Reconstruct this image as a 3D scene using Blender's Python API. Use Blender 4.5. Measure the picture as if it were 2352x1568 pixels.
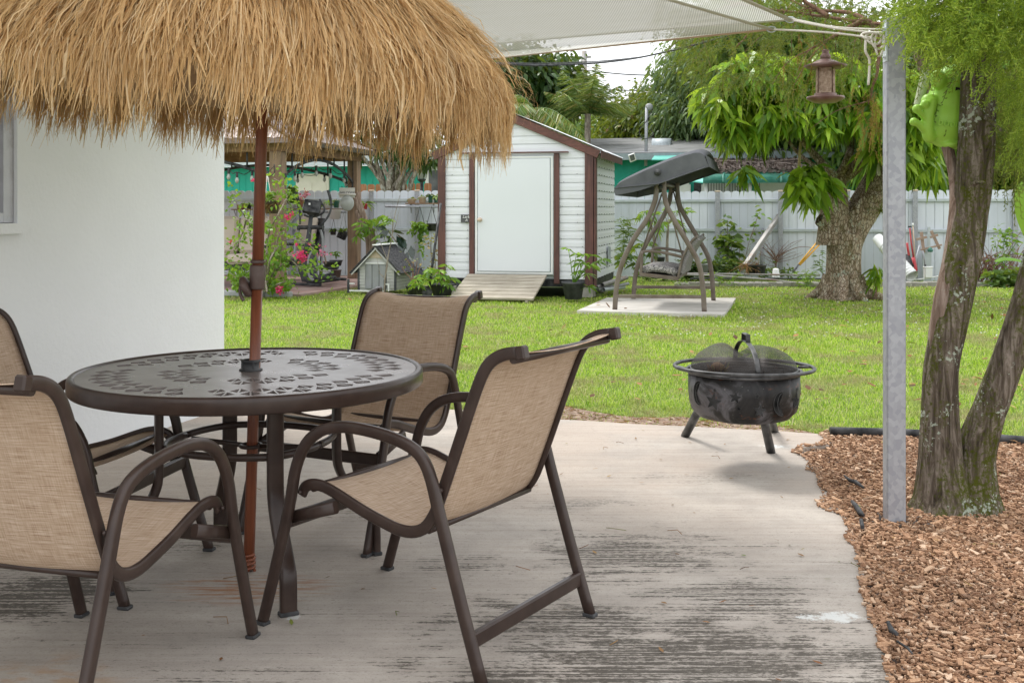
import bpy, math, random
import numpy as np
from mathutils import Vector, Matrix
random.seed(7); RNG = np.random.default_rng(11)
for o in list(bpy.data.objects): bpy.data.objects.remove(o)
scene = bpy.context.scene
# ---------------------------------------------------------------- camera
F = 2480.; CX = 1176.; HY = 484.; CH = 1.285          # photo measured on a 2352 x 1568 grid
cam = bpy.data.cameras.new('camera'); co = bpy.data.objects.new('camera', cam)
scene.collection.objects.link(co); scene.camera = co
co.location = (0, 0, CH); co.rotation_euler = (math.radians(90), 0, 0)
cam.sensor_width = 36; cam.lens = F/2352*36; cam.shift_y = -(784-HY)/2352; cam.clip_start = .05; cam.clip_end = 900
# ---------------------------------------------------------------- world, sun, exposure
SUN_EL = math.radians(60); SUN_AZ = math.radians(-38)   # azimuth of the sun measured from +Y towards +X
w = bpy.data.worlds.new('World'); scene.world = w; w.use_nodes = True
nt = w.node_tree; nt.nodes.clear()
sky = nt.nodes.new('ShaderNodeTexSky'); sky.sky_type = 'NISHITA'; sky.sun_disc = False
sky.sun_elevation = SUN_EL; sky.sun_rotation = SUN_AZ; sky.air_density = 1.2; sky.dust_density = 3
tc = nt.nodes.new('ShaderNodeTexCoord')
mp = nt.nodes.new('ShaderNodeMapping'); mp.inputs['Scale'].default_value = (1.2, 1.2, 3.2)
nz = nt.nodes.new('ShaderNodeTexNoise'); nz.inputs['Scale'].default_value = 2.2; nz.inputs['Detail'].default_value = 7; nz.inputs['Roughness'].default_value = .55
cr = nt.nodes.new('ShaderNodeValToRGB'); cr.color_ramp.elements[0].position = .3; cr.color_ramp.elements[0].color = (.78,.78,.78,1); cr.color_ramp.elements[1].position = .62; cr.color_ramp.elements[1].color = (1,1,1,1)
cl = nt.nodes.new('ShaderNodeValToRGB'); cl.color_ramp.elements[0].position = .3; cl.color_ramp.elements[0].color = (.82,.85,.9,1); cl.color_ramp.elements[1].position = .7; cl.color_ramp.elements[1].color = (1,1,1,1)
sc = nt.nodes.new('ShaderNodeVectorMath'); sc.operation = 'SCALE'; sc.inputs[3].default_value = 10.5
mx = nt.nodes.new('ShaderNodeMix'); mx.data_type = 'RGBA'
bg = nt.nodes.new('ShaderNodeBackground'); bg.inputs['Strength'].default_value = .10
ou = nt.nodes.new('ShaderNodeOutputWorld')
L = nt.links.new
L(tc.outputs['Generated'], mp.inputs[0]); L(mp.outputs[0], nz.inputs['Vector']); L(nz.outputs[0], cr.inputs[0]); L(nz.outputs[0], cl.inputs[0])
L(cl.outputs[0], sc.inputs[0]); L(cr.outputs[0], mx.inputs[0]); L(sky.outputs[0], mx.inputs[6]); L(sc.outputs[0], mx.inputs[7])
L(mx.outputs[2], bg.inputs[0]); L(bg.outputs[0], ou.inputs[0])
sl = bpy.data.lights.new('sun', 'SUN'); sl.energy = 1.45; sl.angle = math.radians(14); sl.color = (1, .97, .93)
so = bpy.data.objects.new('sun', sl); scene.collection.objects.link(so)
sd = Vector((math.sin(SUN_AZ)*math.cos(SUN_EL), math.cos(SUN_AZ)*math.cos(SUN_EL), math.sin(SUN_EL)))
so.rotation_euler = sd.to_track_quat('Z', 'Y').to_euler()
scene.view_settings.view_transform = 'Standard'; scene.view_settings.look = 'None'
scene.view_settings.exposure = 0.98; scene.view_settings.gamma = 1
scene.render.engine = 'CYCLES'
scene.cycles.max_bounces = 8; scene.cycles.transparent_max_bounces = 24
# ---------------------------------------------------------------- pixel -> world helpers (measuring only)
def P(x, y, d): return Vector(((x-CX)*d/F, d, CH-(y-HY)*d/F))
def G(x, y, z=0.):
    d = (CH-z)*F/(y-HY); return P(x, y, d)
def dirU(a): a = math.radians(a); return Vector((math.cos(a), -math.sin(a), 0))
def dirV(a): a = math.radians(a); return Vector((math.sin(a), math.cos(a), 0))
def VP(x, y, P0, a):                                    # ray meets the vertical plane through P0 along dirU(a) -> (s, z)
    k = (x-CX)/F; u = dirU(a)
    s = (k*P0[1]-P0[0])/(u.x-k*u.y); Y = P0[1]+s*u.y
    return s, CH-(y-HY)*Y/F
def zoom(x0, y0, s): return lambda x, y: ((x0+x/s)*.6125, (y0+y/s)*.6125)
ZG = zoom(850,540,2.704); ZD = zoom(1250,620,2.958); ZH = zoom(2400,380,3.7333); ZF = zoom(2680,800,3.2667)
ZS = zoom(2200,400,1.96); ZT = zoom(2900,0,1.7426); ZR = zoom(3200,750,3.675); ZB = zoom(1600,400,1.96); ZP = zoom(2400,1200,2.6138); ZM = zoom(1700,0,1.3835)
# ---------------------------------------------------------------- materials
class NT:
    def __init__(s, name, vol=False):
        s.m = bpy.data.materials.new(name); s.m.use_nodes = True; s.t = s.m.node_tree; s.t.nodes.clear()
        s.out = s.t.nodes.new('ShaderNodeOutputMaterial'); s._tc = None
    def n(s, typ, **k):
        nd = s.t.nodes.new('ShaderNode'+typ)
        for a, v in k.items(): setattr(nd, a, v)
        return nd
    def l(s, a, b): s.t.links.new(a, b)
    def put(s, sock, v):
        if isinstance(v, bpy.types.NodeSocket): s.l(v, sock)
        elif v is not None:
            if isinstance(v, tuple) and len(v) == 3 and sock.type == 'RGBA': v = v+(1,)
            sock.default_value = v
    def co(s, scale=(1,1,1), rot=(0,0,0), src='Object'):
        if s._tc is None: s._tc = s.n('TexCoord')
        m = s.n('Mapping'); m.inputs['Scale'].default_value = scale; m.inputs['Rotation'].default_value = rot
        s.l(s._tc.outputs[src], m.inputs[0]); return m.outputs[0]
    def noise(s, scale, vec=None, detail=4, rough=.55, dist=0):
        nd = s.n('TexNoise'); nd.inputs['Scale'].default_value = scale; nd.inputs['Detail'].default_value = detail
        nd.inputs['Roughness'].default_value = rough; nd.inputs['Distortion'].default_value = dist
        s.l(vec if vec is not None else s.co(), nd.inputs['Vector']); return nd.outputs[0]
    def voro(s, scale, vec=None, feat='F1', out=0):
        nd = s.n('TexVoronoi'); nd.feature = feat; nd.inputs['Scale'].default_value = scale
        s.l(vec if vec is not None else s.co(), nd.inputs['Vector']); return nd.outputs[out]
    def wave(s, scale, vec, axis='X', dist=0, prof='SIN'):
        nd = s.n('TexWave'); nd.bands_direction = axis; nd.wave_profile = prof; nd.inputs['Scale'].default_value = scale
        nd.inputs['Distortion'].default_value = dist; s.l(vec, nd.inputs['Vector']); return nd.outputs['Fac']
    def ramp(s, fac, stops, interp='LINEAR'):
        nd = s.n('ValToRGB'); nd.color_ramp.interpolation = interp; e = nd.color_ramp.elements
        while len(e) < len(stops): e.new(.5)
        for i, (p, c) in enumerate(stops):
            e[i].position = p; e[i].color = (c if isinstance(c, tuple) else (c,c,c))+(1,)
        s.put(nd.inputs[0], fac); return nd.outputs[0]
    def mix(s, fac, a, b, mode='MIX'):
        nd = s.n('Mix'); nd.data_type = 'RGBA'; nd.blend_type = mode
        s.put(nd.inputs[0], fac); s.put(nd.inputs[6], a); s.put(nd.inputs[7], b); return nd.outputs[2]
    def math(s, op, a, b=None):
        nd = s.n('Math', operation=op); s.put(nd.inputs[0], a)
        if b is not None: s.put(nd.inputs[1], b)
        return nd.outputs[0]
    def rand(s):
        return s.n('NewGeometry').outputs['Random Per Island']
    def bump(s, h, strength=.3, dist=.01, normal=None):
        nd = s.n('Bump'); nd.inputs['Strength'].default_value = strength; nd.inputs['Distance'].default_value = dist
        s.put(nd.inputs['Height'], h)
        if normal is not None: s.l(normal, nd.inputs['Normal'])
        return nd.outputs[0]
    def bsdf(s, col, rough=.6, metal=0, normal=None, spec=None, coat=0):
        nd = s.n('BsdfPrincipled'); s.put(nd.inputs['Base Color'], col); s.put(nd.inputs['Roughness'], rough)
        s.put(nd.inputs['Metallic'], metal)
        if spec is not None: nd.inputs['Specular IOR Level'].default_value = spec
        if coat: nd.inputs['Coat Weight'].default_value = coat
        if normal is not None: s.l(normal, nd.inputs['Normal'])
        return nd.outputs[0]
    def trans(s, bs, col, f):
        tr = s.n('BsdfTranslucent'); s.put(tr.inputs[0], col); mxs = s.n('MixShader'); s.put(mxs.inputs[0], f)
        s.l(bs, mxs.inputs[1]); s.l(tr.outputs[0], mxs.inputs[2]); return mxs.outputs[0]
    def alpha(s, bs, fac):                                # fac = opacity
        tr = s.n('BsdfTransparent'); mxs = s.n('MixShader'); s.put(mxs.inputs[0], fac)
        s.l(tr.outputs[0], mxs.inputs[1]); s.l(bs, mxs.inputs[2]); return mxs.outputs[0]
    def done(s, sh): s.l(sh, s.out.inputs[0]); return s.m
def mix3(a, b, t): return tuple(a[i]*(1-t)+b[i]*t for i in range(3))
def plain(name, c, rough=.5, metal=0, var=.18, scale=9, bump=.12, bscale=60, spec=None, dirt=None, stretch=(1,1,1)):
    n = NT(name); v = n.co(stretch)
    a = n.noise(scale, v, 5)
    col = n.mix(n.ramp(a, [(.3, 0.), (.7, 1.)]), mix3(c, (0,0,0), var), mix3(c, (1,1,1), var*.35))
    if dirt: col = n.mix(n.ramp(n.noise(scale*.45, v, 8, .7), [(.52, 0.), (.7, .8)]), col, dirt)
    nm = n.bump(n.noise(bscale, v, 3), bump, .004) if bump else None
    r = n.math('ADD', n.math('MULTIPLY', n.noise(scale*2, v, 3), .25), rough-.12)
    return n.done(n.bsdf(col, r, metal, nm, spec))
def leafmat(name, stops, tr=.3, rough=.42, spec=.32):
    n = NT(name); c = n.ramp(n.rand(), stops)
    c = n.mix(n.ramp(n.noise(2.2, None, 2), [(.35, 0.), (.65, .45)]), c, mix3(stops[0][1], (0,0,0), .25))
    return n.done(n.trans(n.bsdf(c, rough, 0, None, spec), n.mix(.5, c, (.5,.6,.05), 'MIX'), tr))
M = {}
M['plaster'] = plain('white stucco', (.77,.785,.80), .8, var=.07, scale=1.3, bump=.5, bscale=38, dirt=(.70,.715,.73))
M['white_metal'] = plain('white painted siding', (.74,.76,.79), .42, var=.06, scale=2, bump=.05, bscale=20, dirt=(.6,.62,.6))
M['white_vinyl'] = plain('white fence sheet', (.68,.72,.78), .5, var=.08, scale=1.3, bump=.05, dirt=(.50,.55,.56), stretch=(3,3,.5))
M['rail'] = plain('galvanised rail', (.48,.53,.54), .5, .3, var=.15, scale=8, bump=.05)
M['white'] = plain('white plastic', (.78,.79,.78), .4, var=.06, scale=4, bump=.04)
M['door'] = plain('smooth white door', (.70,.73,.76), .38, var=.03, scale=1, bump=.04, bscale=25)
M['black'] = plain('black plastic', (.010,.011,.013), .55, var=.25, scale=12, bump=.08, spec=.16)
M['dgrey'] = plain('dark grey plastic', (.036,.039,.046), .55, var=.2, scale=8, bump=.08, spec=.2)
M['grey'] = plain('grey plastic', (.28,.29,.3), .5, var=.1, scale=8)
M['canopy_grey'] = plain('grey polyester canopy', (.095,.098,.108), .95, var=.1, scale=5, bump=.15, bscale=180, spec=.15)
M['swing_metal'] = plain('bronze painted tube', (.13,.095,.07), .42, .25, var=.2, scale=6, bump=.05)
M['terracotta'] = plain('terracotta', (.45,.2,.12), .8, var=.2)
M['tan'] = plain('tan ceramic', (.62,.5,.38), .6, var=.12)
M['green_plastic'] = plain('dark green plastic', (.02,.16,.12), .4)
M['red'] = plain('red paint', (.5,.02,.03), .35, var=.15)
M['yellow'] = plain('yellow paint', (.75,.38,.02), .4, var=.15, dirt=(.35,.2,.05))
M['teal'] = plain('teal painted wall', (.0,.36,.27), .7, var=.1, scale=2.5, bump=.1, dirt=(.0,.28,.22))
M['teal_metal'] = plain('teal awning metal', (.01,.17,.115), .45, var=.2, scale=4, dirt=(.05,.10,.07))
M['teal_light'] = plain('light teal metal', (.12,.52,.44), .5, var=.1)
M['cream'] = plain('cream door', (.6,.57,.48), .6, var=.06)
M['roof_shingle'] = plain('weathered grey shingle', (.23,.235,.235), .9, var=.3, scale=3, bump=.4, bscale=14, dirt=(.12,.12,.115), stretch=(.5,2,2))
M['roof_white'] = plain('pale roof edge', (.5,.56,.6), .5, var=.1)
M['concrete_light'] = plain('worn pale slab', (.55,.52,.47), .9, var=.2, scale=3, bump=.3, bscale=40, dirt=(.25,.23,.2), stretch=(1,3,1))
M['block'] = plain('mossy concrete block', (.33,.31,.27), .95, var=.3, scale=5, bump=.6, bscale=25, dirt=(.1,.11,.05))
M['rope'] = plain('white rope', (.68,.64,.56), .8, var=.15, scale=40, bump=.6, bscale=160)
M['jute'] = plain('yellowed cord', (.55,.44,.2), .8, var=.15, scale=40)
M['galv_pipe'] = plain('dull pipe', (.3,.29,.27), .6, .4, var=.25, scale=7, dirt=(.22,.1,.05))
M['cushion'] = plain('beige cushion', (.55,.47,.39), .95, var=.08, scale=5, bump=.2, bscale=120)
M['soil'] = plain('soil', (.06,.04,.025), 1, var=.4, scale=20, bump=.8, bscale=60)
M['paver'] = plain('brick paving', (.36,.21,.17), .9, var=.3, scale=3, bump=.4, bscale=20, dirt=(.3,.27,.24))
M['glass_dark'] = plain('dark window glass', (.05,.06,.065), .12, var=.3, scale=2, bump=0)
M['window_grey'] = plain('pale grey aluminium', (.5,.5,.54), .5, .2, var=.1, scale=10, dirt=(.3,.28,.28))
M['stake'] = plain('tan painted board', (.33,.23,.17), .7, var=.1)
M['clay_brown'] = plain('brown pot', (.12,.08,.07), .6)
M['rust'] = plain('rusty copper', (.2,.09,.05), .55, .4, var=.4, scale=12, bump=.2, dirt=(.1,.03,.02))
M['feeder'] = plain('bronze feeder metal', (.17,.075,.055), .42, .4, var=.3, scale=9)
M['orange_wood'] = plain('orange stained pickets', (.42,.16,.05), .7, var=.25, scale=5, stretch=(6,6,1))
M['flower'] = leafmat('magenta bracts', [(0.,(.55,.0,.12)),(.5,(.75,.0,.22)),(1.,(.8,.06,.3))], .3, .6, .2)
M['flower_pink'] = leafmat('pink petals', [(0.,(.6,.08,.25)),(1.,(.8,.35,.5))], .3, .6, .2)
def brown_frame():
    n = NT('brown powder coat'); c = n.mix(n.ramp(n.noise(14, None, 5), [(.35,0.),(.7,1.)]), (.034,.021,.017), (.054,.035,.028))
    c = n.mix(n.ramp(n.noise(55, None, 2), [(.80,0.),(.82,1.)]), c, (.5,.48,.46))
    return n.done(n.bsdf(c, n.math('ADD', n.math('MULTIPLY', n.noise(20), .2), .24), 0., n.bump(n.noise(420, None, 2), .08, .001), .36))
M['brown'] = brown_frame()
def wood(name, c1, c2, sc=1., axis='Z', rough=.7, grain=26):
    n = NT(name); st = {'Z': (grain,grain,1.2), 'X': (1.2,grain,grain), 'Y': (grain,1.2,grain)}[axis]
    v = n.co(tuple(q*sc for q in st)); a = n.noise(1.3, v, 6, .65, .6)
    c = n.ramp(a, [(.28, c1), (.5, mix3(c1,c2,.6)), (.72, c2)])
    c = n.mix(n.ramp(n.noise(2.2*sc, None, 5), [(.4,0.),(.75,.55)]), c, mix3(c1,(0,0,0),.25))
    return n.done(n.bsdf(c, rough, 0, n.bump(a, .35, .004)))
M['pole_wood'] = wood('reddish brown wood pole', (.12,.032,.015), (.28,.09,.042), 2, 'Z', .38)
M['shed_trim'] = wood('dark red brown trim', (.045,.02,.018), (.17,.07,.055), 1.2, 'Z', .6)
M['shed_trim_x'] = wood('dark red brown fascia', (.055,.024,.02), (.19,.075,.055), 1.2, 'X', .6)
M['cedar'] = wood('weathered gazebo cedar', (.13,.09,.06), (.33,.22,.135), .9, 'Z', .8, 14)
M['cedar_x'] = wood('gazebo beam cedar', (.16,.09,.045), (.36,.21,.115), .9, 'X', .8, 14)
M['cedar_y'] = wood('gazebo side beam cedar', (.16,.09,.045), (.36,.21,.115), .9, 'Y', .8, 14)
M['ramp_wood'] = wood('bleached ramp boards', (.27,.23,.17), (.54,.49,.40), 1, 'X', .85, 12)
def sling():
    n = NT('tan woven sling'); uv = n.co((1,1,1), (0,0,0), 'UV')
    a = n.noise(1, n.co((14,300,1),(0,0,0),'UV'), 3, .6); b = n.noise(1, n.co((300,14,1),(0,0,0),'UV'), 3, .6)
    f = n.math('ADD', n.math('MULTIPLY', a, .65), n.math('MULTIPLY', b, .35))
    c = n.ramp(f, [(.30,(.30,.19,.125)), (.44,(.50,.36,.25)), (.56,(.62,.48,.36)), (.70,(.76,.64,.53))])
    wv = n.math('MULTIPLY', n.wave(110, uv, 'X'), n.wave(110, uv, 'Y'))
    return n.done(n.trans(n.bsdf(c, .8, 0, n.bump(n.math('ADD', f, n.math('MULTIPLY', wv, .4)), .45, .002), .25), c, .18))
M['sling'] = sling()
def galv():
    n = NT('spangled galvanised steel'); a = n.voro(62, n.co((1,1,.8)), 'F1', 1)
    sp = n.n('SeparateColor'); n.l(a, sp.inputs[0])
    z = n.math('ADD', n.math('MULTIPLY', sp.outputs[0], .6), n.math('MULTIPLY', n.noise(9, None, 5, .7), .4))
    c = n.ramp(z, [(.25,(.30,.31,.34)), (.5,(.345,.355,.38)), (.75,(.39,.40,.425))])
    return n.done(n.bsdf(c, .5, .35, n.bump(n.noise(70), .06, .002)))
M['galv'] = galv()
def bark(name, c1, c2, c3, sc=1., lichen=.0, moss=.0, crack=False, bs=.9, zs=.22):
    n = NT(name); v = n.co((sc,sc,sc*zs)); a = n.noise(22, v, 8, .68, .9)
    c = n.ramp(a, [(.3,c1), (.48,c2), (.66,c3)])
    h = a
    if crack:
        vo = n.voro(30*sc, n.co((1,1,.55)), 'DISTANCE_TO_EDGE'); k = n.ramp(vo, [(0.,0.),(.12,1.)])
        c = n.mix(k, c1, c); h = n.math('ADD', n.math('MULTIPLY', k, .5), a)
    if moss: c = n.mix(n.ramp(n.math('MULTIPLY', n.noise(6, n.co((1,1,.35)), 6, .7), n.noise(60, None, 4, .7)), [(.23,0.),(.33,moss)]), c, (.075,.085,.012))
    if lichen:
        q = n.math('MULTIPLY', n.noise(38*sc**.5, None, 5, .7), n.noise(5, None, 2)); c = n.mix(n.ramp(q, [(.345,0.),(.36,lichen)]), c, (.42,.47,.38))
    return n.done(n.bsdf(c, 1., 0, n.bump(h, bs, .02), .12))
M['bark_mango'] = bark('cracked mango bark', (.12,.08,.05), (.38,.29,.21), (.62,.55,.46), .8, .9, .5, True, .9)
M['bark_cedar'] = bark('fibrous mossy bark', (.02,.015,.011), (.12,.095,.072), (.30,.255,.21), 1.7, .9, 1., False, 1., .13)
M['bark_pale'] = bark('pale fibrous bark', (.09,.055,.04), (.24,.17,.13), (.40,.32,.27), 1.8, .3, .0, False, 1., .10)
M['bark_grey'] = bark('thin grey bark', (.10,.08,.06), (.25,.21,.17), (.4,.36,.3), 1, .6)
M['twig'] = bark('brown twig', (.1,.05,.03), (.22,.13,.09), (.3,.19,.14), 2)
M['leaf_mango'] = leafmat('mango leaves', [(0.,(.05,.12,.014)),(.3,(.12,.27,.02)),(.65,(.24,.43,.025)),(1.,(.44,.62,.05))], .45, .28)
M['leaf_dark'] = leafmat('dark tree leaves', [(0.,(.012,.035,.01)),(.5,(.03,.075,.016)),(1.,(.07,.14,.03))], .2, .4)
M['leaf_mid'] = leafmat('mid green leaves', [(0.,(.035,.08,.018)),(.5,(.085,.17,.03)),(1.,(.2,.3,.05))], .3)
M['leaf_olive'] = leafmat('olive leaves', [(0.,(.05,.075,.012)),(.5,(.12,.16,.02)),(.92,(.26,.3,.04)),(1.,(.3,.14,.04))], .3)
M['leaf_bright'] = leafmat('bright leaves', [(0.,(.07,.17,.02)),(.5,(.14,.30,.03)),(1.,(.32,.5,.06))], .35)
M['leaf_blue'] = leafmat('dusty willow leaves', [(0.,(.05,.10,.04)),(.5,(.1,.18,.07)),(1.,(.22,.3,.15))], .3)
M['leaf_palm'] = leafmat('palm fronds', [(0.,(.06,.12,.03)),(.6,(.16,.26,.06)),(.85,(.32,.33,.1)),(1.,(.5,.36,.14))], .25)
M['needle'] = leafmat('bright conifer sprays', [(0.,(.08,.15,.02)),(.4,(.18,.30,.03)),(.8,(.36,.49,.05)),(1.,(.5,.58,.10))], .4, .5, .3)
M['needle_dark'] = leafmat('olive and shaded conifer sprays', [(0.,(.025,.045,.012)),(.45,(.065,.10,.022)),(.85,(.13,.17,.04)),(1.,(.24,.12,.05))], .35, .6, .3)
M['needle_rust'] = leafmat('dead conifer sprays', [(0.,(.14,.06,.025)),(.6,(.3,.14,.05)),(1.,(.36,.24,.08))], .3, .7, .2)
M['leaf_litter'] = leafmat('fallen leaves', [(0.,(.07,.035,.02)),(.4,(.25,.10,.045)),(.8,(.4,.24,.1)),(1.,(.12,.22,.03))], .1, .7, .2)
def thatch_mat():
    n = NT('straw fibres'); c = n.ramp(n.rand(), [(0.,(.54,.34,.15)),(.35,(.66,.44,.20)),(.7,(.76,.54,.28)),(1.,(.88,.72,.46))])
    c = n.mix(n.ramp(n.noise(5, n.co((1,1,.5)), 4), [(.35,.35),(.65,0.)]), c, (.44,.27,.12))
    return n.done(n.trans(n.bsdf(c, .6, 0, None, .3), c, .42))
M['thatch'] = thatch_mat()
def sail_mat(name, c, op, sc=1.):
    n = NT(name); v = n.co((1,1,1),(0,0,0),'UV')
    wv = n.wave(150*sc, v, 'X', .6); k = n.ramp(wv, [(.25, max(0,op-.3)), (.6, min(1,op+.12))])
    cc = n.mix(n.noise(3, v, 3), c, mix3(c,(1,1,1),.3)); cc = n.mix(n.ramp(wv,[(.3,.5),(.6,0.)]), cc, mix3(c,(0,0,0),.45))
    return n.done(n.alpha(n.trans(n.bsdf(cc, .8, 0, None, .2), cc, .5), k))
M['sail'] = sail_mat('knitted shade cloth', (.50,.50,.44), .86)
M['sail2'] = sail_mat('second shade cloth', (.46,.46,.41), .84, .8)
M['hem'] = plain('sail hem', (.55,.56,.46), .8, var=.1)
M['hem_peach'] = plain('peach hem webbing', (.55,.40,.28), .8, var=.1)
def mesh_mat():
    n = NT('fine wire mesh'); v = n.co((1,1,1),(0,0,0),'UV')
    a = n.wave(1, n.co((60,60,1),(0,0,.6),'UV'), 'X'); b = n.wave(1, n.co((60,60,1),(0,0,.6),'UV'), 'Y')
    k = n.ramp(n.math('MAXIMUM', a, b), [(.58,.0),(.86,1.)])
    return n.done(n.alpha(n.bsdf((.035,.028,.024), .55, .4), k))
M['wire_mesh'] = mesh_mat()
def pit_mat():
    n = NT('sooty steel'); a = n.noise(7, None, 7, .65, .8)
    c = n.ramp(a, [(.34,(.008,.008,.009)), (.47,(.026,.024,.023)), (.6,(.13,.125,.135)), (.75,(.04,.027,.02))])
    c = n.mix(n.ramp(n.noise(9, n.co((1,1,1.6)), 6, .7), [(.60,0.),(.68,.85)]), c, (.16,.05,.018))
    c = n.mix(n.ramp(n.noise(95, None, 2), [(.72,0.),(.75,.7)]), c, (.4,.38,.35))
    return n.done(n.bsdf(c, .5, .1, n.bump(a, .12, .004), .4))
M['pit'] = pit_mat()
M['pit_black'] = plain('black enamelled steel', (.013,.013,.014), .45, .2, var=.3, scale=20, bump=.1)
def frog_mat():
    n = NT('lime green moulded plastic'); c = n.mix(n.noise(4, None, 3), (.28,.55,.05), (.40,.68,.09))
    return n.done(n.bsdf(c, .38, 0, n.bump(n.noise(120), .03, .002), .45))
M['frog'] = frog_mat()
M['brown_top'] = plain('brown table top lightened for sky sheen', (.17,.142,.13), .3, .1, var=.12, scale=5, bump=.05, bscale=200, spec=.6)  # frame brown lightened: reflected sky is put into the base colour
M['doghouse'] = plain('dirty off white boards', (.52,.52,.50), .7, var=.15, scale=4, dirt=(.3,.3,.27))
M['frog_pale'] = plain('pale speckled green plastic', (.45,.5,.3), .6, var=.25, scale=60)
def wicker():
    n = NT('wicker weave'); v = n.co(); a = n.math('ADD', n.wave(22, n.co((1,1,1),(0,.2,.3)), 'Z', 3), n.noise(60, n.co((1,1,3)), 2))
    return n.done(n.bsdf(n.ramp(a, [(.5,(.035,.03,.03)),(1.,(.13,.115,.11)),(1.5,(.4,.38,.37))]), .6, 0, n.bump(a, .6, .01)))
M['wicker'] = wicker()
M['cushion_pattern'] = (lambda n: n.done(n.bsdf(n.mix(n.ramp(n.noise(38, n.co((1,1,1)), 2, .4, 2.5), [(.47,0.),(.52,1.)]), (.07,.065,.07), (.42,.4,.38)), .95, 0, n.bump(n.noise(100), .3, .004))))(NT('patterned grey cushion'))
M['bulb'] = plain('clear glass bulb', (.38,.40,.37), .1, var=.1, bump=0)
M['seed'] = plain('bird seed', (.42,.27,.17), .9, var=.5, scale=60, bump=.9, bscale=70)
M['shingle_black'] = plain('black felt roof', (.016,.016,.019), 1., var=.3, scale=30, bump=.5, bscale=150, spec=.1)
M['gazebo_roof'] = plain('brown corrugated metal', (.17,.13,.115), .32, .75, var=.12, scale=3, bump=.03)
M['sign_white'] = plain('bleached sign board', (.6,.58,.52), .8, var=.12)
M['letter'] = plain('dark lettering', (.05,.05,.055), .6, bump=0)
M['dark_void'] = plain('painted dark inside openings', (.003,.003,.003), 1., bump=0, spec=0.)  # near black that paints the unlit inside of openings
# ---------------------------------------------------------------- object helpers
COL = scene.collection
def tag(o, label=None, cat=None, group=None, kind=None):
    if label: o['label'] = label
    if cat: o['category'] = cat
    if group: o['group'] = group
    if kind: o['kind'] = kind
    return o
def thing(name, loc, label, cat, group=None, rz=0):
    o = bpy.data.objects.new(name, None); COL.objects.link(o); o.location = loc; o.rotation_euler = (0,0,rz)
    o.empty_display_size = .1
    return tag(o, label, cat, group)
def copy_tree(o, parent=None):
    c = o.copy(); COL.objects.link(c); c.parent = parent
    for ch in [x for x in o.children]: copy_tree(ch, c)
    return c
def root_matrix(p):
    m = Matrix.Identity(4)
    while p is not None: m = p.matrix_basis @ m; p = p.parent
    return m
def catmull(pts, n=6, closed=False):
    pts = [Vector(p) for p in pts]; out = []; N = len(pts)
    rng = range(N if closed else N-1)
    for i in rng:
        g = (lambda k: pts[k % N]) if closed else (lambda k: pts[min(max(k,0),N-1)])
        a, b, c, d = g(i-1), g(i), g(i+1), g(i+2)
        for j in range(n):
            t = j/n; out.append(.5*((2*b)+(c-a)*t+(2*a-5*b+4*c-d)*t*t+(3*b-a-3*c+d)*t**3))
    if not closed: out.append(pts[-1])
    return out
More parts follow.
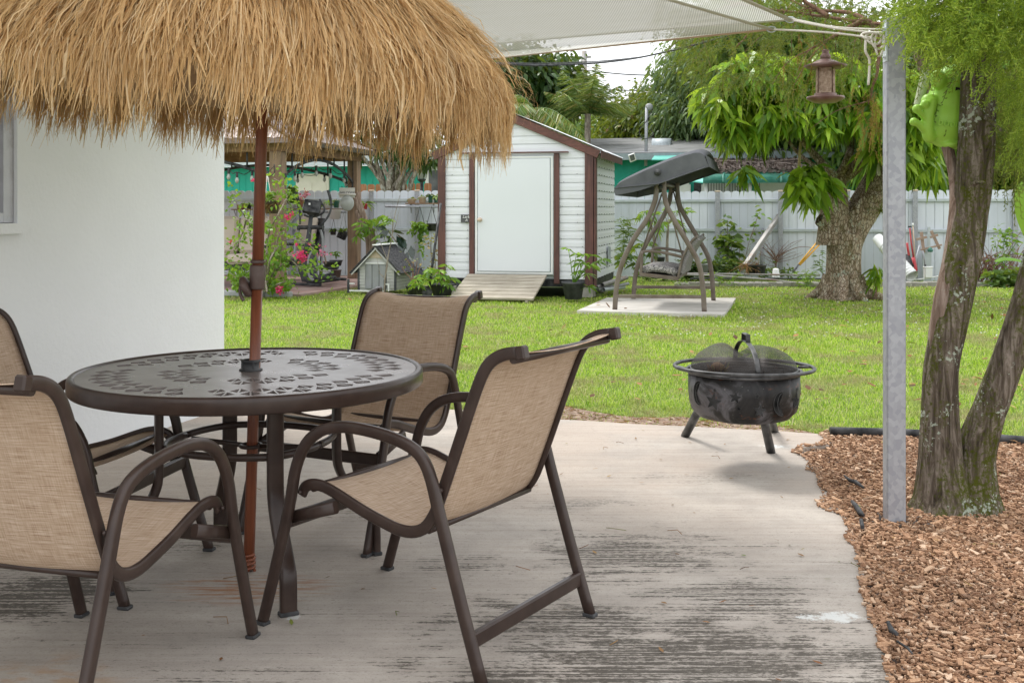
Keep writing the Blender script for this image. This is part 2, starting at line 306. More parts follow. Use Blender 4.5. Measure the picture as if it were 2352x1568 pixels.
class MB:
    def __init__(s): s.V = []; s.F = []; s.n = 0; s.uv = None
    def add(s, V, faces, mi=0, smooth=False):
        V = np.asarray(V, dtype=np.float64).reshape(-1,3)
        for f in faces:
            f = np.asarray(f, dtype=np.int64)
            if f.size: s.F.append((f+s.n, mi, smooth))
        s.V.append(V); s.n += len(V); return s
    def poly(s, pts, mi=0): return s.add([tuple(p) for p in pts], [[list(range(len(pts)))]], mi)
    def box(s, c, size, R=None, mi=0, bev=0.):
        c = Vector(c); x, y, z = [q/2 for q in size]
        if bev > 0 and min(x,y,z) > bev*1.5:
            vs = []; fs = []
            for sx in (-1,1):
                for sy in (-1,1):
                    for sz in (-1,1):
                        vs += [(sx*x, sy*(y-bev), sz*(z-bev)), (sx*(x-bev), sy*y, sz*(z-bev)), (sx*(x-bev), sy*(y-bev), sz*z)]
            idx = lambda i,j,k: (i*4+j*2+k)*3
            q = [[0,1,1,1],[0,0,1,0]]
            F4 = []; F3 = []
            for i in (0,1): F4.append([idx(i,0,0), idx(i,1,0), idx(i,1,1), idx(i,0,1)])
            for j in (0,1): F4.append([idx(0,j,0)+1, idx(1,j,0)+1, idx(1,j,1)+1, idx(0,j,1)+1])
            for k in (0,1): F4.append([idx(0,0,k)+2, idx(1,0,k)+2, idx(1,1,k)+2, idx(0,1,k)+2])
            for i in (0,1):
                for j in (0,1): F4.append([idx(i,j,0), idx(i,j,1), idx(i,j,1)+1, idx(i,j,0)+1])
                for k in (0,1): F4.append([idx(i,0,k), idx(i,1,k), idx(i,1,k)+2, idx(i,0,k)+2])
            for j in (0,1):
                for k in (0,1): F4.append([idx(0,j,k)+1, idx(1,j,k)+1, idx(1,j,k)+2, idx(0,j,k)+2])
            for i in (0,1):
                for j in (0,1):
                    for k in (0,1): F3.append([idx(i,j,k), idx(i,j,k)+1, idx(i,j,k)+2])
            # consistent outward winding
            va = [Vector(v) for v in vs]
            def fix(f):
                nrm = (va[f[1]]-va[f[0]]).cross(va[f[2]]-va[f[0]]); cc = sum((va[i] for i in f), Vector())/len(f)
                return f if nrm.dot(cc) > 0 else f[::-1]
            F4 = [fix(f) for f in F4]; F3 = [fix(f) for f in F3]
            if R is not None: vs = [R@Vector(v) for v in vs]
            return s.add([tuple(Vector(v)+c) for v in vs], [F4, F3], mi)
        vs = [Vector((a,b,d)) for a in (-x,x) for b in (-y,y) for d in (-z,z)]
        if R is not None: vs = [R@v for v in vs]
        return s.add([tuple(v+c) for v in vs], [[[0,1,3,2],[4,6,7,5],[0,4,5,1],[2,3,7,6],[0,2,6,4],[1,5,7,3]]], mi)
    def beam(s, a, b, w, h, mi=0, up=(0,0,1), bev=0.):    # box from a to b; w sideways, h along up
        a = Vector(a); b = Vector(b); d = b-a; L_ = d.length
        if L_ < 1e-6: return s
        d = d/L_; u = Vector(up); sd_ = d.cross(u)
        if sd_.length < 1e-4: sd_ = d.cross(Vector((1,0,0)))
        sd_.normalize(); u = sd_.cross(d)
        R = Matrix((d, sd_, u)).transposed()
        return s.box((a+b)/2, (L_, w, h), R, mi, bev)
    def tube(s, pts, r, n=8, mi=0, closed=False, sect=None, up=None, cap=True):
        pts = [Vector(p) for p in pts]; N = len(pts)
        rs = r if hasattr(r, '__len__') else [r]*N
        if sect: w2, h2, pw = sect; base = []
        else: w2 = h2 = 1; pw = 1
        ring = []
        for k in range(n):
            t = 2*math.pi*(k+.5)/n; c_, s_ = math.cos(t), math.sin(t)
            ring.append((math.copysign(abs(c_)**pw, c_)*w2, math.copysign(abs(s_)**pw, s_)*h2))
        V = []; prev = None
        for i in range(N):
            if closed: t = pts[(i+1)%N]-pts[i-1]
            else: t = pts[min(i+1,N-1)]-pts[max(i-1,0)]
            t.normalize()
            if up is not None: a = Vector(up); a = a-t*a.dot(t); a.normalize()
            elif prev is None:
                a = Vector((0,0,1)) if abs(t.z) < .9 else Vector((1,0,0)); a = a-t*a.dot(t); a.normalize()
            else: a = prev-t*prev.dot(t); a.normalize()
            prev = a; b = t.cross(a)
            for (p, q) in ring:
                v = pts[i]+a*(p*rs[i])+b*(q*rs[i]); V.append((v.x,v.y,v.z))
        Fq = []
        for i in range(N if closed else N-1):
            j = (i+1) % N
            for k in range(n):
                k2 = (k+1) % n; Fq.append([i*n+k, i*n+k2, j*n+k2, j*n+k])
        fl = [Fq]
        s.add(V, fl, mi, True)
        if not closed and cap:
            o = s.n-len(V)
            s.F.append((np.array([[o+k for k in range(n)][::-1]]), mi, False)); s.F.append((np.array([[o+(N-1)*n+k for k in range(n)]]), mi, False))
        return s
    def lathe(s, prof, c=(0,0,0), n=24, mi=0, R=None, sx=1., sy=1., smooth=True):
        V = []; c = Vector(c)
        for (r, z) in prof:
            for k in range(n):
                t = 2*math.pi*k/n; v = Vector((r*math.cos(t)*sx, r*math.sin(t)*sy, z))
                if R is not None: v = R@v
                V.append(tuple(v+c))
        Fq = [[i*n+k, i*n+(k+1)%n, (i+1)*n+(k+1)%n, (i+1)*n+k] for i in range(len(prof)-1) for k in range(n)]
        return s.add(V, [Fq], mi, smooth)
    def prism(s, poly, a, b, mi=0):                       # poly: list of Vector; extruded from +a to +b offsets
        N = len(poly); a = Vector(a); b = Vector(b)
        V = [tuple(Vector(p)+a) for p in poly]+[tuple(Vector(p)+b) for p in poly]
        return s.add(V, [[[k, (k+1)%N, N+(k+1)%N, N+k] for k in range(N)], [list(range(N))[::-1]], [list(range(N,2*N))]], mi)
    def ball(s, c, r, n=12, m=8, mi=0, R=None):
        r = (r,r,r) if not hasattr(r,'__len__') else r
        V = []; c = Vector(c)
        for i in range(m+1):
            ph = math.pi*i/m
            for k in range(n):
                t = 2*math.pi*k/n; v = Vector((r[0]*math.sin(ph)*math.cos(t), r[1]*math.sin(ph)*math.sin(t), -r[2]*math.cos(ph)))
                if R is not None: v = R@v
                V.append(tuple(v+c))
        Fq = [[i*n+k, i*n+(k+1)%n, (i+1)*n+(k+1)%n, (i+1)*n+k] for i in range(m) for k in range(n)]
        return s.add(V, [Fq], mi, True)
    def build(s, name, mats, parent=None, label=None, cat=None, group=None, kind=None, origin=None, uv=None):
        V = np.concatenate(s.V) if s.V else np.zeros((0,3))
        if parent is not None:
            mi = np.array(root_matrix(parent).inverted()); V = V@mi[:3,:3].T+mi[:3,3]; loc = None
        else:
            if kind == 'structure': loc = np.zeros(3)
            elif origin is not None: loc = np.array(origin, float)
            else: loc = np.array([(V[:,0].min()+V[:,0].max())/2, (V[:,1].min()+V[:,1].max())/2, V[:,2].min()])
            V = V-loc
        me = bpy.data.meshes.new(name)
        me.vertices.add(len(V)); me.vertices.foreach_set('co', V.astype(np.float32).ravel())
        li = np.concatenate([f.ravel() for f,_,_ in s.F]); tot = np.concatenate([np.full(len(f), f.shape[1]) for f,_,_ in s.F])
        st = np.concatenate([[0], np.cumsum(tot)[:-1]])
        me.loops.add(len(li)); me.polygons.add(len(tot))
        me.loops.foreach_set('vertex_index', li.astype(np.int32)); me.polygons.foreach_set('loop_start', st.astype(np.int32))
        try: me.polygons.foreach_set('loop_total', tot.astype(np.int32))
        except Exception: pass
        me.polygons.foreach_set('material_index', np.concatenate([np.full(len(f), m) for f,m,_ in s.F]).astype(np.int32))
        me.update(calc_edges=True)
        me.polygons.foreach_set('use_smooth', np.concatenate([np.full(len(f), sm) for f,_,sm in s.F]))
        if uv is not None:
            l = me.uv_layers.new(name='UVMap'); l.data.foreach_set('uv', np.asarray(uv, dtype=np.float32)[li].ravel())
        me.validate()
        for m in (mats if isinstance(mats, (list,tuple)) else [mats]): me.materials.append(M[m] if isinstance(m, str) else m)
        ob = bpy.data.objects.new(name, me); COL.objects.link(ob)
        if parent is not None: ob.parent = parent
        else: ob.location = loc
        return tag(ob, label, cat, group, kind)
def grid_surface(mb, rows, mi=0, smooth=True):           # rows: list of equal length point lists
    n = len(rows[0]); V = [tuple(p) for r in rows for p in r]
    mb.add(V, [[[i*n+k, i*n+k+1, (i+1)*n+k+1, (i+1)*n+k] for i in range(len(rows)-1) for k in range(n-1)]], mi, smooth)
    return np.array([(k/(n-1), i/(len(rows)-1)) for i in range(len(rows)) for k in range(n)])
def norm_(a): return a/np.maximum(np.linalg.norm(a, axis=-1, keepdims=True), 1e-9)
def leaves(mb, C, D, L_, W_, droop=.3, mi=0, fold=.25, flat=0.):
    """C: bases Nx3, D: directions Nx3. Six-vertex bent, folded leaves."""
    C = np.asarray(C, float); N = len(C)
    if not N: return
    D = norm_(np.asarray(D, float)); L_ = np.broadcast_to(L_, (N,))[:,None]; W_ = np.broadcast_to(W_, (N,))[:,None]
    rnd = RNG.normal(size=(N,3)); rnd = rnd*(1-flat)+np.array([0,0,1.])*flat*1.5
    S = norm_(np.cross(D, rnd)); Nn = np.cross(S, D)
    def pt(t, w): 
        p = C+D*L_*t+S*(W_*w)+Nn*(abs(w)*fold*W_); p[:,2] -= (droop*t*t*L_)[:,0]; return p
    V = np.stack([pt(0,0), pt(.35,-.5), pt(.35,.5), pt(.7,-.38), pt(.7,.38), pt(1,0)], 1).reshape(-1,3)
    b = np.arange(N)[:,None]*6
    mb.add(V, [b+np.array([[0,2,1]]), b+np.array([[1,2,4,3]]), b+np.array([[3,4,5]])], mi, False)
def ribbons(mb, A, B, w, mi=0, normal=None):
    A = np.asarray(A,float); B = np.asarray(B,float); N = len(A); D = norm_(B-A)
    S = norm_(np.cross(D, RNG.normal(size=(N,3)) if normal is None else normal))*np.broadcast_to(w,(N,))[:,None]*.5
    V = np.stack([A-S, A+S, B+S*.35, B-S*.35], 1).reshape(-1,3)
    mb.add(V, [np.arange(N)[:,None]*4+np.array([[0,1,2,3]])], mi, False)
def inpoly(x, y, poly):
    r = np.zeros(len(x), bool); n = len(poly); j = n-1
    for i in range(n):
        xi, yi = poly[i][0], poly[i][1]; xj, yj = poly[j][0], poly[j][1]
        c = ((yi > y) != (yj > y)) & (x < (xj-xi)*(y-yi)/(yj-yi+1e-12)+xi); r ^= c; j = i
    return r
def text_mesh(name, txt, size, mat, parent, loc, rot, ext=.002, shear=0, label=None):
    cu = bpy.data.curves.new(name, 'FONT'); cu.body = txt; cu.size = size; cu.extrude = ext; cu.align_x = 'CENTER'; cu.align_y = 'CENTER'; cu.shear = shear
    tmp = bpy.data.objects.new('tmp', cu); COL.objects.link(tmp)
    me = bpy.data.meshes.new_from_object(tmp); bpy.data.objects.remove(tmp)
    me.materials.clear(); me.materials.append(M[mat])
    R = Matrix.Translation(Vector(loc)) @ rot.to_4x4()
    if parent is not None: R = root_matrix(parent).inverted() @ R
    me.transform(R)
    o = bpy.data.objects.new(name, me); COL.objects.link(o); o.parent = parent; return o
def faceR(a):                                             # text orientation on a wall whose right direction is dirU(a), facing the camera
    u = dirU(a); return Matrix((u, Vector((0,0,1)), u.cross(Vector((0,0,1))))).transposed()
def branch(mb, pts, r0, r1, n=8, mi=0, jit=0., sub=5):
    p = catmull(pts, sub); N = len(p)
    if jit: p = [q+Vector((random.uniform(-jit,jit), random.uniform(-jit,jit), 0)) if 0 < i < N-1 else q for i, q in enumerate(p)]
    mb.tube(p, [r0+(r1-r0)*i/(N-1) for i in range(N)], n, mi)
    return p
def clumps(ells, n, shell=.55):
    out = []; tot = sum(e[1][0]*e[1][1]*e[1][2] for e in ells)**1.0; w_ = [ (e[1][0]*e[1][1]*e[1][2])**.7 for e in ells]; sw = sum(w_)
    for (c, r), wt in zip(ells, w_):
        k = max(3, int(n*wt/sw)); d = norm_(RNG.normal(size=(k,3))); rad = (shell+(1-shell)*RNG.random((k,1)))
        out.append(np.array(c)+d*rad*np.array(r))
    return np.concatenate(out)
def tree(name, label, cat, base, trunkpts, tr, ells, nclump, per, size, lm, bm='bark_grey', spread=.35, W_=.4, droop=.5, group=None, limbs=6, down=.3, shell=.5):
    t = thing(name, base, label, cat, group)
    b = MB()
    if trunkpts:
        pp = branch(b, trunkpts, tr, tr*.45)
        for i in range(limbs):
            e = ells[i % len(ells)]; s0 = pp[int(len(pp)*random.uniform(.45,.95))]; c = Vector(e[0])
            tgt = c+Vector([random.uniform(-.7,.7)*q for q in e[1]]); mid = (s0+tgt)/2+Vector((random.uniform(-.2,.2),0,random.uniform(0,.3)))
            branch(b, [s0, mid, tgt], tr*.35, tr*.06, 6)
        b.build('trunk', bm, t)
    cc = clumps(ells, nclump, shell); N = len(cc)*per
    C = np.repeat(cc, per, 0)+RNG.normal(size=(N,3))*spread*np.array([1,1,.75])*.5
    D = norm_(C-np.repeat(cc, per, 0))+RNG.normal(size=(N,3))*.5; D[:,2] -= down
    m = MB(); leaves(m, C, D, size*RNG.uniform(.6,1.25,N), size*W_*RNG.uniform(.8,1.2,N), droop); m.build('crown', lm, t)
    return t
def pot(mb, c, r, h, mi=0, taper=.72, rim=.12, soil=None, n=20):
    mb.lathe([(0,0.002),(r*taper,0),(r*(taper+(1-taper)*.82),h*(1-rim)),(r*1.0,h*(1-rim)+.002),(r*1.04,h),(r*.94,h),(r*.9,h*.86)], c, n, mi)
    mb.lathe([(r*.9,h*.86),(0,h*.88)], c, n, mi if soil is None else soil)
# ================================================================ ground
A0 = 15.5; U0 = dirU(A0); V0 = dirV(A0); GZ = -.045
def g2(x, y, z=0.): p = G(x, y, z); return (p.x, p.y)
patio_poly = [(-6.5,8.2),(-1.9,7.08),g2(560,933),g2(640,937),g2(780,940),g2(930,938),g2(1075,941),g2(1180,951),g2(1270,962),g2(1370,967),g2(1470,974),g2(1590,979),g2(1700,985),g2(1800,990),g2(1895,997),g2(1908,1008),g2(1903,1022),
  g2(1845,1028),g2(1838,1042),g2(1862,1060),g2(1880,1082),g2(1888,1105),g2(1915,1130),g2(1922,1150),g2(1938,1178),g2(1948,1200),g2(1967,1235),g2(1972,1262),g2(1982,1300),g2(1988,1350),g2(2005,1410),g2(2030,1480),g2(2052,1568),g2(2080,1700),(2.2,.5),(2.4,-4),(-7,-4)]
def ground_mat():
    n = NT('lawn soil and thatch'); v = n.co()
    c = n.ramp(n.noise(3.5, v, 6, .65), [(.3,(.12,.2,.02)), (.55,(.22,.30,.04)), (.75,(.36,.32,.13))])
    c = n.mix(n.noise(45, v, 3), c, (.05,.07,.015))
    return n.done(n.bsdf(c, 1, 0, n.bump(n.noise(60, v, 3), .6, .01)))
m = MB(); m.poly([(-250,-60,GZ),(250,-60,GZ),(250,420,GZ),(-250,420,GZ)]); m.build('lawn', ground_mat(), kind='structure')
def patio_mat():
    n = NT('broom finished stained concrete'); R = (0,0,math.radians(A0))
    big = n.noise(.75, n.co(), 5, .6, .4); med = n.noise(2.6, n.co((1,1,1),R), 6, .65)
    st = n.math('ADD', n.math('MULTIPLY', n.noise(1, n.co((1.6,78,1),R), 4, .66, .1), .55), n.math('MULTIPLY', n.noise(60, n.co((.7,1.5,1),R), 5, .8), .45)); st2 = n.noise(1, n.co((1.1,30,1),R), 4, .65, .2)
    fine = n.noise(140, None, 3)
    c = n.ramp(med, [(.3,(.27,.235,.20)), (.5,(.355,.31,.265)), (.7,(.44,.39,.335))])
    sep = n.n('SeparateXYZ'); n.l(n.co(), sep.inputs[0])
    near = n.ramp(n.math('MULTIPLY', n.math('SUBTRACT', 5.6, sep.outputs[1]), .3), [(0.,.25),(.6,1.)])
    pink = n.ramp(n.noise(1.3, n.co((1,1,1),(0,0,0)), 3), [(.38,0.),(.56,.8)]); c = n.mix(n.math('MULTIPLY', pink, n.math('SUBTRACT', 1.15, near)), c, (.40,.32,.255))
    c = n.mix(.15, c, n.ramp(st2, [(.3,(.22,.21,.2)),(.6,(.6,.58,.55))]))
    # broom streaks catching black mildew, strongest in big blotches
    def spot(x, y, rx, ry):
        mpn = n.n('Mapping'); mpn.inputs['Location'].default_value = (-x,-y,0); n.l(n._tc.outputs['Object'], mpn.inputs[0])
        m2 = n.n('Mapping'); m2.inputs['Rotation'].default_value = (0,0,math.radians(A0)); m2.inputs['Scale'].default_value = (1/rx,1/ry,0); n.l(mpn.outputs[0], m2.inputs[0])
        d = n.n('VectorMath', operation='LENGTH'); n.l(m2.outputs[0], d.inputs[0]); return d.outputs['Value']
    wob = n.math('MULTIPLY', n.math('SUBTRACT', n.noise(3.6, n.co((1,1.8,1),R), 8, .75), .5), 3.2)
    amt = 0.
    for (x, y, rx, ry, k_) in ((.50,3.05,.95,.5,1.),(.15,3.4,.5,.3,.9),(.75,3.55,.5,.3,.8),(-.75,2.95,.45,.2,.5),(.45,4.05,.55,.42,.8),(-1.62,3.62,.42,.33,1.1),(-1.3,4.2,.3,.25,.6),(.28,4.75,.35,.16,.55),(1.3,3.3,.25,.7,.7),(-.2,3.9,.25,.18,.6),(1.05,2.8,.5,.4,.9),(1.50,3.9,.07,.30,1.1),(1.32,3.4,.06,.3,1.1),(.9,5.2,.5,.12,.5),(-.1,5.6,.4,.12,.45),(-.55,4.6,.5,.2,.5)):
        sp_ = n.ramp(n.math('ADD', spot(x,y,rx,ry), wob), [(.35,k_),(1.05,0.)]); amt = n.math('MAXIMUM', sp_, amt)
    amt = n.math('MAXIMUM', amt, n.math('MULTIPLY', near, .12))
    c = n.mix(n.math('MULTIPLY', n.ramp(amt, [(.1,0.),(1.,.38)]), n.ramp(n.noise(7, n.co((1,1.6,1),R), 7, .75), [(.35,.2),(.65,1.)])), c, (.17,.148,.12))
    streak = n.ramp(n.math('ADD', st, n.math('MULTIPLY', amt, .155)), [(.60,0.),(.655,1.)])
    c = n.mix(n.math('MULTIPLY', streak, .93), c, (.05,.04,.028))
    light = n.math('MULTIPLY', n.ramp(st, [(.52,0.),(.64,.22)]), n.math('MULTIPLY', near, amt)); c = n.mix(light, c, (.17,.155,.14))
    c = n.mix(n.ramp(fine, [(.57,0.),(.70,.45)]), c, (.12,.11,.1)); c = n.mix(n.ramp(n.noise(26, n.co((1,1.5,1),R), 5, .7), [(.55,0.),(.72,.4)]), c, (.16,.14,.12)); vo = n.voro(1.1, n.co((1,1,1),(0,0,.4)), 'DISTANCE_TO_EDGE')
    # rust bleeding round the table foot (a spot in the slab)
    def spot1(x, y, r, sx=1., rot=0.):
        mpn = n.n('Mapping'); mpn.inputs['Location'].default_value = (-x,-y,0); n.l(n._tc.outputs['Object'], mpn.inputs[0])
        m2 = n.n('Mapping'); m2.inputs['Rotation'].default_value = (0,0,math.radians(A0)); m2.inputs['Scale'].default_value = (1/(r*sx),1/r,0); n.l(mpn.outputs[0], m2.inputs[0])
        d = n.n('VectorMath', operation='LENGTH'); n.l(m2.outputs[0], d.inputs[0]); return d.outputs['Value']
    rust = n.ramp(n.math('MULTIPLY', n.ramp(spot1(-.9,3.68,.22,1.9), [(.2,1.),(1.,0.)]), n.ramp(n.noise(1, n.co((4,50,1),R), 5, .7), [(.42,0.),(.6,1.)])), [(.2,0.),(.7,.85)])
    c = n.mix(rust, c, (.30,.13,.05))
    rust2 = n.ramp(n.math('MULTIPLY', n.ramp(spot1(-1.28,2.93,.3,1.2), [(.2,1.),(1.,0.)]), n.ramp(n.noise(7, n.co((1,2,1),R), 4), [(.42,0.),(.62,1.)])), [(.2,0.),(.8,.55)])
    c = n.mix(rust2, c, (.38,.22,.10))
    for (x, y, r, sx) in ((1.02,3.42,.10,2.3), (-.68,3.42,.05,1.3), (1.44,5.9,.09,2.2)):
        k = n.ramp(n.math('ADD', spot1(x,y,r,sx), n.math('MULTIPLY', n.math('SUBTRACT', n.noise(16, None, 7, .8), .25), 2.4)), [(.85,.85),(1.,0.)])
        c = n.mix(k, c, (.58,.59,.57))
    h = n.math('ADD', n.math('MULTIPLY', st, .8), n.math('MULTIPLY', fine, .3))
    return n.done(n.bsdf(c, .85, 0, n.bump(h, .35, .006)))
pm = patio_mat(); pm_h = MB()
m = MB(); m.prism([Vector((x,y,0)) for x, y in patio_poly], (0,0,-.13), (0,0,0)); m.build('patio', pm, kind='structure')
# ---- mulch bed
mul_poly = [g2(1903,983,-.02),g2(2060,989,-.02),g2(2240,998,-.02),(3.4,6.0),(6,5.4),(6,-3),(1.5,-3),(1.5,2.2)]+[g2(1980,1568),g2(1960,1480),g2(1930,1350),g2(1905,1240),g2(1880,1180),g2(1830,1110),g2(1800,1045),g2(1850,1020)]
m = MB(); m.prism([Vector((x,y,0)) for x,y in mul_poly], (0,0,GZ-.02), (0,0,-.035)); m.build('mulch_bed', plain('dark wet mulch', (.13,.06,.03), 1, var=.5, scale=30, bump=1., bscale=70), kind='structure')
def scatter_poly(poly, dens, x0, x1, y0, y1, exclude=()):
    N = int(dens*(x1-x0)*(y1-y0)); x = RNG.uniform(x0,x1,N); y = RNG.uniform(y0,y1,N); k = inpoly(x,y,poly)
    for e in exclude: k &= ~inpoly(x,y,e)
    return x[k], y[k]
x, y = scatter_poly(mul_poly, 12500, .9, 4.6, 2.0, 6.4)
k = (np.abs(x/y) < .8) & (RNG.random(len(x)) < np.clip(4.6/y,.45,1)); x = x[k]; y = y[k]
inp = inpoly(x,y,patio_poly); spill = .012+.055*np.abs(np.sin(y*2.7+1)+.6*np.sin(y*8.3)+.4*np.sin(y*19))*(.12+.88*(y>4.15))*RNG.random(len(x))
keep = ~inp | (inp & ~inpoly(x+spill, y, patio_poly))     # chips spilling onto the slab
x = x[keep]; y = y[keep]; inp = inp[keep]
N = len(x); print('chips', N)
z = np.where(inp, .004, -.032)+RNG.random(N)*np.where(inp,.006,.022); yaw = RNG.uniform(0,math.pi,N); tilt = RNG.normal(0,.2,N); roll = RNG.normal(0,.25,N)
ln = RNG.uniform(.0038,.0092,N)*(1+1.3*(RNG.random(N)<.16)); wd = ln*RNG.uniform(.25,.6,N); th = RNG.uniform(.0015,.004,N)
ux = np.stack([np.cos(yaw)*np.cos(tilt), np.sin(yaw)*np.cos(tilt), np.sin(tilt)],1); vx = norm_(np.cross(np.stack([np.zeros(N),np.sin(roll),np.cos(roll)],1), ux)); wx = np.cross(ux,vx)
cc = np.stack([x,y,z+np.abs(np.sin(tilt))*ln*.4],1); Vs = []
for a_,b_ in ((-1,-.7),(1,-1),(.8,1),(-.9,.8)): Vs.append(cc+ux*(a_*ln)[:,None]+vx*(b_*wd)[:,None]+wx*th[:,None])
for a_,b_ in ((-1,-.7),(1,-1),(.8,1),(-.9,.8)): Vs.append(cc+ux*(a_*ln)[:,None]+vx*(b_*wd)[:,None]-wx*th[:,None])
m = MB(); b = np.arange(N)[:,None]*8
m.add(np.stack(Vs,1).reshape(-1,3), [b+np.array([[0,1,2,3]]), b+np.array([[0,4,5,1]]), b+np.array([[1,5,6,2]]), b+np.array([[2,6,7,3]]), b+np.array([[3,7,4,0]])])
cm = NT('cedar chips'); cc_ = cm.ramp(cm.rand(), [(0.,(.05,.022,.012)),(.22,(.16,.07,.037)),(.55,(.31,.165,.09)),(.8,(.48,.30,.18)),(1.,(.66,.52,.39))])
cc_ = cm.mix(cm.noise(1.1, None, 3), cc_, cm.mix(.5, cc_, (.5,.28,.15))); cc_ = cm.mix(.25, cc_, cm.ramp(cm.noise(300, None, 2), [(.4,(.1,.05,.03)),(.6,(.6,.4,.25))]))
m.build('wood_chips', cm.done(cm.bsdf(cc_, .9)), label='reddish brown wood chips covering the bed beside the patio', cat='mulch', kind='stuff')
# ---- swing slab, gazebo paving
SL = [g2(1325,713,0),g2(1395,683,0),g2(1690,684,0),g2(1668,716,0),g2(1664,722,0)]
m = MB(); m.prism([Vector((x,y,0)) for x,y in SL], (0,0,GZ-.05), (0,0,.0)); m.build('swing_slab', 'concrete_light', kind='structure')
gz = [Vector((-3.3,16.1,0)), Vector((-3.3,16.1,0))+V0*5.2, Vector((-3.3,16.1,0))+V0*5.2-U0*7, Vector((-3.3,16.1,0))-U0*7]
gz[0] = Vector((-3.25,16.6,0)); 
m = MB(); m.prism(gz, (0,0,GZ-.02), (0,0,.0)); m.build('gazebo_paving', 'paver', kind='structure')
kb = MB(); s0 = gz[0]-U0*.1-V0*.12
for i in range(14):
    q = s0-U0*(.42*i); kb.beam(q+Vector((0,0,.0)), q-U0*.41+Vector((0,0,.0)), .14, .1, bev=.02)
kb.build('paving_kerb', plain('pale kerb stones', (.4,.4,.41), .9, var=.2, bump=.4), label='pale kerb stones along the front edge of the gazebo paving', cat='kerb')
# ---- dirt and litter strip in front of the patio edge
def soilstrip():
    n = NT('bare soil with straw'); c = n.ramp(n.noise(25, None, 6, .7), [(.35,(.10,.055,.04)), (.5,(.25,.17,.12)), (.65,(.38,.31,.24))])
    return n.done(n.bsdf(c, 1, 0, n.bump(n.noise(50), .8, .01)))
st = []
for i in range(15):
    t = i/14; xx = 1170+t*700; st.append(g2(xx, 952+t*45-6-10*math.sin(t*9+1)-14*(t>.1)*(t<.6), GZ))
dirt_poly = st+[g2(1870,1010,GZ),g2(1170,966,GZ)]
m = MB(); m.prism([Vector((x,y,0)) for x,y in dirt_poly], (0,0,GZ-.02), (0,0,GZ+.008)); m.build('dirt_strip', soilstrip(), kind='structure')
# ================================================================ grass
shed_C = P(1363,650,16.4); shed_C.z = 0; SA = 13.; SU = dirU(SA); SV = dirV(SA)
shed_poly = [tuple((shed_C+SU*a+SV*b)[:2]) for a,b in ((.05,-.05),(.05,2.4),(-2.5,2.4),(-2.5,-.05))]
def grassblades(N, y0, y1, seed):
    R_ = np.random.default_rng(seed)
    y = y0*(y1/y0)**R_.random(N); x = R_.uniform(-.60,.72,N)*y
    return x, y
x, y = grassblades(520000, 5.6, 21.4, 3)
wall_x = -1.874+.268*(y-7.03)
k = ~inpoly(x,y,patio_poly) & ~inpoly(x,y,mul_poly) & ~inpoly(x,y,[p[:2] for p in SL]) & ~inpoly(x,y,shed_poly) & ~inpoly(x,y,[tuple(q[:2]) for q in gz])
k &= ~((x < -1.8) & (y < 6.8+.0*x))
dr = inpoly(x,y,dirt_poly); k &= ~(dr & (RNG.random(len(x)) < .9))
k &= ~((y > 20.2-(x-2)*.05) & (x > -1) & (RNG.random(len(x)) < .8))
# patchiness: thinner, shorter and strawy close to the patio and under the trees
pn = np.sin(x*2.1+1.3*np.sin(y*1.7))*np.cos(y*1.9+np.sin(x*1.3)*1.7)+.6*np.sin(x*5.3+y*3.1)*np.cos(y*4.7-x*2.2)
near = np.clip((9.2-y)/3.2, 0, 1); k &= ~(RNG.random(len(x)) < near*(.35+.4*(pn > .45)))
x = x[k]; y = y[k]; pn = pn[k]; near = near[k]; N = len(x); print('blades', N)
h = RNG.uniform(.018,.045,N)*(1-.25*near)*(1+.3*(pn < -.6)); dxy = RNG.normal(size=(N,2)); dxy /= np.linalg.norm(dxy,axis=1)[:,None]
wd = RNG.uniform(.003,.006,N)*np.clip(y/9,.9,2.2); base = np.stack([x,y,np.full(N,GZ)],1)
lean = RNG.uniform(.3,1.3,N)[:,None]*h[:,None]; S = np.stack([-dxy[:,1],dxy[:,0],np.zeros(N)],1)*wd[:,None]*.5
mid = base+np.concatenate([dxy*lean*.35, (h*.65)[:,None]],1); tip = base+np.concatenate([dxy*lean, (h*RNG.uniform(.6,1,N))[:,None]],1)
m = MB(); b = np.arange(N)[:,None]*5
m.add(np.stack([base-S,base+S,mid+S*.8,mid-S*.8,tip],1).reshape(-1,3), [b+np.array([[0,1,2,3]]), b+np.array([[3,2,4]])])
g = NT('lawn blades'); gc = g.ramp(g.rand(), [(0.,(.10,.21,.015)),(.3,(.26,.43,.028)),(.65,(.43,.61,.05)),(.85,(.58,.70,.12)),(.90,(.62,.60,.26)),(1.,(.68,.60,.38))])
big = g.noise(.8, None, 4, .6); gc = g.mix(g.ramp(big, [(.4,.0),(.65,.5)]), gc, g.mix(.5, gc, (.36,.48,.05)))
sy = g.n('SeparateXYZ'); g.l(g.co(), sy.inputs[0])
dry = g.math('MULTIPLY', g.ramp(g.noise(1.6, None, 5, .65), [(.49,0.),(.62,.9)]), g.ramp(g.math('MULTIPLY', g.math('SUBTRACT', 10.5, sy.outputs[1]), .25), [(0.,.25),(1.,.9)]))
gc = g.mix(dry, gc, g.mix(g.rand(), (.30,.24,.12), (.44,.36,.22)))
m.build('grass', g.done(g.trans(g.bsdf(gc, .55, 0, None, .3), gc, .35)), label='bright green mown grass of the back yard lawn', cat='grass', kind='stuff')
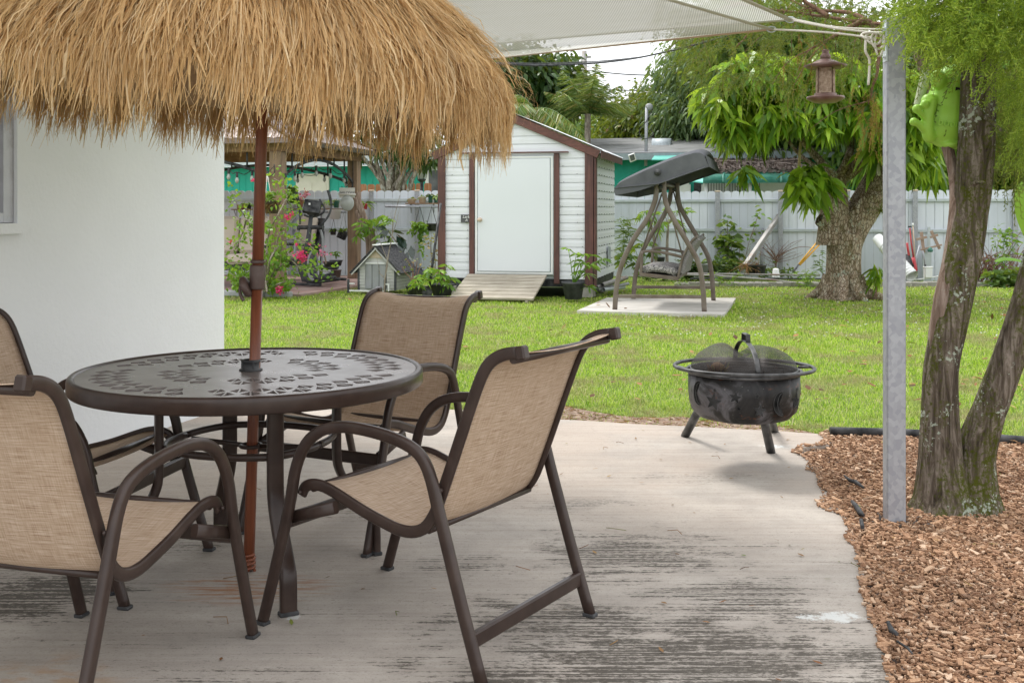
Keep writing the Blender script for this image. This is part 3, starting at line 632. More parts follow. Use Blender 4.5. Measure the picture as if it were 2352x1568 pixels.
# clover flowers, fallen leaves, twigs
m = MB(); n_ = 420; yy = 11*(20/11.)**RNG.random(n_); xx = RNG.uniform(.1,.5,n_)*yy; kk = ~inpoly(xx,yy,shed_poly)&~inpoly(xx,yy,[p[:2] for p in SL]); xx = xx[kk]; yy = yy[kk]
C = np.repeat(np.stack([xx,yy,np.full(len(xx),.0)],1),4,0); leaves(m, C, RNG.normal(size=(len(C),3))*np.array([1,1,.4]), .014, .012, 0)
m.build('clover_flowers', leafmat('white clover petals', [(0.,(.7,.7,.66)),(1.,(.8,.8,.78))], .2), label='tiny white flowers dotted through the lawn below the swing and the big tree', cat='flowers', kind='stuff')
m = MB()
n_ = 620; yy = 7.2*(20/7.2)**RNG.random(n_); xx = RNG.uniform(-.15,.5,n_)*yy; kk = ~inpoly(xx,yy,patio_poly)&~inpoly(xx,yy,mul_poly)&(RNG.random(n_)<np.where(xx/yy>.25,1,.35)); xx = xx[kk]; yy = yy[kk]
leaves(m, np.stack([xx,yy,np.full(len(xx),-.005)],1), RNG.normal(size=(len(xx),3))*np.array([1,1,.25]), RNG.uniform(.04,.11,len(xx)), RNG.uniform(.02,.05,len(xx)), -.1, flat=.8)
xs, ys = scatter_poly(dirt_poly, 900, -.5, 3, 5.8, 7.6)
ribbons(m, np.stack([xs,ys,np.full(len(xs),GZ+.014)],1), np.stack([xs+RNG.normal(0,.03,len(xs)),ys+RNG.normal(0,.02,len(xs)),np.full(len(xs),GZ+.02)],1), .006)
n_ = 210; xx = RNG.uniform(-1.6,1.9,n_); yy = RNG.uniform(2.9,6.4,n_); kk = inpoly(xx,yy,patio_poly)&(RNG.random(n_)<np.clip(.25+xx*.4,.15,1)); xx = xx[kk]; yy = yy[kk]
leaves(m, np.stack([xx,yy,np.full(len(xx),.005)],1), RNG.normal(size=(len(xx),3))*np.array([1,1,.02]), RNG.uniform(.012,.04,len(xx)), RNG.uniform(.004,.014,len(xx)), -.12, flat=1.)
n_ = 260; xx = RNG.uniform(1.5,3.4,n_); yy = RNG.uniform(2.6,6.2,n_); kk = ~inpoly(xx,yy,patio_poly); xx = xx[kk]; yy = yy[kk]
leaves(m, np.stack([xx,yy,np.full(len(xx),.002)],1), RNG.normal(size=(len(xx),3))*np.array([1,1,.1]), RNG.uniform(.015,.05,len(xx)), RNG.uniform(.006,.012,len(xx)), -.1, flat=1.)
for i in range(26):
    a = Vector((random.uniform(-1.3,1.6), random.uniform(3,6), .004)); t_ = random.uniform(0,6.28); ll = random.uniform(.03,.09)
    if not inpoly(np.array([a.x]),np.array([a.y]),patio_poly)[0]: continue
    m.tube([a, a+Vector((math.cos(t_)*ll*.5, math.sin(t_)*ll*.5, .008)), a+Vector((math.cos(t_+.5)*ll, math.sin(t_+.5)*ll, .002))], .0013, 4)
m.build('leaf_litter', 'leaf_litter', label='scattered fallen leaves, straw and twigs on the patio and lawn', cat='leaf litter', kind='stuff')
# ================================================================ white house wall at the left
H0 = Vector((-1.874,7.03,0)); HV = dirV(A0); HU = dirU(A0)
house = thing('white_house', H0, 'corner of a white stucco house wall with a window behind the umbrella', 'house')
m = MB()
def wq(s, z, off=0.): return H0-HV*s+HU*off+Vector((0,0,z))
# wall runs from the far corner towards the camera; window opening between s=1.98 and s=3.2
W0, W1, WZ0, WZ1 = 1.90, 3.25, 1.225, 2.3
Rw = Matrix((HV, -HU, Vector((0,0,1)))).transposed()
def wbox(s0, s1, z0, z1, d0, d1, mb, mi=0): # d: depth inwards from wall face (positive = behind face)
    c = H0-HV*((s0+s1)/2)-HU*((d0+d1)/2)+Vector((0,0,(z0+z1)/2)); mb.box(c, (s1-s0, abs(d1-d0), z1-z0), Rw, mi)
wbox(0, W0, -.1, 2.62, 0, .2, m); wbox(W0, W1, -.1, WZ0, 0, .2, m); wbox(W0, W1, WZ1, 2.62, 0, .2, m); wbox(W1, 8, -.1, 2.62, 0, .2, m)
c = H0-HU*2.7+Vector((0,0,1.26)); c -= HV*.1; m.box(c, (.2, 5., 2.72), Rw)
m.build('wall', 'plaster', house)
m = MB(); wbox(-.35, 8, 2.625, 2.72, -.35, 3, m); wbox(-.36, 8, 2.60, 2.78, -.38, -.352, m); m.build('eaves', 'white', house)
wf = MB(); 
for a in ((W0+.003,W0+.07,WZ0+.003,WZ1,.02,.15),(W1-.07,W1,WZ0,WZ1,.02,.15),(W0+.072,W1-.072,WZ1-.07,WZ1-.003,.02,.15),(W0+.072,W1-.072,WZ0+.003,WZ0+.05,.02,.15),(W0+.075,W0+.10,WZ0+.053,WZ1-.073,.05,.12),(W0+.6,W0+.64,WZ0+.053,WZ1-.073,.05,.12)): wbox(*a, wf)
wfo = wf.build('window', 'window_grey', house)
p = MB(); wbox(W0+.1, W1-.072, WZ0+.052, WZ1-.072, .1, .105, p); p.build('pane', 'glass_dark', wfo)
p = MB(); wbox(W0-.03, W1+.05, WZ0-.05, WZ0, -.03, .0, p); p.build('sill', 'plaster', wfo)
# ================================================================ white fences
def fence(name, P0, a, s0, s1, z0, z1, bw, posts, label, rails=(.97,.55), group='white fence runs behind the lawn'):
    u = dirU(a); nv = -dirV(a); t = thing(name, P0+u*s0, label, 'fence', group)
    m = MB(); n = int((s1-s0)/bw); R = faceR(a)
    for i in range(n):
        a0 = s0+i*bw; off = nv*(.004*(i % 2)+random.uniform(0,.002)); cx = a0+bw/2; rr = bw*.5-.0035
        zt = z1-rr*.55; pts = [P0+u*(cx-rr)+Vector((0,0,z0)), P0+u*(cx+rr)+Vector((0,0,z0))]
        for k in range(9):
            th = math.pi*k/8; pts.append(P0+u*(cx+rr*math.cos(th))+Vector((0,0,zt+rr*.55*math.sin(th))))
        m.prism(pts, off+nv*.0, off-nv*.018)
        if int((a0-s0)/1.2) % 2 == 0 or a0 < s0+1.5:
            for q in (-.62,-.3,.05,.38,.7): m.box(P0+u*(cx+q*rr)+nv*.007+off+Vector((0,0,(z0+zt-.12)/2)), (.007, .006, zt-z0-.22), R.copy() @ Matrix(((1,0,0),(0,0,1),(0,-1,0))))
    m.build('picket_panel', 'white_vinyl', t)
    b = MB(); b.box(P0+u*((s0+s1)/2)-nv*.032+Vector((0,0,(z0+z1-.16)/2)), ((s1-s0), .012, z1-z0-.18), Matrix((u, -nv, Vector((0,0,1)))).transposed()); b.build('backing_sheet', 'rail', t)
    Rr = Matrix((u, -nv, Vector((0,0,1)))).transposed()
    for zr in rails:
        r = MB(); zc = z0+(z1-z0)*zr if zr < .9 else z1-.19
        r.box(P0+u*((s0+s1)/2)+nv*.032+Vector((0,0,zc)), (s1-s0, .03, .06), Rr, bev=.006); r.build('rail', 'rail', t)
    for s in posts:
        r = MB(); r.box(P0+u*s+nv*.085+Vector((0,0,(z0+z1)/2-.02)), (.09,.07,z1-z0+.0), Rr, bev=.006)
        po = r.build('post', 'galv', t); c_ = MB(); c_.box(P0+u*s+nv*.085+Vector((0,0,z1-.005)), (.1,.08,.03), Rr, bev=.006); c_.build('cap', 'tan', po)
    return t
FP = P(1440,628,21.9); FP.z = 0; FA = 15.
def fs(x, P0=FP, a=FA): return VP(x, 500, P0, a)[0]
fence('white_fence', FP, FA, -.9, fs(2560), -.04, 1.675, .157, [fs(q) for q in (1508,1649,1793,1947,2101,2330)], 'white scalloped fence with galvanised posts behind the swing and the trees')
FL = P(1010,628,21.6); FL.z = 0; FLA = 2.
fence('white_fence', FL, FLA, -11, .8, -.04, 1.69, .157, [VP(q,500,FL,FLA)[0] for q in (670,855,959)], 'white scalloped fence with galvanised posts behind the gazebo and the dog house')
# ================================================================ shed
def shp(s, z, o=0.): return shed_C+SU*s+Vector((0,0,z))-SV*o     # s: 0 right corner, negative left; o: out of the front face
SW = 2.44; SD = 2.35; ZB0, ZE, ZPK = .24, 2.19, 2.66
shed = thing('garden_shed', shed_C-SU*1.2, 'white sided garden shed with a white door and dark red brown trim', 'shed')
Rf = Matrix((SU, SV, Vector((0,0,1)))).transposed()
def roofz(s): return ZE+(ZPK-ZE)*(1-abs(s+SW/2)/(SW/2))
prof = [(0,.010),(.060,.0095),(.085,.006),(.109,.004),(.1095,-.010),(.1178,-.010),(.1183,.010)]
def laps(mb, o0, du, out, s0f, s1f, z0, z1, ends=None):
    z = z0
    while z < z1-.02:
        for (pa, oa), (pb, ob) in zip(prof[:-1], prof[1:]):
            za = min(z+pa*1.04, z1); zb = min(z+pb*1.04, z1)
            if zb-za <= 0 and pa > 0.1: continue
            a0, a1 = s0f(za), s1f(za); b0, b1 = s0f(zb), s1f(zb)
            if a1-a0 < .02: continue
            q = [o0+du*a0+out*oa+Vector((0,0,za)), o0+du*a1+out*oa+Vector((0,0,za)), o0+du*max(b1,b0+.001)+out*ob+Vector((0,0,zb)), o0+du*b0+out*ob+Vector((0,0,zb))]
            mb.poly(q)
        z += .1232
DL, DR = [VP(ZB(q,600)[0], 500, shed_C, SA)[0] for q in (358,938)]; DZ0 = .30; DZ1 = VP(ZB(600,362)[0], ZB(600,362)[1], shed_C, SA)[1]
m = MB()
laps(m, shed_C, SU, -SV, lambda z:-SW+.02, lambda z:DL-.05, ZB0, ZE)
laps(m, shed_C, SU, -SV, lambda z:DR+.05, lambda z:-.02, ZB0, ZE)
def rz_inv(z): return (1-(z-ZE)/(ZPK-ZE))*SW/2 if z > ZE else SW/2
laps(m, shed_C, SU, -SV, lambda z:max(DL-.05, -SW/2-rz_inv(z)), lambda z:min(DR+.05, -SW/2+rz_inv(z)), ZB0+.1232*14, ZE)
laps(m, shed_C, SU, -SV, lambda z:-SW/2-rz_inv(z)+.01, lambda z:-SW/2+rz_inv(z)-.01, ZE, ZPK)
m.build('front_siding', 'white_metal', shed)
m = MB(); laps(m, shed_C, SV, SU, lambda z:.03, lambda z:SD, ZB0, ZE-.04); m.build('side_siding', 'white_metal', shed)
sc_ = MB()
for z_ in np.arange(ZB0, ZE, .1232):
    for k_ in range(8): sc_.box(shed_C+SV*(.15+k_*.29+random.uniform(-.01,.01))+SU*.024+Vector((0,0,z_+.004)), (.012,.012,.012))
    for s_ in (-2.2,-1.95,-.2,-.5):
        if random.random() < .5: sc_.box(shed_C+SU*(s_+random.uniform(-.05,.05))-SV*.024+Vector((0,0,z_+.004)), (.009,.009,.009))
sc_.build('screws', 'black', shed, kind='stuff')
m = MB(); pts = [shp(-SW,ZB0),shp(0,ZB0),shp(0,ZE),shp(-SW/2,ZPK),shp(-SW,ZE)]; m.prism(pts, SV*.02, SV*(SD-.01)); m.build('core', 'rail', shed)
def trimV(s, z0, z1, w, o, name='trim', mi='shed_trim', d=.03):
    b = MB(); b.box(shp(s,(z0+z1)/2,o), (w, d, z1-z0), Rf, bev=.004); return b.build(name, mi, shed)
trimV(-.06, .13, ZE-.02, .13, .04, 'corner_trim'); trimV(-SW+.05, .13, ZE-.02, .12, .04, 'corner_trim')
b = MB(); b.box(shed_C+SU*.028+SV*.03+Vector((0,0,(ZE+.1)/2)), (.03,.15,ZE-.14), Rf, bev=.004); b.build('corner_trim', 'shed_trim', shed)
trimV(DL-.045, .17, DZ1+.03, .085, .04, 'door_trim'); trimV(DR+.045, .17, DZ1+.03, .085, .04, 'door_trim')
b = MB(); b.box(shp((DL+DR)/2, DZ1+.045, .06), (DR-DL+.46, .06, .02), Rf); b.build('door_header', 'shed_trim_x', shed)
b = MB(); b.box(shp((DL+DR)/2,(DZ0+DZ1)/2,.03), (DR-DL, .02, DZ1-DZ0), Rf, bev=.003)
dr_ = b.build('door', 'rail', shed)
for nm, ins, oo, mt in (('door_frame',.012,.045,'white'),('door_leaf',.055,.052,'door')):
    b = MB()
    if nm == 'door_leaf': b.box(shp((DL+DR)/2,(DZ0+DZ1)/2,oo), (DR-DL-2*ins, .03, DZ1-DZ0-2*ins+.01), Rf, bev=.006)
    else:
        for (sa,sb,za,zb) in ((DL+ins,DL+ins+.03,DZ0+ins,DZ1-ins),(DR-ins-.03,DR-ins,DZ0+ins,DZ1-ins),(DL+ins+.031,DR-ins-.031,DZ1-ins-.03,DZ1-ins),(DL+ins+.031,DR-ins-.031,DZ0+ins,DZ0+ins+.03)):
            b.box(shp((sa+sb)/2,(za+zb)/2,oo), (sb-sa,.02,zb-za), Rf, bev=.003)
    b.build(nm, mt, dr_)
s_, z_ = VP(*ZB(400,830), shed_C, SA); b = MB(); Ry = Matrix((SU, Vector((0,0,1)), -SV)).transposed()
b.lathe([(0,0),(.036,0),(.034,.012),(.014,.02),(.014,.035),(.028,.045),(.032,.062),(.024,.078),(0,.082)], shp(s_,z_,.066), 16, 0, Ry); b.build('knob', 'tan', dr_)
s_, z_ = VP(*ZB(295,822), shed_C, SA); b = MB(); b.box(shp(s_,z_,.045), (.165,.012,.125), Rf, bev=.003); sg = b.build('sign', 'letter', shed)
text_mesh('lettering', 'Lark', .062, 'white', sg, shp(s_,z_+.025,.053), faceR(SA), .0012, .35); text_mesh('lettering', 'A', .06, 'white', sg, shp(s_+.005,z_-.027,.053), faceR(SA), .0012, .3)
# fascia boards and roof
for sgn in (-1,1):
    e = shp(-SW/2+sgn*(SW/2+.09), ZE-.055+.0, .05); pk = shp(-SW/2, ZPK+.035, .05); b = MB()
    b.beam(e+SU*0, pk, .035, .125, bev=.004); b.build('fascia', 'shed_trim_x', shed)
    b = MB(); zz = .075
    rows = []; nsc = 74
    for k in range(nsc+1):
        s = -.10+(SD+.2)*k/nsc; hgt = .006*math.sin(k*math.pi/2*1.0)+(.012 if k%4==0 else 0)
        rows.append([shp(-SW/2+sgn*(SW/2+.15), ZE-.02+zz-.055+hgt)+SV*s, shp(-SW/2+sgn*.0, ZPK+.04+zz+hgt)+SV*s])
    grid_surface(b, rows, 0, False); b.build('roof', 'white_metal', shed)
b = MB(); b.beam(shed_C+SU*.13+Vector((0,0,ZE-.055))+SV*-.05, shed_C+SU*.13+Vector((0,0,ZE-.055))+SV*(SD+.05), .02, .11); b.build('side_fascia', 'shed_trim', shed)
b = MB(); b.box(shp(-SW/2,.175,.0)+SV*SD/2, (SW-.02,SD-.02,.11), Rf); b.build('skid_frame', 'black', shed)
for a in ((-2.3,.1),(-1.2,.1),(-.15,.1),(-.15,1.2),(-.15,2.1),(-2.3,1.2)):
    b = MB(); b.box(shp(a[0],.04,-a[1]), (.3,.3,.15), Rf, bev=.01); b.build('foundation_block', 'block', shed)
s_, z_ = VP(*ZS(163,1170), shed_C+SU*.03, -(90-SA)); b = MB(); q = shed_C+SV*1.45+SU*.04+Vector((0,0,.55)); b.box(q, (.012,.22,.3), Rf)
for k in range(6): b.box(q+SU*.01+SV*(-.08+k*.032), (.01,.012,.26), Rf)
b.build('vent', 'rail', shed)
rp = thing('wooden_ramp', G(1150,685), 'bleached wooden plank ramp leading up to the white shed door', 'ramp')
rs = VP(ZB(330,1242)[0],630,shed_C,SA)[0]; re = VP(ZB(893,1250)[0],630,shed_C,SA)[0]
for k in range(7):
    t0 = k/7; d_ = lambda t: shed_C-SV*(.10+t*1.02)+Vector((0,0,.285-.285*t))
    a = d_(t0)+SU*(rs-.03); c = d_(t0)+SU*(re); sl = -(SV*1.02+Vector((0,0,.285))); sl.normalize()
    b = MB(); off = sl*.075; b.beam(a+off+Vector((0,0,.01)), c+off+Vector((0,0,.01)), .13, .035, up=Vector((0,0,1))-sl*sl.z, bev=.005); b.build('plank', 'ramp_wood', rp)
for s in (rs+.1, re-.1):
    b = MB(); b.beam(d_(0)+SU*s-Vector((0,0,.05)), d_(1)+SU*s-Vector((0,0,.05)), .04, .07); b.build('stringer', 'ramp_wood', rp)
# ================================================================ patio table
TC = Vector((-.93,3.845,0)); TH = .72; TR = .61
table = thing('patio_table', TC, 'round brown metal patio table with a perforated top and the umbrella pole through it', 'table')
def table_top():
    cu = bpy.data.curves.new('top', 'CURVE'); cu.dimensions = '2D'; cu.fill_mode = 'BOTH'; cu.extrude = .006
    def spl(pts):
        s = cu.splines.new('POLY'); s.points.add(len(pts)-1); s.use_cyclic_u = True
        for i, (x, y) in enumerate(pts): s.points[i].co = (x, y, 0, 1)
    spl([(.585*math.cos(2*math.pi*k/96), .585*math.sin(2*math.pi*k/96)) for k in range(96)])
    spl([(.028*math.cos(2*math.pi*k/20), .028*math.sin(2*math.pi*k/20)) for k in range(20)])
    def pp(r, a): return (r*math.cos(a), r*math.sin(a))
    def cell(r0, r1, a, da):                             # kite split by a radial bar into two slim triangles
        rm = (r0+r1)/2; g_ = .0028/rm
        for sg in (-1,1): spl([pp(r0,a+sg*g_), pp(rm+(r1-r0)*.12,a+sg*da), pp(r1,a+sg*g_)])
    for (r0, r1, n) in ((.190,.262,24),(.248,.322,24),(.405,.478,40),(.466,.540,40)):
        for k in range(n):
            quad = (k/n*8) % 1.0
            if (r0 < .3 and (k % 6) == 5) or (r0 > .4 and (k % 10) == 9): continue
            off = .5 if r0 in (.248,.466) else 0
            a = 2*math.pi*(k+off)/n; cell(r0, r1, a, math.pi/n*.84)
    tmp = bpy.data.objects.new('tmp', cu); COL.objects.link(tmp); me = bpy.data.meshes.new_from_object(tmp); bpy.data.objects.remove(tmp)
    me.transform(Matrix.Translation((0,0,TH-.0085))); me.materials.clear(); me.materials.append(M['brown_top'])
    o = bpy.data.objects.new('tabletop', me); COL.objects.link(o); o.parent = table
table_top()
m = MB(); pr = [(.584,TH-.006),(.589,TH+.001),(.596,TH+.004),(.603,TH+.003),(.609,TH-.003),(.611,TH-.012),(.611,TH-.046),(.606,TH-.052),(.590,TH-.053),(.586,TH-.048),(.584,TH-.006)]
m.lathe(pr, TC, 96); m.build('rim', 'brown', table)
m = MB()
for k in range(3):
    a = k*math.pi/3; d = Vector((math.cos(a),math.sin(a),0)); m.beam(TC-d*.585+Vector((0,0,TH-.022)), TC+d*.585+Vector((0,0,TH-.022)), .02, .02)
m.build('underframe', 'brown', table)
LA = [math.radians(q) for q in (-62,26,118,207)]
for a in LA:
    d = Vector((math.cos(a),math.sin(a),0)); sd_ = Vector((-d.y,d.x,0))
    path = [(.315,TH-.03),(.315,.55),(.315,.40),(.325,.33),(.37,.25),(.44,.16),(.462,.12),(.466,.07),(.466,.0)]
    p = catmull([TC+d*r+Vector((0,0,z)) for r, z in path], 5); m = MB(); m.tube(p, 1, 12, sect=(.0275,.014,.5), up=sd_)
    lg = m.build('leg', 'brown', table); m = MB(); m.box(p[-1]+Vector((0,0,.007)), (.062,.034,.014), Matrix((sd_,d,Vector((0,0,1)))).transposed(), bev=.003); m.build('foot_cap', 'black', lg)
def rsq(r, z, rot, n=8, k=.35):
    pts = []
    for q in range(4):
        a = LA[q]
        for j in range(-n, n+1):
            b = j/n*math.pi/4; rr = r*(1/(abs(math.cos(b))**1+abs(math.sin(b))**1))**k*1.0 if False else r/(abs(math.cos(b))**1.55+abs(math.sin(b))**1.55)**(1/1.55)
            pts.append(TC+Vector((rr*math.cos(a+b), rr*math.sin(a+b), z)))
    return pts
m = MB(); m.tube(rsq(.30,.47,0), .013, 8, closed=True); m.build('upper_ring', 'brown', table)
m = MB(); m.tube([TC+Vector((.295*math.cos(a),.295*math.sin(a),.445)) for a in [LA[0]+2*math.pi*k/40 for k in range(40)]], .0, 4, closed=True)
m = MB(); m.tube([TC+Vector((.036*math.cos(2*math.pi*k/24),.036*math.sin(2*math.pi*k/24),.45)) for k in range(24)], .007, 8, closed=True)
for a in (LA[0]+math.pi/4, LA[2]+math.pi/4): m.tube([TC+Vector((.036*math.cos(a),.036*math.sin(a),.45)), TC+Vector((.24*math.cos(a),.24*math.sin(a),.46))], .009, 8)
m.build('pole_ring', 'brown', table)
m = MB(); m.lathe([(.024,TH+.036),(.033,TH+.036),(.034,TH+.028),(.030,TH+.026),(.030,TH+.004),(.041,TH+.002),(.041,TH-.0015),(.024,TH-.002)], TC, 24)
for k in range(4): a = k*math.pi/2+.5; m.box(TC+Vector((.031*math.cos(a),.031*math.sin(a),TH+.017)), (.006,.006,.02))
m.build('hole_collar', 'black', table)
# ================================================================ thatched umbrella
pb = G(571,1312); ptp = P(604,200,3.86)
umb = thing('thatched_umbrella', pb, 'straw thatched tiki umbrella on a reddish wooden pole through the table', 'umbrella')
def pl(t): return pb+(ptp-pb)*t
def tz(z): return (z-pb.z)/(ptp.z-pb.z)
ax = (ptp-pb).normalized()
m = MB(); m.tube([pl(tz(.04)), pl(tz(.5)), pl(tz(1.03))], 1, 12, sect=(.019,.019,.75)); 
tip = [pl(tz(z)) for z in (.04,.02,.0)]; m.tube(tip, [.019,.012,.004], 10)
hel = [pl(tz(.004+.06*k/40))+Vector((.021*math.cos(k*.62),.021*math.sin(k*.62),0)) for k in range(41)]; m.tube(hel, .0055, 6); m.build('lower_pole', 'pole_wood', umb)
m = MB(); m.tube([pl(tz(1.03)), pl(tz(1.5)), pl(tz(2.12))], .0205, 14); m.build('upper_pole', 'pole_wood', umb)
jm = plain('brown moulded joint', (.075,.035,.025), .5)
m = MB(); m.tube([pl(tz(z)) for z in (1.005,1.012,1.085,1.092)], [.024,.0275,.0275,.025], 16); m.tube([pl(tz(z)) for z in (1.097,1.103,1.11)], [.024,.026,.023], 16); jo = m.build('joint_sleeve', jm, umb)
m = MB(); q = pl(tz(1.03))+Vector((-.036,-.02,0)); Rk = Matrix.Rotation(math.radians(70), 3, 'Y'); m.lathe([(0,-.01),(.034,-.01),(.038,-.004),(.038,.006),(.03,.012),(0,.012)], q-Vector((0,0,.015)), 20, 0, Rk)
m.tube(catmull([q+Vector((-.012,0,.01)), q+Vector((-.02,-.004,-.03)), q+Vector((-.006,-.006,-.065))],4), .006, 6); m.build('crank', jm, jo)
# dome of straw; the canopy leans a little to the right
UC = Vector((-.99,3.86,-.005)); tiltv = Matrix.Rotation(math.radians(4.), 3, 'Y')
pr_r = np.array([0,.12,.29,.45,.60,.73,.84,.915,.955]); pr_z = np.array([2.25,2.24,2.20,2.13,2.045,1.955,1.86,1.765,1.67]); s_ax = np.linspace(0,1,9)
def dome(s, a, off):
    r = np.interp(s, s_ax, pr_r)+off; z = np.interp(s, s_ax, pr_z)+off*.4
    return r*np.cos(a), r*np.sin(a), z
def strands(mb, N, s0, s1, length, off, w, hang):
    a = RNG.uniform(0,2*math.pi,N); st = RNG.uniform(s0,s1,N); K = 8; Ln = length*RNG.uniform(.72,1.05,N)*(1+.14*np.sin(a*17+1)*np.sin(a*5))
    clump = .5+.5*np.sin(a*23+2*np.sin(a*7))*np.cos(a*11+1.3); aw = a+.02*np.sin(a*31)
    o = off+RNG.uniform(0,.03,N); da = RNG.normal(0,.03,N); P_ = []
    arc = 1.22                                             # metres of dome per unit s
    for k in range(K):
        t = k/(K-1); sl_ = st+Ln*t/arc; over = np.maximum(sl_-.97,0)*arc; ss = np.minimum(sl_,.97)
        x_, y_, z_ = dome(ss, aw+da*t*t, o+t*hang*RNG.uniform(.2,1,N)+over*.05); z_ = z_-over+RNG.normal(0,.003,N)
        P_.append(np.stack([x_,y_,z_],1))
    P_ = np.stack(P_,1); out = np.stack([-np.sin(aw),np.cos(aw),np.zeros(N)],1); tw = RNG.normal(0,.6,N)
    rad = np.stack([np.cos(aw),np.sin(aw),np.zeros(N)],1); S = out*np.cos(tw)[:,None]+rad*np.sin(tw)[:,None]
    wid = (w*RNG.uniform(.6,1.3,N)*(1+1.5*(RNG.random(N)<.12)))[:,None]
    V = []
    for k in range(K):
        f = 1-.75*(k/(K-1))**2; V += [P_[:,k]-S*wid*f*.5, P_[:,k]+S*wid*f*.5]
    V = (np.stack(V,1).reshape(-1,3)-np.array([0,0,1.6]))@np.array(tiltv).T+np.array([UC.x,UC.y,1.6+UC.z])
    b = np.arange(N)[:,None]*(2*K); mb.add(V, [b+np.array([[2*k,2*k+1,2*k+3,2*k+2]]) for k in range(K-1)])
def fix_tilt(mb):                                         # tilt about the canopy centre at z 1.6
    return mb
m = MB(); strands(m, 12000, .64, .80, .38, .0, .0042, .02); strands(m, 4500, .80, .93, .26, .0, .0042, .02); m.build('lower_fringe', 'thatch', umb)
m = MB(); strands(m, 13000, .40, .66, .42, .02, .0042, .03); m.build('middle_fringe', 'thatch', umb)
m = MB(); strands(m, 11000, .06, .40, .46, .06, .0044, .035); strands(m, 1200, .1, .8, .33, .07, .0025, .06); m.build('upper_fringe', 'thatch', umb)
m = MB(); rows = []
for k in range(49):
    a = 2*math.pi*k/48; x_, y_, z_ = dome(np.linspace(0,.93,10), a, -.012); rows.append([tiltv@(Vector(q)-Vector((0,0,1.6)))+Vector((UC.x,UC.y,1.6+UC.z)) for q in zip(x_,y_,z_)])
grid_surface(m, rows); m.build('lining', plain('woven straw lining', (.42,.27,.12), .9, var=.3, scale=20), umb)
for k in range(8):
    a = 2*math.pi*k/8+.2; m = MB(); x_, y_, z_ = dome(np.linspace(.03,.92,8), a, -.03); m.tube([tiltv@(Vector(q)-Vector((0,0,1.6)))+Vector((UC.x,UC.y,1.6+UC.z)) for q in zip(x_,y_,z_)], .006, 6); m.build('rib', 'pole_wood', umb)
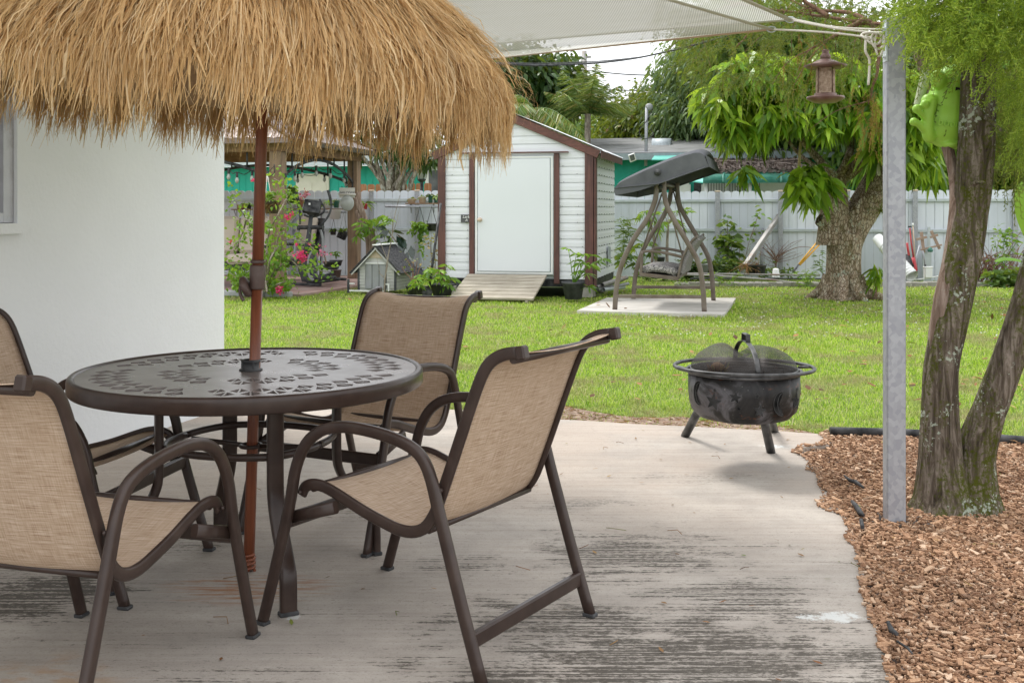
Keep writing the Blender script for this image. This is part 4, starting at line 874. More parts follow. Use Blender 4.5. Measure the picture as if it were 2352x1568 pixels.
# ================================================================ sling chairs
arm_path = [(.836,0),(.80,.115),(.765,.23),(.738,.32),(.714,.408),(.697,.49),(.672,.55),(.635,.598),(.575,.634),(.49,.650),(.389,.647),(.30,.634),(.235,.612),(.200,.580),(.176,.53),(.155,.46),(.133,.39),(.07,.19),(.006,.0)]
sling_path = [(.700,.415),(.686,.440),(.655,.452),(.61,.451),(.55,.434),(.459,.402),(.38,.380),(.325,.368),(.275,.368),(.230,.385),(.197,.425),(.172,.48),(.14,.56),(.097,.672),(.055,.780),(.025,.845),(-.005,.879),(-.045,.898),(-.085,.905)]
CHH = .30; SLH = .27
def make_chair(label):
    t = thing('sling_chair', (0,0,0), label, 'chair', 'sling chairs around the patio table')
    for sx in (-1,1):
        m = MB(); m.tube(catmull([(sx*(CHH+.005),y,z) for y,z in arm_path],3), 1, 12, sect=(.0165,.0135,.6), up=(1,0,0) if False else None) if False else m.tube(catmull([(sx*(CHH+.004),y,z) for y,z in arm_path],3), 1, 12, sect=(.0135,.0175,.6), up=(1,0,0))
        af = m.build('arm_and_legs', 'brown', t)
        for yy in (.834,.008): m = MB(); m.box((sx*(CHH+.004),yy,.006), (.032,.042,.012), bev=.003); m.build('foot_cap', 'black', af)
        m = MB(); m.tube(catmull([(sx*SLH,y,z) for y,z in sling_path],3), 1, 12, sect=(.0085,.0175,.6), up=(1,0,0)); m.build('side_rail', 'brown', t)
        m = MB(); m.box((sx*(SLH-.001),-.098,.9055), (.031,.03,.038), Matrix.Rotation(math.radians(-12),3,'X'), bev=.005); m.build('end_cap', 'brown', t)
        m = MB(); m.tube([(sx*.284,.728,.345),(sx*.284,.55,.40)], 1, 10, sect=(.011,.019,.6), up=(1,0,0)); m.build('seat_strut', 'brown', t)
        for q in ((sx*.285,.160,.505),(sx*.285,.694,.425)): m = MB(); m.ball(q, .007, 8, 6); m.build('bolt', 'brown', t)
    m = MB(); m.beam((-CHH,.045,.115),(CHH,.045,.115), .022, .045, bev=.005); m.build('rear_bar', 'brown', t)
    m = MB(); m.beam((-CHH,.735,.335),(CHH,.735,.335), .02, .045, bev=.005); m.build('front_bar', 'brown', t)
    m = MB(); m.tube([(-SLH,.214,.381),(SLH,.214,.381)], .0095, 10); m.build('lumbar_rod', 'brown', t)
    m = MB(); m.tube([(-SLH,-.070,.885),(SLH,-.070,.885)], .012, 10); m.build('top_rod', 'brown', t)
    m = MB(); m.tube([(-SLH,.655,.440),(SLH,.655,.440)], .012, 10); m.build('seat_rod', 'brown', t)
    # woven sling stretched between the rails (thin sheet with thickness)
    c2 = catmull([(0,y,z) for y,z in sling_path[1:]], 4); rows = []; n = 15; uv = []; L_ = 0
    for i, q in enumerate(c2):
        if i: L_ += (q-c2[i-1]).length
        t_ = (c2[min(i+1,len(c2)-1)]-c2[max(i-1,0)]).normalized(); nn = Vector((0,-t_.z,t_.y))
        if nn.z < 0 and abs(nn.z) > .9: nn = -nn
        for k in range(n):
            f = k/(n-1)*2-1; sag = -.012*(1-f*f); rows.append(Vector((f*(SLH-.0005), q.y, q.z))+Vector((0,-t_.z,t_.y))*0+Vector((0,t_.z,-t_.y))*(sag if False else .0)+Vector((0,0,-.014*(1-f*f)*max(0,abs(t_.y)))) + Vector((0,-.014*(1-f*f)*abs(t_.z),0)))
            uv.append((f*.27, L_))
    nr = len(c2); m = MB(); m.add([tuple(v) for v in rows], [[[i*n+k,i*n+k+1,(i+1)*n+k+1,(i+1)*n+k] for i in range(nr-1) for k in range(n-1)]], 0, True)
    so_ = m.build('sling', 'sling', t, uv=uv); sm_ = so_.modifiers.new('thickness', 'SOLIDIFY'); sm_.thickness = .003; sm_.offset = 0
    return t
def place(o, rear_mid, fwd):
    f = Vector((fwd[0],fwd[1],0)).normalized(); o.location = (rear_mid[0],rear_mid[1],.0); o.rotation_euler = (0,0,math.atan2(f.y,f.x)-math.pi/2)
ch0 = make_chair('tan sling chair right of the table seen from behind, nearest the fire pit')
chs = [copy_tree(ch0) for _ in range(3)]
place(ch0, (.09,3.165), (-.84,.54))
place(chs[0], (-1.305,2.54), (.278,.96)); chs[0]['label'] = 'tan sling chair at the bottom left, its back cut off by the photo edge'
place(chs[1], (-.435,4.90), (-.45,-.89)); chs[1]['label'] = 'tan sling chair behind the table with its back to the lawn and shed'
place(chs[2], (-2.02,3.93), (.98,-.17)); chs[2]['label'] = 'tan sling chair between the table and the white house wall'
# ================================================================ fire pit
fl = G(1570,1003); FPc = Vector((.98,5.18,0)); FPc = P(1708,1000,5.40); FPc.z = 0
pit = thing('fire_pit', FPc, 'sooty round steel fire pit with star and moon cutouts and a mesh lid', 'fire pit')
kz = lambda y: CH-(ZP(0,y)[1]-HY)*FPc.y/F
RB = (ZP(1572,0)[0]-ZP(480,0)[0])/2/F*FPc.y*.985; zt = kz(500); zb = kz(975)
print('pit', RB, zt, zb)
m = MB(); m.lathe([(0,zb),(RB*.55,zb+.004),(RB*.82,zb+.022),(RB*.94,zb+.055),(RB*.985,zb+.10),(RB,zb+.15),(RB,zt),(RB-.008,zt),(RB-.008,zb+.15),(RB*.8,zb+.04),(0,zb+.02)], FPc, 64); m.build('bowl', 'pit', pit)
m = MB(); ring = [FPc+Vector((RB*1.02*math.cos(a),RB*1.02*math.sin(a),zt+.004)) for a in np.linspace(0,2*math.pi,64,endpoint=False)]; m.tube(ring, .009, 8, closed=True); m.build('rim', 'pit_black', pit)
m = MB(); oval = []
hr = (ZP(1725,0)[0]-ZP(340,0)[0])/2/F*FPc.y*.95*1.0
ang = math.radians(-14)
for a in np.linspace(0,2*math.pi,72,endpoint=False):
    c_, s_ = math.cos(a), math.sin(a); x_ = math.copysign(abs(c_)**.92,c_)*hr*1.02; y_ = s_*RB*1.05; oval.append(FPc+Vector((x_*math.cos(ang)-y_*math.sin(ang), x_*math.sin(ang)+y_*math.cos(ang), zt+.022)))
m.tube(oval, .0095, 8, closed=True)
for sg in (-1,1):
    d = Vector((math.cos(ang)*sg,math.sin(ang)*sg,0)); e = Vector((-d.y,d.x,0)); m.tube([FPc+d*RB*.97+e*.10+Vector((0,0,zt+.015)), FPc+d*RB*1.17+e*.07+Vector((0,0,zt+.022))], .007, 6)
m.build('handle_ring', 'pit_black', pit)
m = MB()
for k in range(-13,14):
    y_ = k*RB/14; xx = math.sqrt(max(0,(RB*.97)**2-y_*y_)); m.tube([FPc+Vector((-xx,y_,zt-.012)), FPc+Vector((xx,y_,zt-.012))], .0028, 5)
m.tube([FPc+Vector((RB*.9*math.cos(a),RB*.9*math.sin(a),zt-.014)) for a in np.linspace(0,2*math.pi,40,endpoint=False)], .004, 5, closed=True)
for sg in (-1,1): m.tube([FPc+Vector((sg*RB*.55-.05,.0,zt-.01)), FPc+Vector((sg*RB*.55-.05,.0,zt+.02)), FPc+Vector((sg*RB*.55+.05,.0,zt+.02)), FPc+Vector((sg*RB*.55+.05,.0,zt-.01))], .003, 5)
m.build('cooking_grate', 'pit_black', pit)
m = MB(); rows = []; RD = RB*.955
for i in range(15):
    rr = RD*math.cos(i/14*math.pi/2)**.9 if i < 14 else 0.001
    rowp = []
    for k in range(65):
        a = 2*math.pi*k/64; hh = math.sin(i/14*math.pi/2)*.135
        dent = .085*math.exp(-((rr*math.cos(a))/.06)**2)*max(0,hh/.135-.15); x_ = rr*math.cos(a); y_ = rr*math.sin(a)
        rowp.append(FPc+Vector((x_,y_,zt+.012+hh-dent-.012*math.sin(a*2+1)*hh/.135)))
    rows.append(rowp)
uvl = grid_surface(m, rows); uvl = uvl*np.array([3.2,.9]); ld = m.build('mesh_lid', 'wire_mesh', pit, uv=uvl)
m = MB(); m.tube([FPc+Vector((RD*math.cos(a),RD*math.sin(a),zt+.013)) for a in np.linspace(0,2*math.pi,64,endpoint=False)], .005, 6, closed=True); m.build('lid_rim', 'pit_black', ld)
arc_ = [FPc+Vector((.012,-RD*math.cos(a)*1.0,zt+.014+.125*math.sin(a)+.01)) for a in np.linspace(0,math.pi,25)]
m = MB(); m.tube(arc_[:], 1, 8, sect=(.012,.0025,.4), up=(1,0,0)); m.build('lid_strap', 'pit_black', ld)
m = MB(); m.tube([FPc+Vector((.012,-.05,zt+.145)),FPc+Vector((.012,-.045,zt+.185)),FPc+Vector((.012,.05,zt+.185)),FPc+Vector((.012,.055,zt+.145))], 1, 8, sect=(.012,.003,.4), up=(1,0,0)); m.build('lid_handle', 'pit_black', ld)
for (x, y, tx, ty) in ((440,1150,590,960),(1285,1310,1215,1010),(1320,1105,1290,1000)):
    f = ZP(x,y); foot = G(f[0], f[1]-3); tp = ZP(tx,ty); ddir = (foot-FPc); ddir.z = 0; top = FPc+ddir*.62; top.z = zb+.03
    m = MB(); m.tube([foot+Vector((0,0,.0)), top], .0235, 18); m.build('leg', 'pit_black', pit)
def on_bowl(cx, cz, shape, name):
    mb = MB(); V = []
    for (dx, dz) in shape:
        a = math.asin(max(-1,min(1,(cx)/RB)))+dx/RB; V.append(FPc+Vector((RB*1.003*math.sin(a), -RB*1.003*math.cos(a), cz+dz)))
    c0 = sum(V, Vector())/len(V); a = math.atan2(c0.x-FPc.x, -(c0.y-FPc.y)); c0 = FPc+Vector((RB*1.004*math.sin(a), -RB*1.004*math.cos(a), c0.z))
    n = len(V); mb.add([tuple(v) for v in V]+[tuple(c0)], [[[k,(k+1)%n,n] for k in range(n)]]); mb.build(name, 'dark_void', pit)  # dark patch on the solid bowl paints the shade inside a cutout
    mb = MB(); mb.tube(V, .0014, 4, closed=True); return mb.build(name+'_edge', 'pit_black', pit)
def star(r, rot=0): return [((r if k%2==0 else r*.42)*math.sin(k*math.pi/5+rot), (r if k%2==0 else r*.42)*math.cos(k*math.pi/5+rot)) for k in range(10)]
def moon(r):
    o = [(-r*math.sin(t)*1.0, r*math.cos(t)) for t in np.linspace(-.25,math.pi+.25,12)]; i_ = [(-r*.62*math.sin(t)*1.0+r*.10, r*.86*math.cos(t)) for t in np.linspace(math.pi+.1,-.1,12)]; return [(x*.8,z) for x,z in o+i_]
pxm = FPc.y/F*.6125/2.6138
for (x, y, r, k_) in ((655,730,.045,'s'),(840,672,.032,'s'),(1062,790,.032,'s'),(1456,742,.045,'s'),(668,622,.010,'s'),(1038,652,.014,'s'),(872,776,.012,'s'),(1472,630,.010,'s'),(1280,735,.058,'m'),(545,675,.058,'m'),(1555,660,.03,'s')):
    on_bowl((x-1026)*pxm, kz(y)+.0, star(r,.15) if k_ == 's' else moon(r), 'star_cutout' if k_ == 's' else 'moon_cutout')
m = MB(); m.ball(FPc+Vector((-RB*.48,.0,zt+.018)), (.035,.03,.028), 8, 6); m.ball(FPc+Vector((-RB*.42,.03,zt+.012)), (.03,.02,.02), 8, 6)
for k in range(40):
    a = random.uniform(0,6.28); m.tube([FPc+Vector((-RB*.46+.03*math.cos(a),.03*math.sin(a),zt)), FPc+Vector((-RB*.46+.055*math.cos(a),.055*math.sin(a),zt+random.uniform(0,.05)))], .002, 4)
m.build('leaf_clump', 'leaf_litter', label='clump of dry leaves lying on the fire pit grate under the mesh lid', cat='dry leaves')
# ================================================================ galvanised post, ropes, sails
PB = G(2054,1196,-.02); sail_post = thing('sail_post', PB, 'square galvanised steel post standing in the mulch holding the shade sail rope', 'post')
pw = .078; Rp = Matrix.Rotation(math.radians(-6), 3, 'Z')
ptz = CH+(HY-32)*PB.y/F; m = MB(); m.box(PB+Vector((0,0,(ptz)/2-.02)), (pw,pw,ptz+.04), Rp, bev=.006); m.build('steel_tube', 'galv', sail_post)
m = MB()
for zz in (.045,.105,.165): m.tube([PB+Vector((-.048,-.02,ptz-zz)), PB+Vector((-.036,-.02,ptz-zz))], .011, 6); m.tube([PB+Vector((-.056,-.02,ptz-zz)), PB+Vector((-.04,-.02,ptz-zz))], .005, 6)
m.box(PB+Vector((-.043,-.015,ptz-.105)), (.006,.045,.16)); m.build('eye_bolt_plate', 'rail', sail_post)
post_eye = PB+Vector((-.052,-.02,ptz-.075))
A1 = P(1815,46,4.62); A2 = P(1772,68,4.66)
rope = thing('sail_rope', post_eye, 'white rope tied in loose loops from the steel post to the shade sail corners', 'rope')
def rp_(pts, r, name='strand', mt='rope', n=7): m = MB(); m.tube(pts, r, 6); m.build(name, mt, rope)
rp_(catmull([A1, (A1+post_eye)/2+Vector((0,0,-.004)), post_eye+Vector((0,0,.01))],6), .0045)
rp_(catmull([A1+Vector((0,0,.006)), (A1+post_eye)/2+Vector((0,.02,.006)), post_eye+Vector((0,0,.025))],6), .004)
rp_(catmull([A2, (A2+post_eye)/2, post_eye+Vector((-.04,-.01,-.012))],6), .0045)
k0 = post_eye+Vector((-.05,-.02,-.01))
for (w_, h_, a0, dx) in ((.035,.05,.3,0),(.028,.07,.0,.02),(.02,.10,-.2,.03),(.045,.03,.8,-.02)):
    pts = []
    for k in range(15):
        a = 2*math.pi*k/14; x_ = w_*math.sin(a); z_ = -h_*(1-math.cos(a))*.5; pts.append(k0+Vector((dx+x_*math.cos(a0)-z_*math.sin(a0)*.3, -.01*math.sin(a*2), z_+.02)))
    rp_(catmull(pts,2), .0048, 'loop')
rp_(catmull([k0+Vector((-.03,0,0)), k0+Vector((-.035,-.01,-.06)), k0+Vector((-.015,0,-.10)), k0+Vector((-.02,0,-.2))],5), .0055, 'tail')
m = MB(); m.tube([post_eye+Vector((.012*math.cos(a),0,.018*math.sin(a))) for a in np.linspace(0,6.28,16,endpoint=False)], .0035, 6, closed=True); m.build('shackle', 'rail', sail_post)
def sail(name, A, B, C, mat, label, hem, sagf=.16, n=26, dip=0.):
    t = thing(name, A, label, 'shade sail', 'shade sails over the patio'); A, B, C = Vector(A), Vector(B), Vector(C)
    cen = (A+B+C)/3
    def edge(a, b, t_): p = a+(b-a)*t_; mid = (a+b)/2; inw = (cen-mid); return p+inw*(sagf*4*t_*(1-t_)*.55)
    rows = []
    for i in range(n+1):
        u_ = i/n; a = edge(A,B,u_); b = edge(A,C,u_); r = []
        for k in range(n+1):
            v = k/n; base = a+(b-a)*v; e = edge(B,C,v); strt = B+(C-B)*v; base = base+(e-strt)*(u_**2); base.z -= dip*math.sin(math.pi*v)*u_*(1-u_*.5)+.012*math.sin(7*v+5*u_)*u_; r.append(base)
        rows.append(r)
    m = MB(); uv = grid_surface(m, rows); uv = uv[:, ::-1]*np.array([1.,1.]); o = m.build('cloth', mat, t, uv=uv)
    for nm, pts in (('hem',[edge(A,B,q/n) for q in range(n+1)]), ('back_hem',[edge(A,C,q/n) for q in range(n+1)])):
        m = MB(); m.tube(pts, 1, 6, sect=(.004,.016,1), up=(0,0,1)); m.build('hem', 'hem' if nm == 'back_hem' else hem, t)
    m = MB(); m.tube([A+Vector((.02*math.cos(a),0,.012*math.sin(a))) for a in np.linspace(0,6.28,14,endpoint=False)], .003, 6, closed=True); m.build('corner_ring', 'rail', t)
    return t
sail('shade_sail', A1, (-1.3,6.3,2.13), (-3.0,1.0,2.95), 'sail2', 'upper grey green shade sail whose corner is roped to the post', 'hem', .05, dip=.06)
sail('shade_sail', A2, (-1.84,7.0,2.06), (-2.9,2.4,2.75), 'sail', 'lower striped mesh shade sail edged in peach webbing', 'hem_peach', .05, dip=.07)
# ================================================================ bird feeder
bf = P(1896,180,6.2); zf = lambda y: CH-(ZT(0,y)[1]-HY)*6.2/F; pxf = 6.2/F*.3515
feeder = thing('bird_feeder', (bf.x,bf.y,zf(670)), 'bronze hanging bird feeder with a wide roof and a seed tube', 'bird feeder')
def FX(z, r): return [(a*pxf, zf(b)) for a,b in zip(r,z)]
c_ = (bf.x,bf.y,0)
m = MB(); m.lathe(FX([450,446,430,412,395,383],[20,118,138,85,52,24]), c_, 32); m.build('roof', 'feeder', feeder)
m = MB(); m.lathe(FX([385,372,355,345,330,322],[30,36,26,20,26,0]), c_, 20); m.build('cap', 'feeder', feeder)
m = MB(); m.lathe(FX([440,620],[60,62]), c_, 24); m.build('seed_tube', 'seed', feeder)
m = MB(); m.lathe(FX([675,672,650,640,632,640,655,0.][:7],[0,70,118,122,118,80,60]), c_, 32)
m.lathe(FX([640,612,608],[72,70,0]), c_, 20); m.build('tray', 'feeder', feeder)
m = MB()
for a in range(4): t = a*math.pi/2+.5; m.tube([Vector((bf.x+66*pxf*math.cos(t),bf.y+66*pxf*math.sin(t),zf(630))), Vector((bf.x+62*pxf*math.cos(t),bf.y+62*pxf*math.sin(t),zf(435)))], .003, 5)
m.tube([Vector((bf.x,bf.y,zf(325))), Vector((bf.x-.01,bf.y,zf(200))), Vector((bf.x+.02,bf.y+.02,zf(0)-.05))], .003, 5); m.build('hanger', 'rust', feeder)
# ================================================================ frog bath-toy holder on the tree
fd = 4.85; zfr = lambda x, y, d=fd: P(*ZT(x,y), d); kf = fd/F*.3515
frog = thing('frog_toy_scoop', zfr(1130,960), 'lime green frog shaped plastic toy pod hanging beside the mossy trunk', 'toy holder')
m = MB(); Rt = Matrix.Rotation(math.radians(12), 3, 'Y')
m.ball(zfr(1140,770), (160*kf,.08,200*kf), 24, 16, 0, Rt); m.ball(zfr(1155,670), (150*kf,.078,200*kf), 20, 14, 0, Rt); m.ball(zfr(1175,570), (140*kf,.072,150*kf), 20, 14, 0, Rt)
m.ball(zfr(1078,520,fd-.05), (52*kf,.03,66*kf), 16, 12); m.ball(zfr(1020,660,fd-.04), (55*kf,.03,48*kf), 16, 12)
m.tube(catmull([zfr(1035,650,fd-.05),zfr(1010,760,fd-.06),zfr(1010,880,fd-.05),zfr(1035,905,fd-.03)],5), [38*kf]*16, 14)
m.tube(catmull([zfr(1030,880,fd-.04),zfr(980,840,fd-.06),zfr(950,810,fd-.07),zfr(922,797,fd-.07)],5), [34*kf*(1-.35*min(1,i/8)) for i in range(16)], 14); m.ball(zfr(918,797,fd-.07), 29*kf, 14, 10)
m.tube(catmull([zfr(1015,840,fd-.05),zfr(985,770,fd-.07),zfr(955,735,fd-.08),zfr(940,712,fd-.08)],5), 20*kf, 12); m.ball(zfr(938,712,fd-.08), 31*kf, 14, 10)
m.tube(catmull([zfr(1005,800,fd-.05),zfr(998,740,fd-.07),zfr(992,690,fd-.07)],5), 20*kf, 12); m.ball(zfr(990,682,fd-.075), 30*kf, 14, 10)
m.ball(zfr(1165,945,fd-.03), (75*kf,.035,32*kf), 16, 10)
fo = m.build('body', 'frog', frog); r_ = fo.modifiers.new('merge', 'REMESH'); r_.mode = 'VOXEL'; r_.voxel_size = .0045; r_.use_smooth_shade = True
sm = fo.modifiers.new('soft', 'SMOOTH'); sm.iterations = 7; sm.factor = .6
text_mesh('embossed_name', 'boon', .048, 'frog', frog, zfr(1150,805,fd-.084), Matrix.Rotation(math.radians(90),3,'X') @ Matrix.Rotation(math.radians(-8),3,'Z'), .003)
m = MB(); m.tube([zfr(945,690,fd+.06), zfr(1010,470,fd+.06)], [28*kf,42*kf], 20, cap=False); m.tube([zfr(948,688,fd+.06), zfr(1010,470,fd+.06)], [24*kf,37*kf], 20, cap=False); m.build('scoop_tube', 'frog_pale', frog)
m = MB(); q = zfr(1205,600,fd-.066); m.box(q, (.028,.012,.036), Rt, bev=.004); m.build('slot', 'dark_void', frog)  # dark box paints the shade inside the slot
# ================================================================ trees
def trunk_tube(mb, pts, rs, n=24, lump=.10, seed=0., ridge=.05, sub=6, flute=7):
    c = catmull(pts, sub); N = len(c); rr = np.interp(np.linspace(0,len(rs)-1,N), range(len(rs)), rs)
    V = []; prev = None
    for i in range(N):
        t = (c[min(i+1,N-1)]-c[max(i-1,0)]).normalized()
        a = (Vector((1,0,0)) if prev is None else prev); a = (a-t*a.dot(t)).normalized(); prev = a; b = t.cross(a)
        for k in range(n):
            th = 2*math.pi*k/n; z = i/sub
            f = 1+lump*math.sin(2*th+seed+z*.9)+lump*.6*math.sin(3*th+1.7*seed-z*1.3)+ridge*math.sin(flute*th+2*seed+math.sin(z*1.2))+ridge*.5*math.sin((flute*2+1)*th+z)
            v = c[i]+(a*math.cos(th)+b*math.sin(th))*rr[i]*f; V.append(tuple(v))
    mb.add(V, [[[i*n+k,i*n+(k+1)%n,(i+1)*n+(k+1)%n,(i+1)*n+k] for i in range(N-1) for k in range(n)]], 0, True)
    return c
# ---- near two-trunk conifer
cd = 4.72
con = thing('conifer_tree', (G(2165,1160,-.03).x, cd, -.03), 'two trunked conifer with mossy fibrous bark and feathery sprays at the right', 'tree')
def cp(x, y, d=cd): return P(x, y, d)
k_ = cd/F
m = MB()
trunk_tube(m, [cp(2168,1185),cp(2168,1140),cp(2161,1050),cp(2158,950),cp(2160,850),cp(2181,744),cp(2199,656),cp(2216,569),cp(2229,490),cp(2238,394),cp(2246,262),cp(2250,120),cp(2262,-120),cp(2270,-420),cp(2275,-800)], [q*k_ for q in (88,62,46,39,38,41,42,40,36,38,38,36,32,20,5)], 32, .05, .4, .035, 8, 9)
m.build('trunk', 'bark_cedar', con)
m = MB(); trunk_tube(m, [cp(2225,1185,cd+.02),cp(2228,1120,cd+.02),cp(2240,1040,cd+.01),cp(2275,940,cd-.02),cp(2325,800,cd-.05),cp(2375,640,cd-.08),cp(2420,430,cd-.1),cp(2450,100,cd-.1),cp(2470,-300,cd-.1),cp(2480,-700,cd-.1)], [q*k_ for q in (78,56,44,37,36,36,34,30,18,5)], 32, .06, 2.1, .035, 8, 9)
m.build('trunk', 'bark_cedar', con)
m = MB(); trunk_tube(m, [cp(2150,900,cd-.0),cp(2152,800,cd-.0),cp(2172,690,cd-.02),cp(2190,580,cd-.0),cp(2196,480,cd+.02),cp(2190,400,cd+.08),cp(2178,345,cd+.1),cp(2150,240,cd+.15),cp(2100,100,cd+.3)], [q*k_ for q in (8,18,22,20,16,13,13,12,10)], 20, .10, 1.1, .08, 7)
m.build('pale_stem', 'bark_pale', con)
m = MB()
for (x0,y0,x1,y1) in ((2240,260,2300,300),(2245,150,2120,60),(2250,100,2350,40),(2225,430,2262,420)):
    m = MB(); branch(m, [cp(x0,y0), cp((x0+x1)/2,(y0+y1)/2-6,cd-.1), cp(x1,y1,cd-.2)], .016, .005); m.build('limb', 'bark_cedar', con)
def sprays(mb, bases, dirs, Ln, nb=26, bl=.035, w=.0032, droop=.5, sub=True):
    bases = np.asarray(bases); N = len(bases); dirs = norm_(np.asarray(dirs)); Ln = np.broadcast_to(Ln,(N,))
    S = norm_(np.cross(dirs, RNG.normal(size=(N,3)))); A = []; B = []; Wd = []
    for j in range(nb):
        t = (j+.5)/nb; sgn = 1 if j % 2 else -1; p = bases+dirs*(Ln*t)[:,None]; p[:,2] -= droop*t*t*Ln
        dd = dirs*.75+S*sgn*.85+RNG.normal(size=(N,3))*.22; dd[:,2] -= .25; dd = norm_(dd); l_ = bl*(1.15-.75*t)*RNG.uniform(.7,1.2,N)
        q = p+dd*l_[:,None]; A.append(p); B.append(q)
        if sub:
            for s2 in (-1,1):
                p2 = p+dd*(l_*.45)[:,None]; d2 = norm_(dd+S*s2*.7+RNG.normal(size=(N,3))*.3); A.append(p2); B.append(p2+d2*(l_*.55)[:,None])
    for j in range(4):
        t0, t1 = j/4, (j+1)/4; p = bases+dirs*(Ln*t0)[:,None]; q = bases+dirs*(Ln*t1)[:,None]; p[:,2] -= droop*t0*t0*Ln; q[:,2] -= droop*t1*t1*Ln; A.append(p); B.append(q)
    ribbons(mb, np.concatenate(A), np.concatenate(B), w)
def pts_in(poly, n, d0, d1):
    xs = [p[0] for p in poly]; ys = [p[1] for p in poly]; x = RNG.uniform(min(xs),max(xs),n*3); y = RNG.uniform(min(ys),max(ys),n*3); k = inpoly(x,y,poly); x = x[k][:n]; y = y[k][:n]; d = RNG.uniform(d0,d1,len(x))
    return np.stack([(x-CX)*d/F, d, CH-(y-HY)*d/F],1)
m = MB()
B_ = pts_in([(2085,10),(2100,60),(2160,120),(2240,150),(2330,120),(2460,100),(2460,-160),(2060,-160)], 900, 4.0, 4.75)
D_ = RNG.normal(size=(len(B_),3))*.45+np.array([-.55,-.3,-.15]); sprays(m, B_, D_, RNG.uniform(.10,.2,len(B_)), 22, .036, .0042, .35); m.build('sprays', 'needle', con)
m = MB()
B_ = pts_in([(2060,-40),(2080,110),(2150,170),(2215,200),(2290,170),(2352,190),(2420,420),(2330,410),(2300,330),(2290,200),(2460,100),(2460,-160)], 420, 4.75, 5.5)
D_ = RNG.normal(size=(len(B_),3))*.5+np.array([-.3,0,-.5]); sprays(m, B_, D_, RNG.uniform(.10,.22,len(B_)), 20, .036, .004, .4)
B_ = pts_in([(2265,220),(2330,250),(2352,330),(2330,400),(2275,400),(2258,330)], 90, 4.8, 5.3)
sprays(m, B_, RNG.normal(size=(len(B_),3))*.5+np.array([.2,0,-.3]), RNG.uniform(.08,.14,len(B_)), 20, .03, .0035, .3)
m.build('shaded_sprays', 'needle_dark', con)  # shade put into the colour: darker copy of the bright needles
m = MB()
B_ = pts_in([(2290,150),(2340,170),(2400,160),(2420,420),(2350,330),(2310,230)], 120, 4.3, 4.7)
sprays(m, B_, RNG.normal(size=(len(B_),3))*.4+np.array([-.3,0,-.6]), RNG.uniform(.08,.16,len(B_)), 20, .034, .0034, .3); m.build('sprays', 'needle', con)
# overhanging limbs of the same conifer reaching left above the feeder
m = MB(); tw = []
for pth in ([(2260,-60,5.2),(2120,40,5.6),(2000,55,6.0),(1940,45,6.1),(1830,30,6.3),(1700,10,6.6),(1560,-30,6.9)], [(2000,52,6.0),(1950,30,6.1),(1860,20,6.3),(1780,-20,6.5)], [(1985,45,6.0),(1930,75,6.1),(1900,92,6.1),(1850,120,6.2)], [(1900,38,6.1),(1840,-5,6.2),(1800,-50,6.3)],
            [(1800,25,6.4),(1740,60,6.5),(1690,110,6.5)], [(2000,52,6.0),(2020,100,6.0),(2010,180,6.0),(1995,240,6.0)], [(1700,10,6.6),(1640,30,6.7),(1600,70,6.7)]):
    tw.append(branch(m, [P(*q) for q in pth], .016, .004, 6, jit=.006))
for i in range(46):
    p0 = random.choice(random.choice(tw)); a = P(1176+ (p0.x*F/p0.y), HY-(p0.z-CH)*F/p0.y, p0.y)
    e = a+Vector((random.uniform(-.35,.2), random.uniform(-.2,.2), random.uniform(-.35,.12))); branch(m, [a, (a+e)/2+Vector((random.uniform(-.05,.05),0,.03)), e], .004, .0012, 4)
m.build('overhanging_limb', 'twig', con)
m = MB()
B_ = pts_in([(1480,-60),(1510,30),(1580,120),(1600,180),(1700,200),(1800,210),(1880,200),(2000,160),(2060,130),(2060,-60)], 480, 5.8, 7.2)
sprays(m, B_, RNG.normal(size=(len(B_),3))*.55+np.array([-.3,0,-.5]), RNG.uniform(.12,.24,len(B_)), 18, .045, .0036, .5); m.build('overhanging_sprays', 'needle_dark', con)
m = MB(); B_ = pts_in([(1960,190),(2020,210),(2030,300),(1990,310),(1965,250)], 26, 5.9, 6.1)
B2 = pts_in([(1790,70),(1900,80),(1880,170),(1800,150)], 14, 6, 6.4); B_ = np.concatenate([B_,B2])
sprays(m, B_, RNG.normal(size=(len(B_),3))*.3+np.array([0,0,-1]), RNG.uniform(.12,.2,len(B_)), 18, .03, .003, .2); m.build('dead_sprays', 'needle_rust', con)
# ---- mango tree
md = 16.2; kk = md/F
man = thing('mango_tree', (P(1932,684,md).x, md, GZ), 'thick forked mango tree with cracked bark and long drooping bright green leaves', 'tree')
def MP(x, y, d=md, f=ZF): return P(*f(x,y), d)
m = MB(); s = .1875*kk
trunk_tube(m, [MP(1570,1040),MP(1568,990),MP(1565,900),MP(1570,760),MP(1580,600),MP(1590,430),MP(1600,250)], [q*s for q in (320,262,226,208,205,218,236)], 40, .05, .3, .025, 8, 6)
for a, ln in ((2.9,.25),(.3,.5),(-.5,.4),(-1.9,.3),(-1.2,.25)):
    c = MP(1570,990); d = Vector((math.cos(a),math.sin(a)*1,0)); trunk_tube(m, [c+d*.18+Vector((0,0,.25)), c+d*(.30)+Vector((0,0,.07)), c+d*(.3+ln*.5)-Vector((0,0,.02)), c+d*(.3+ln)-Vector((0,0,.07))], [.12,.09,.06,.02], 12, .1, a, .05)
s2 = .3515*kk
trunk_tube(m, [MP(400,1600,md,ZT),MP(400,1430,md,ZT),MP(398,1300,md,ZT),MP(400,1200,md,ZT),MP(420,1130,md,ZT)], [q*s2 for q in (120,92,84,78,60)], 28, .08, 1.3, .04, 8)
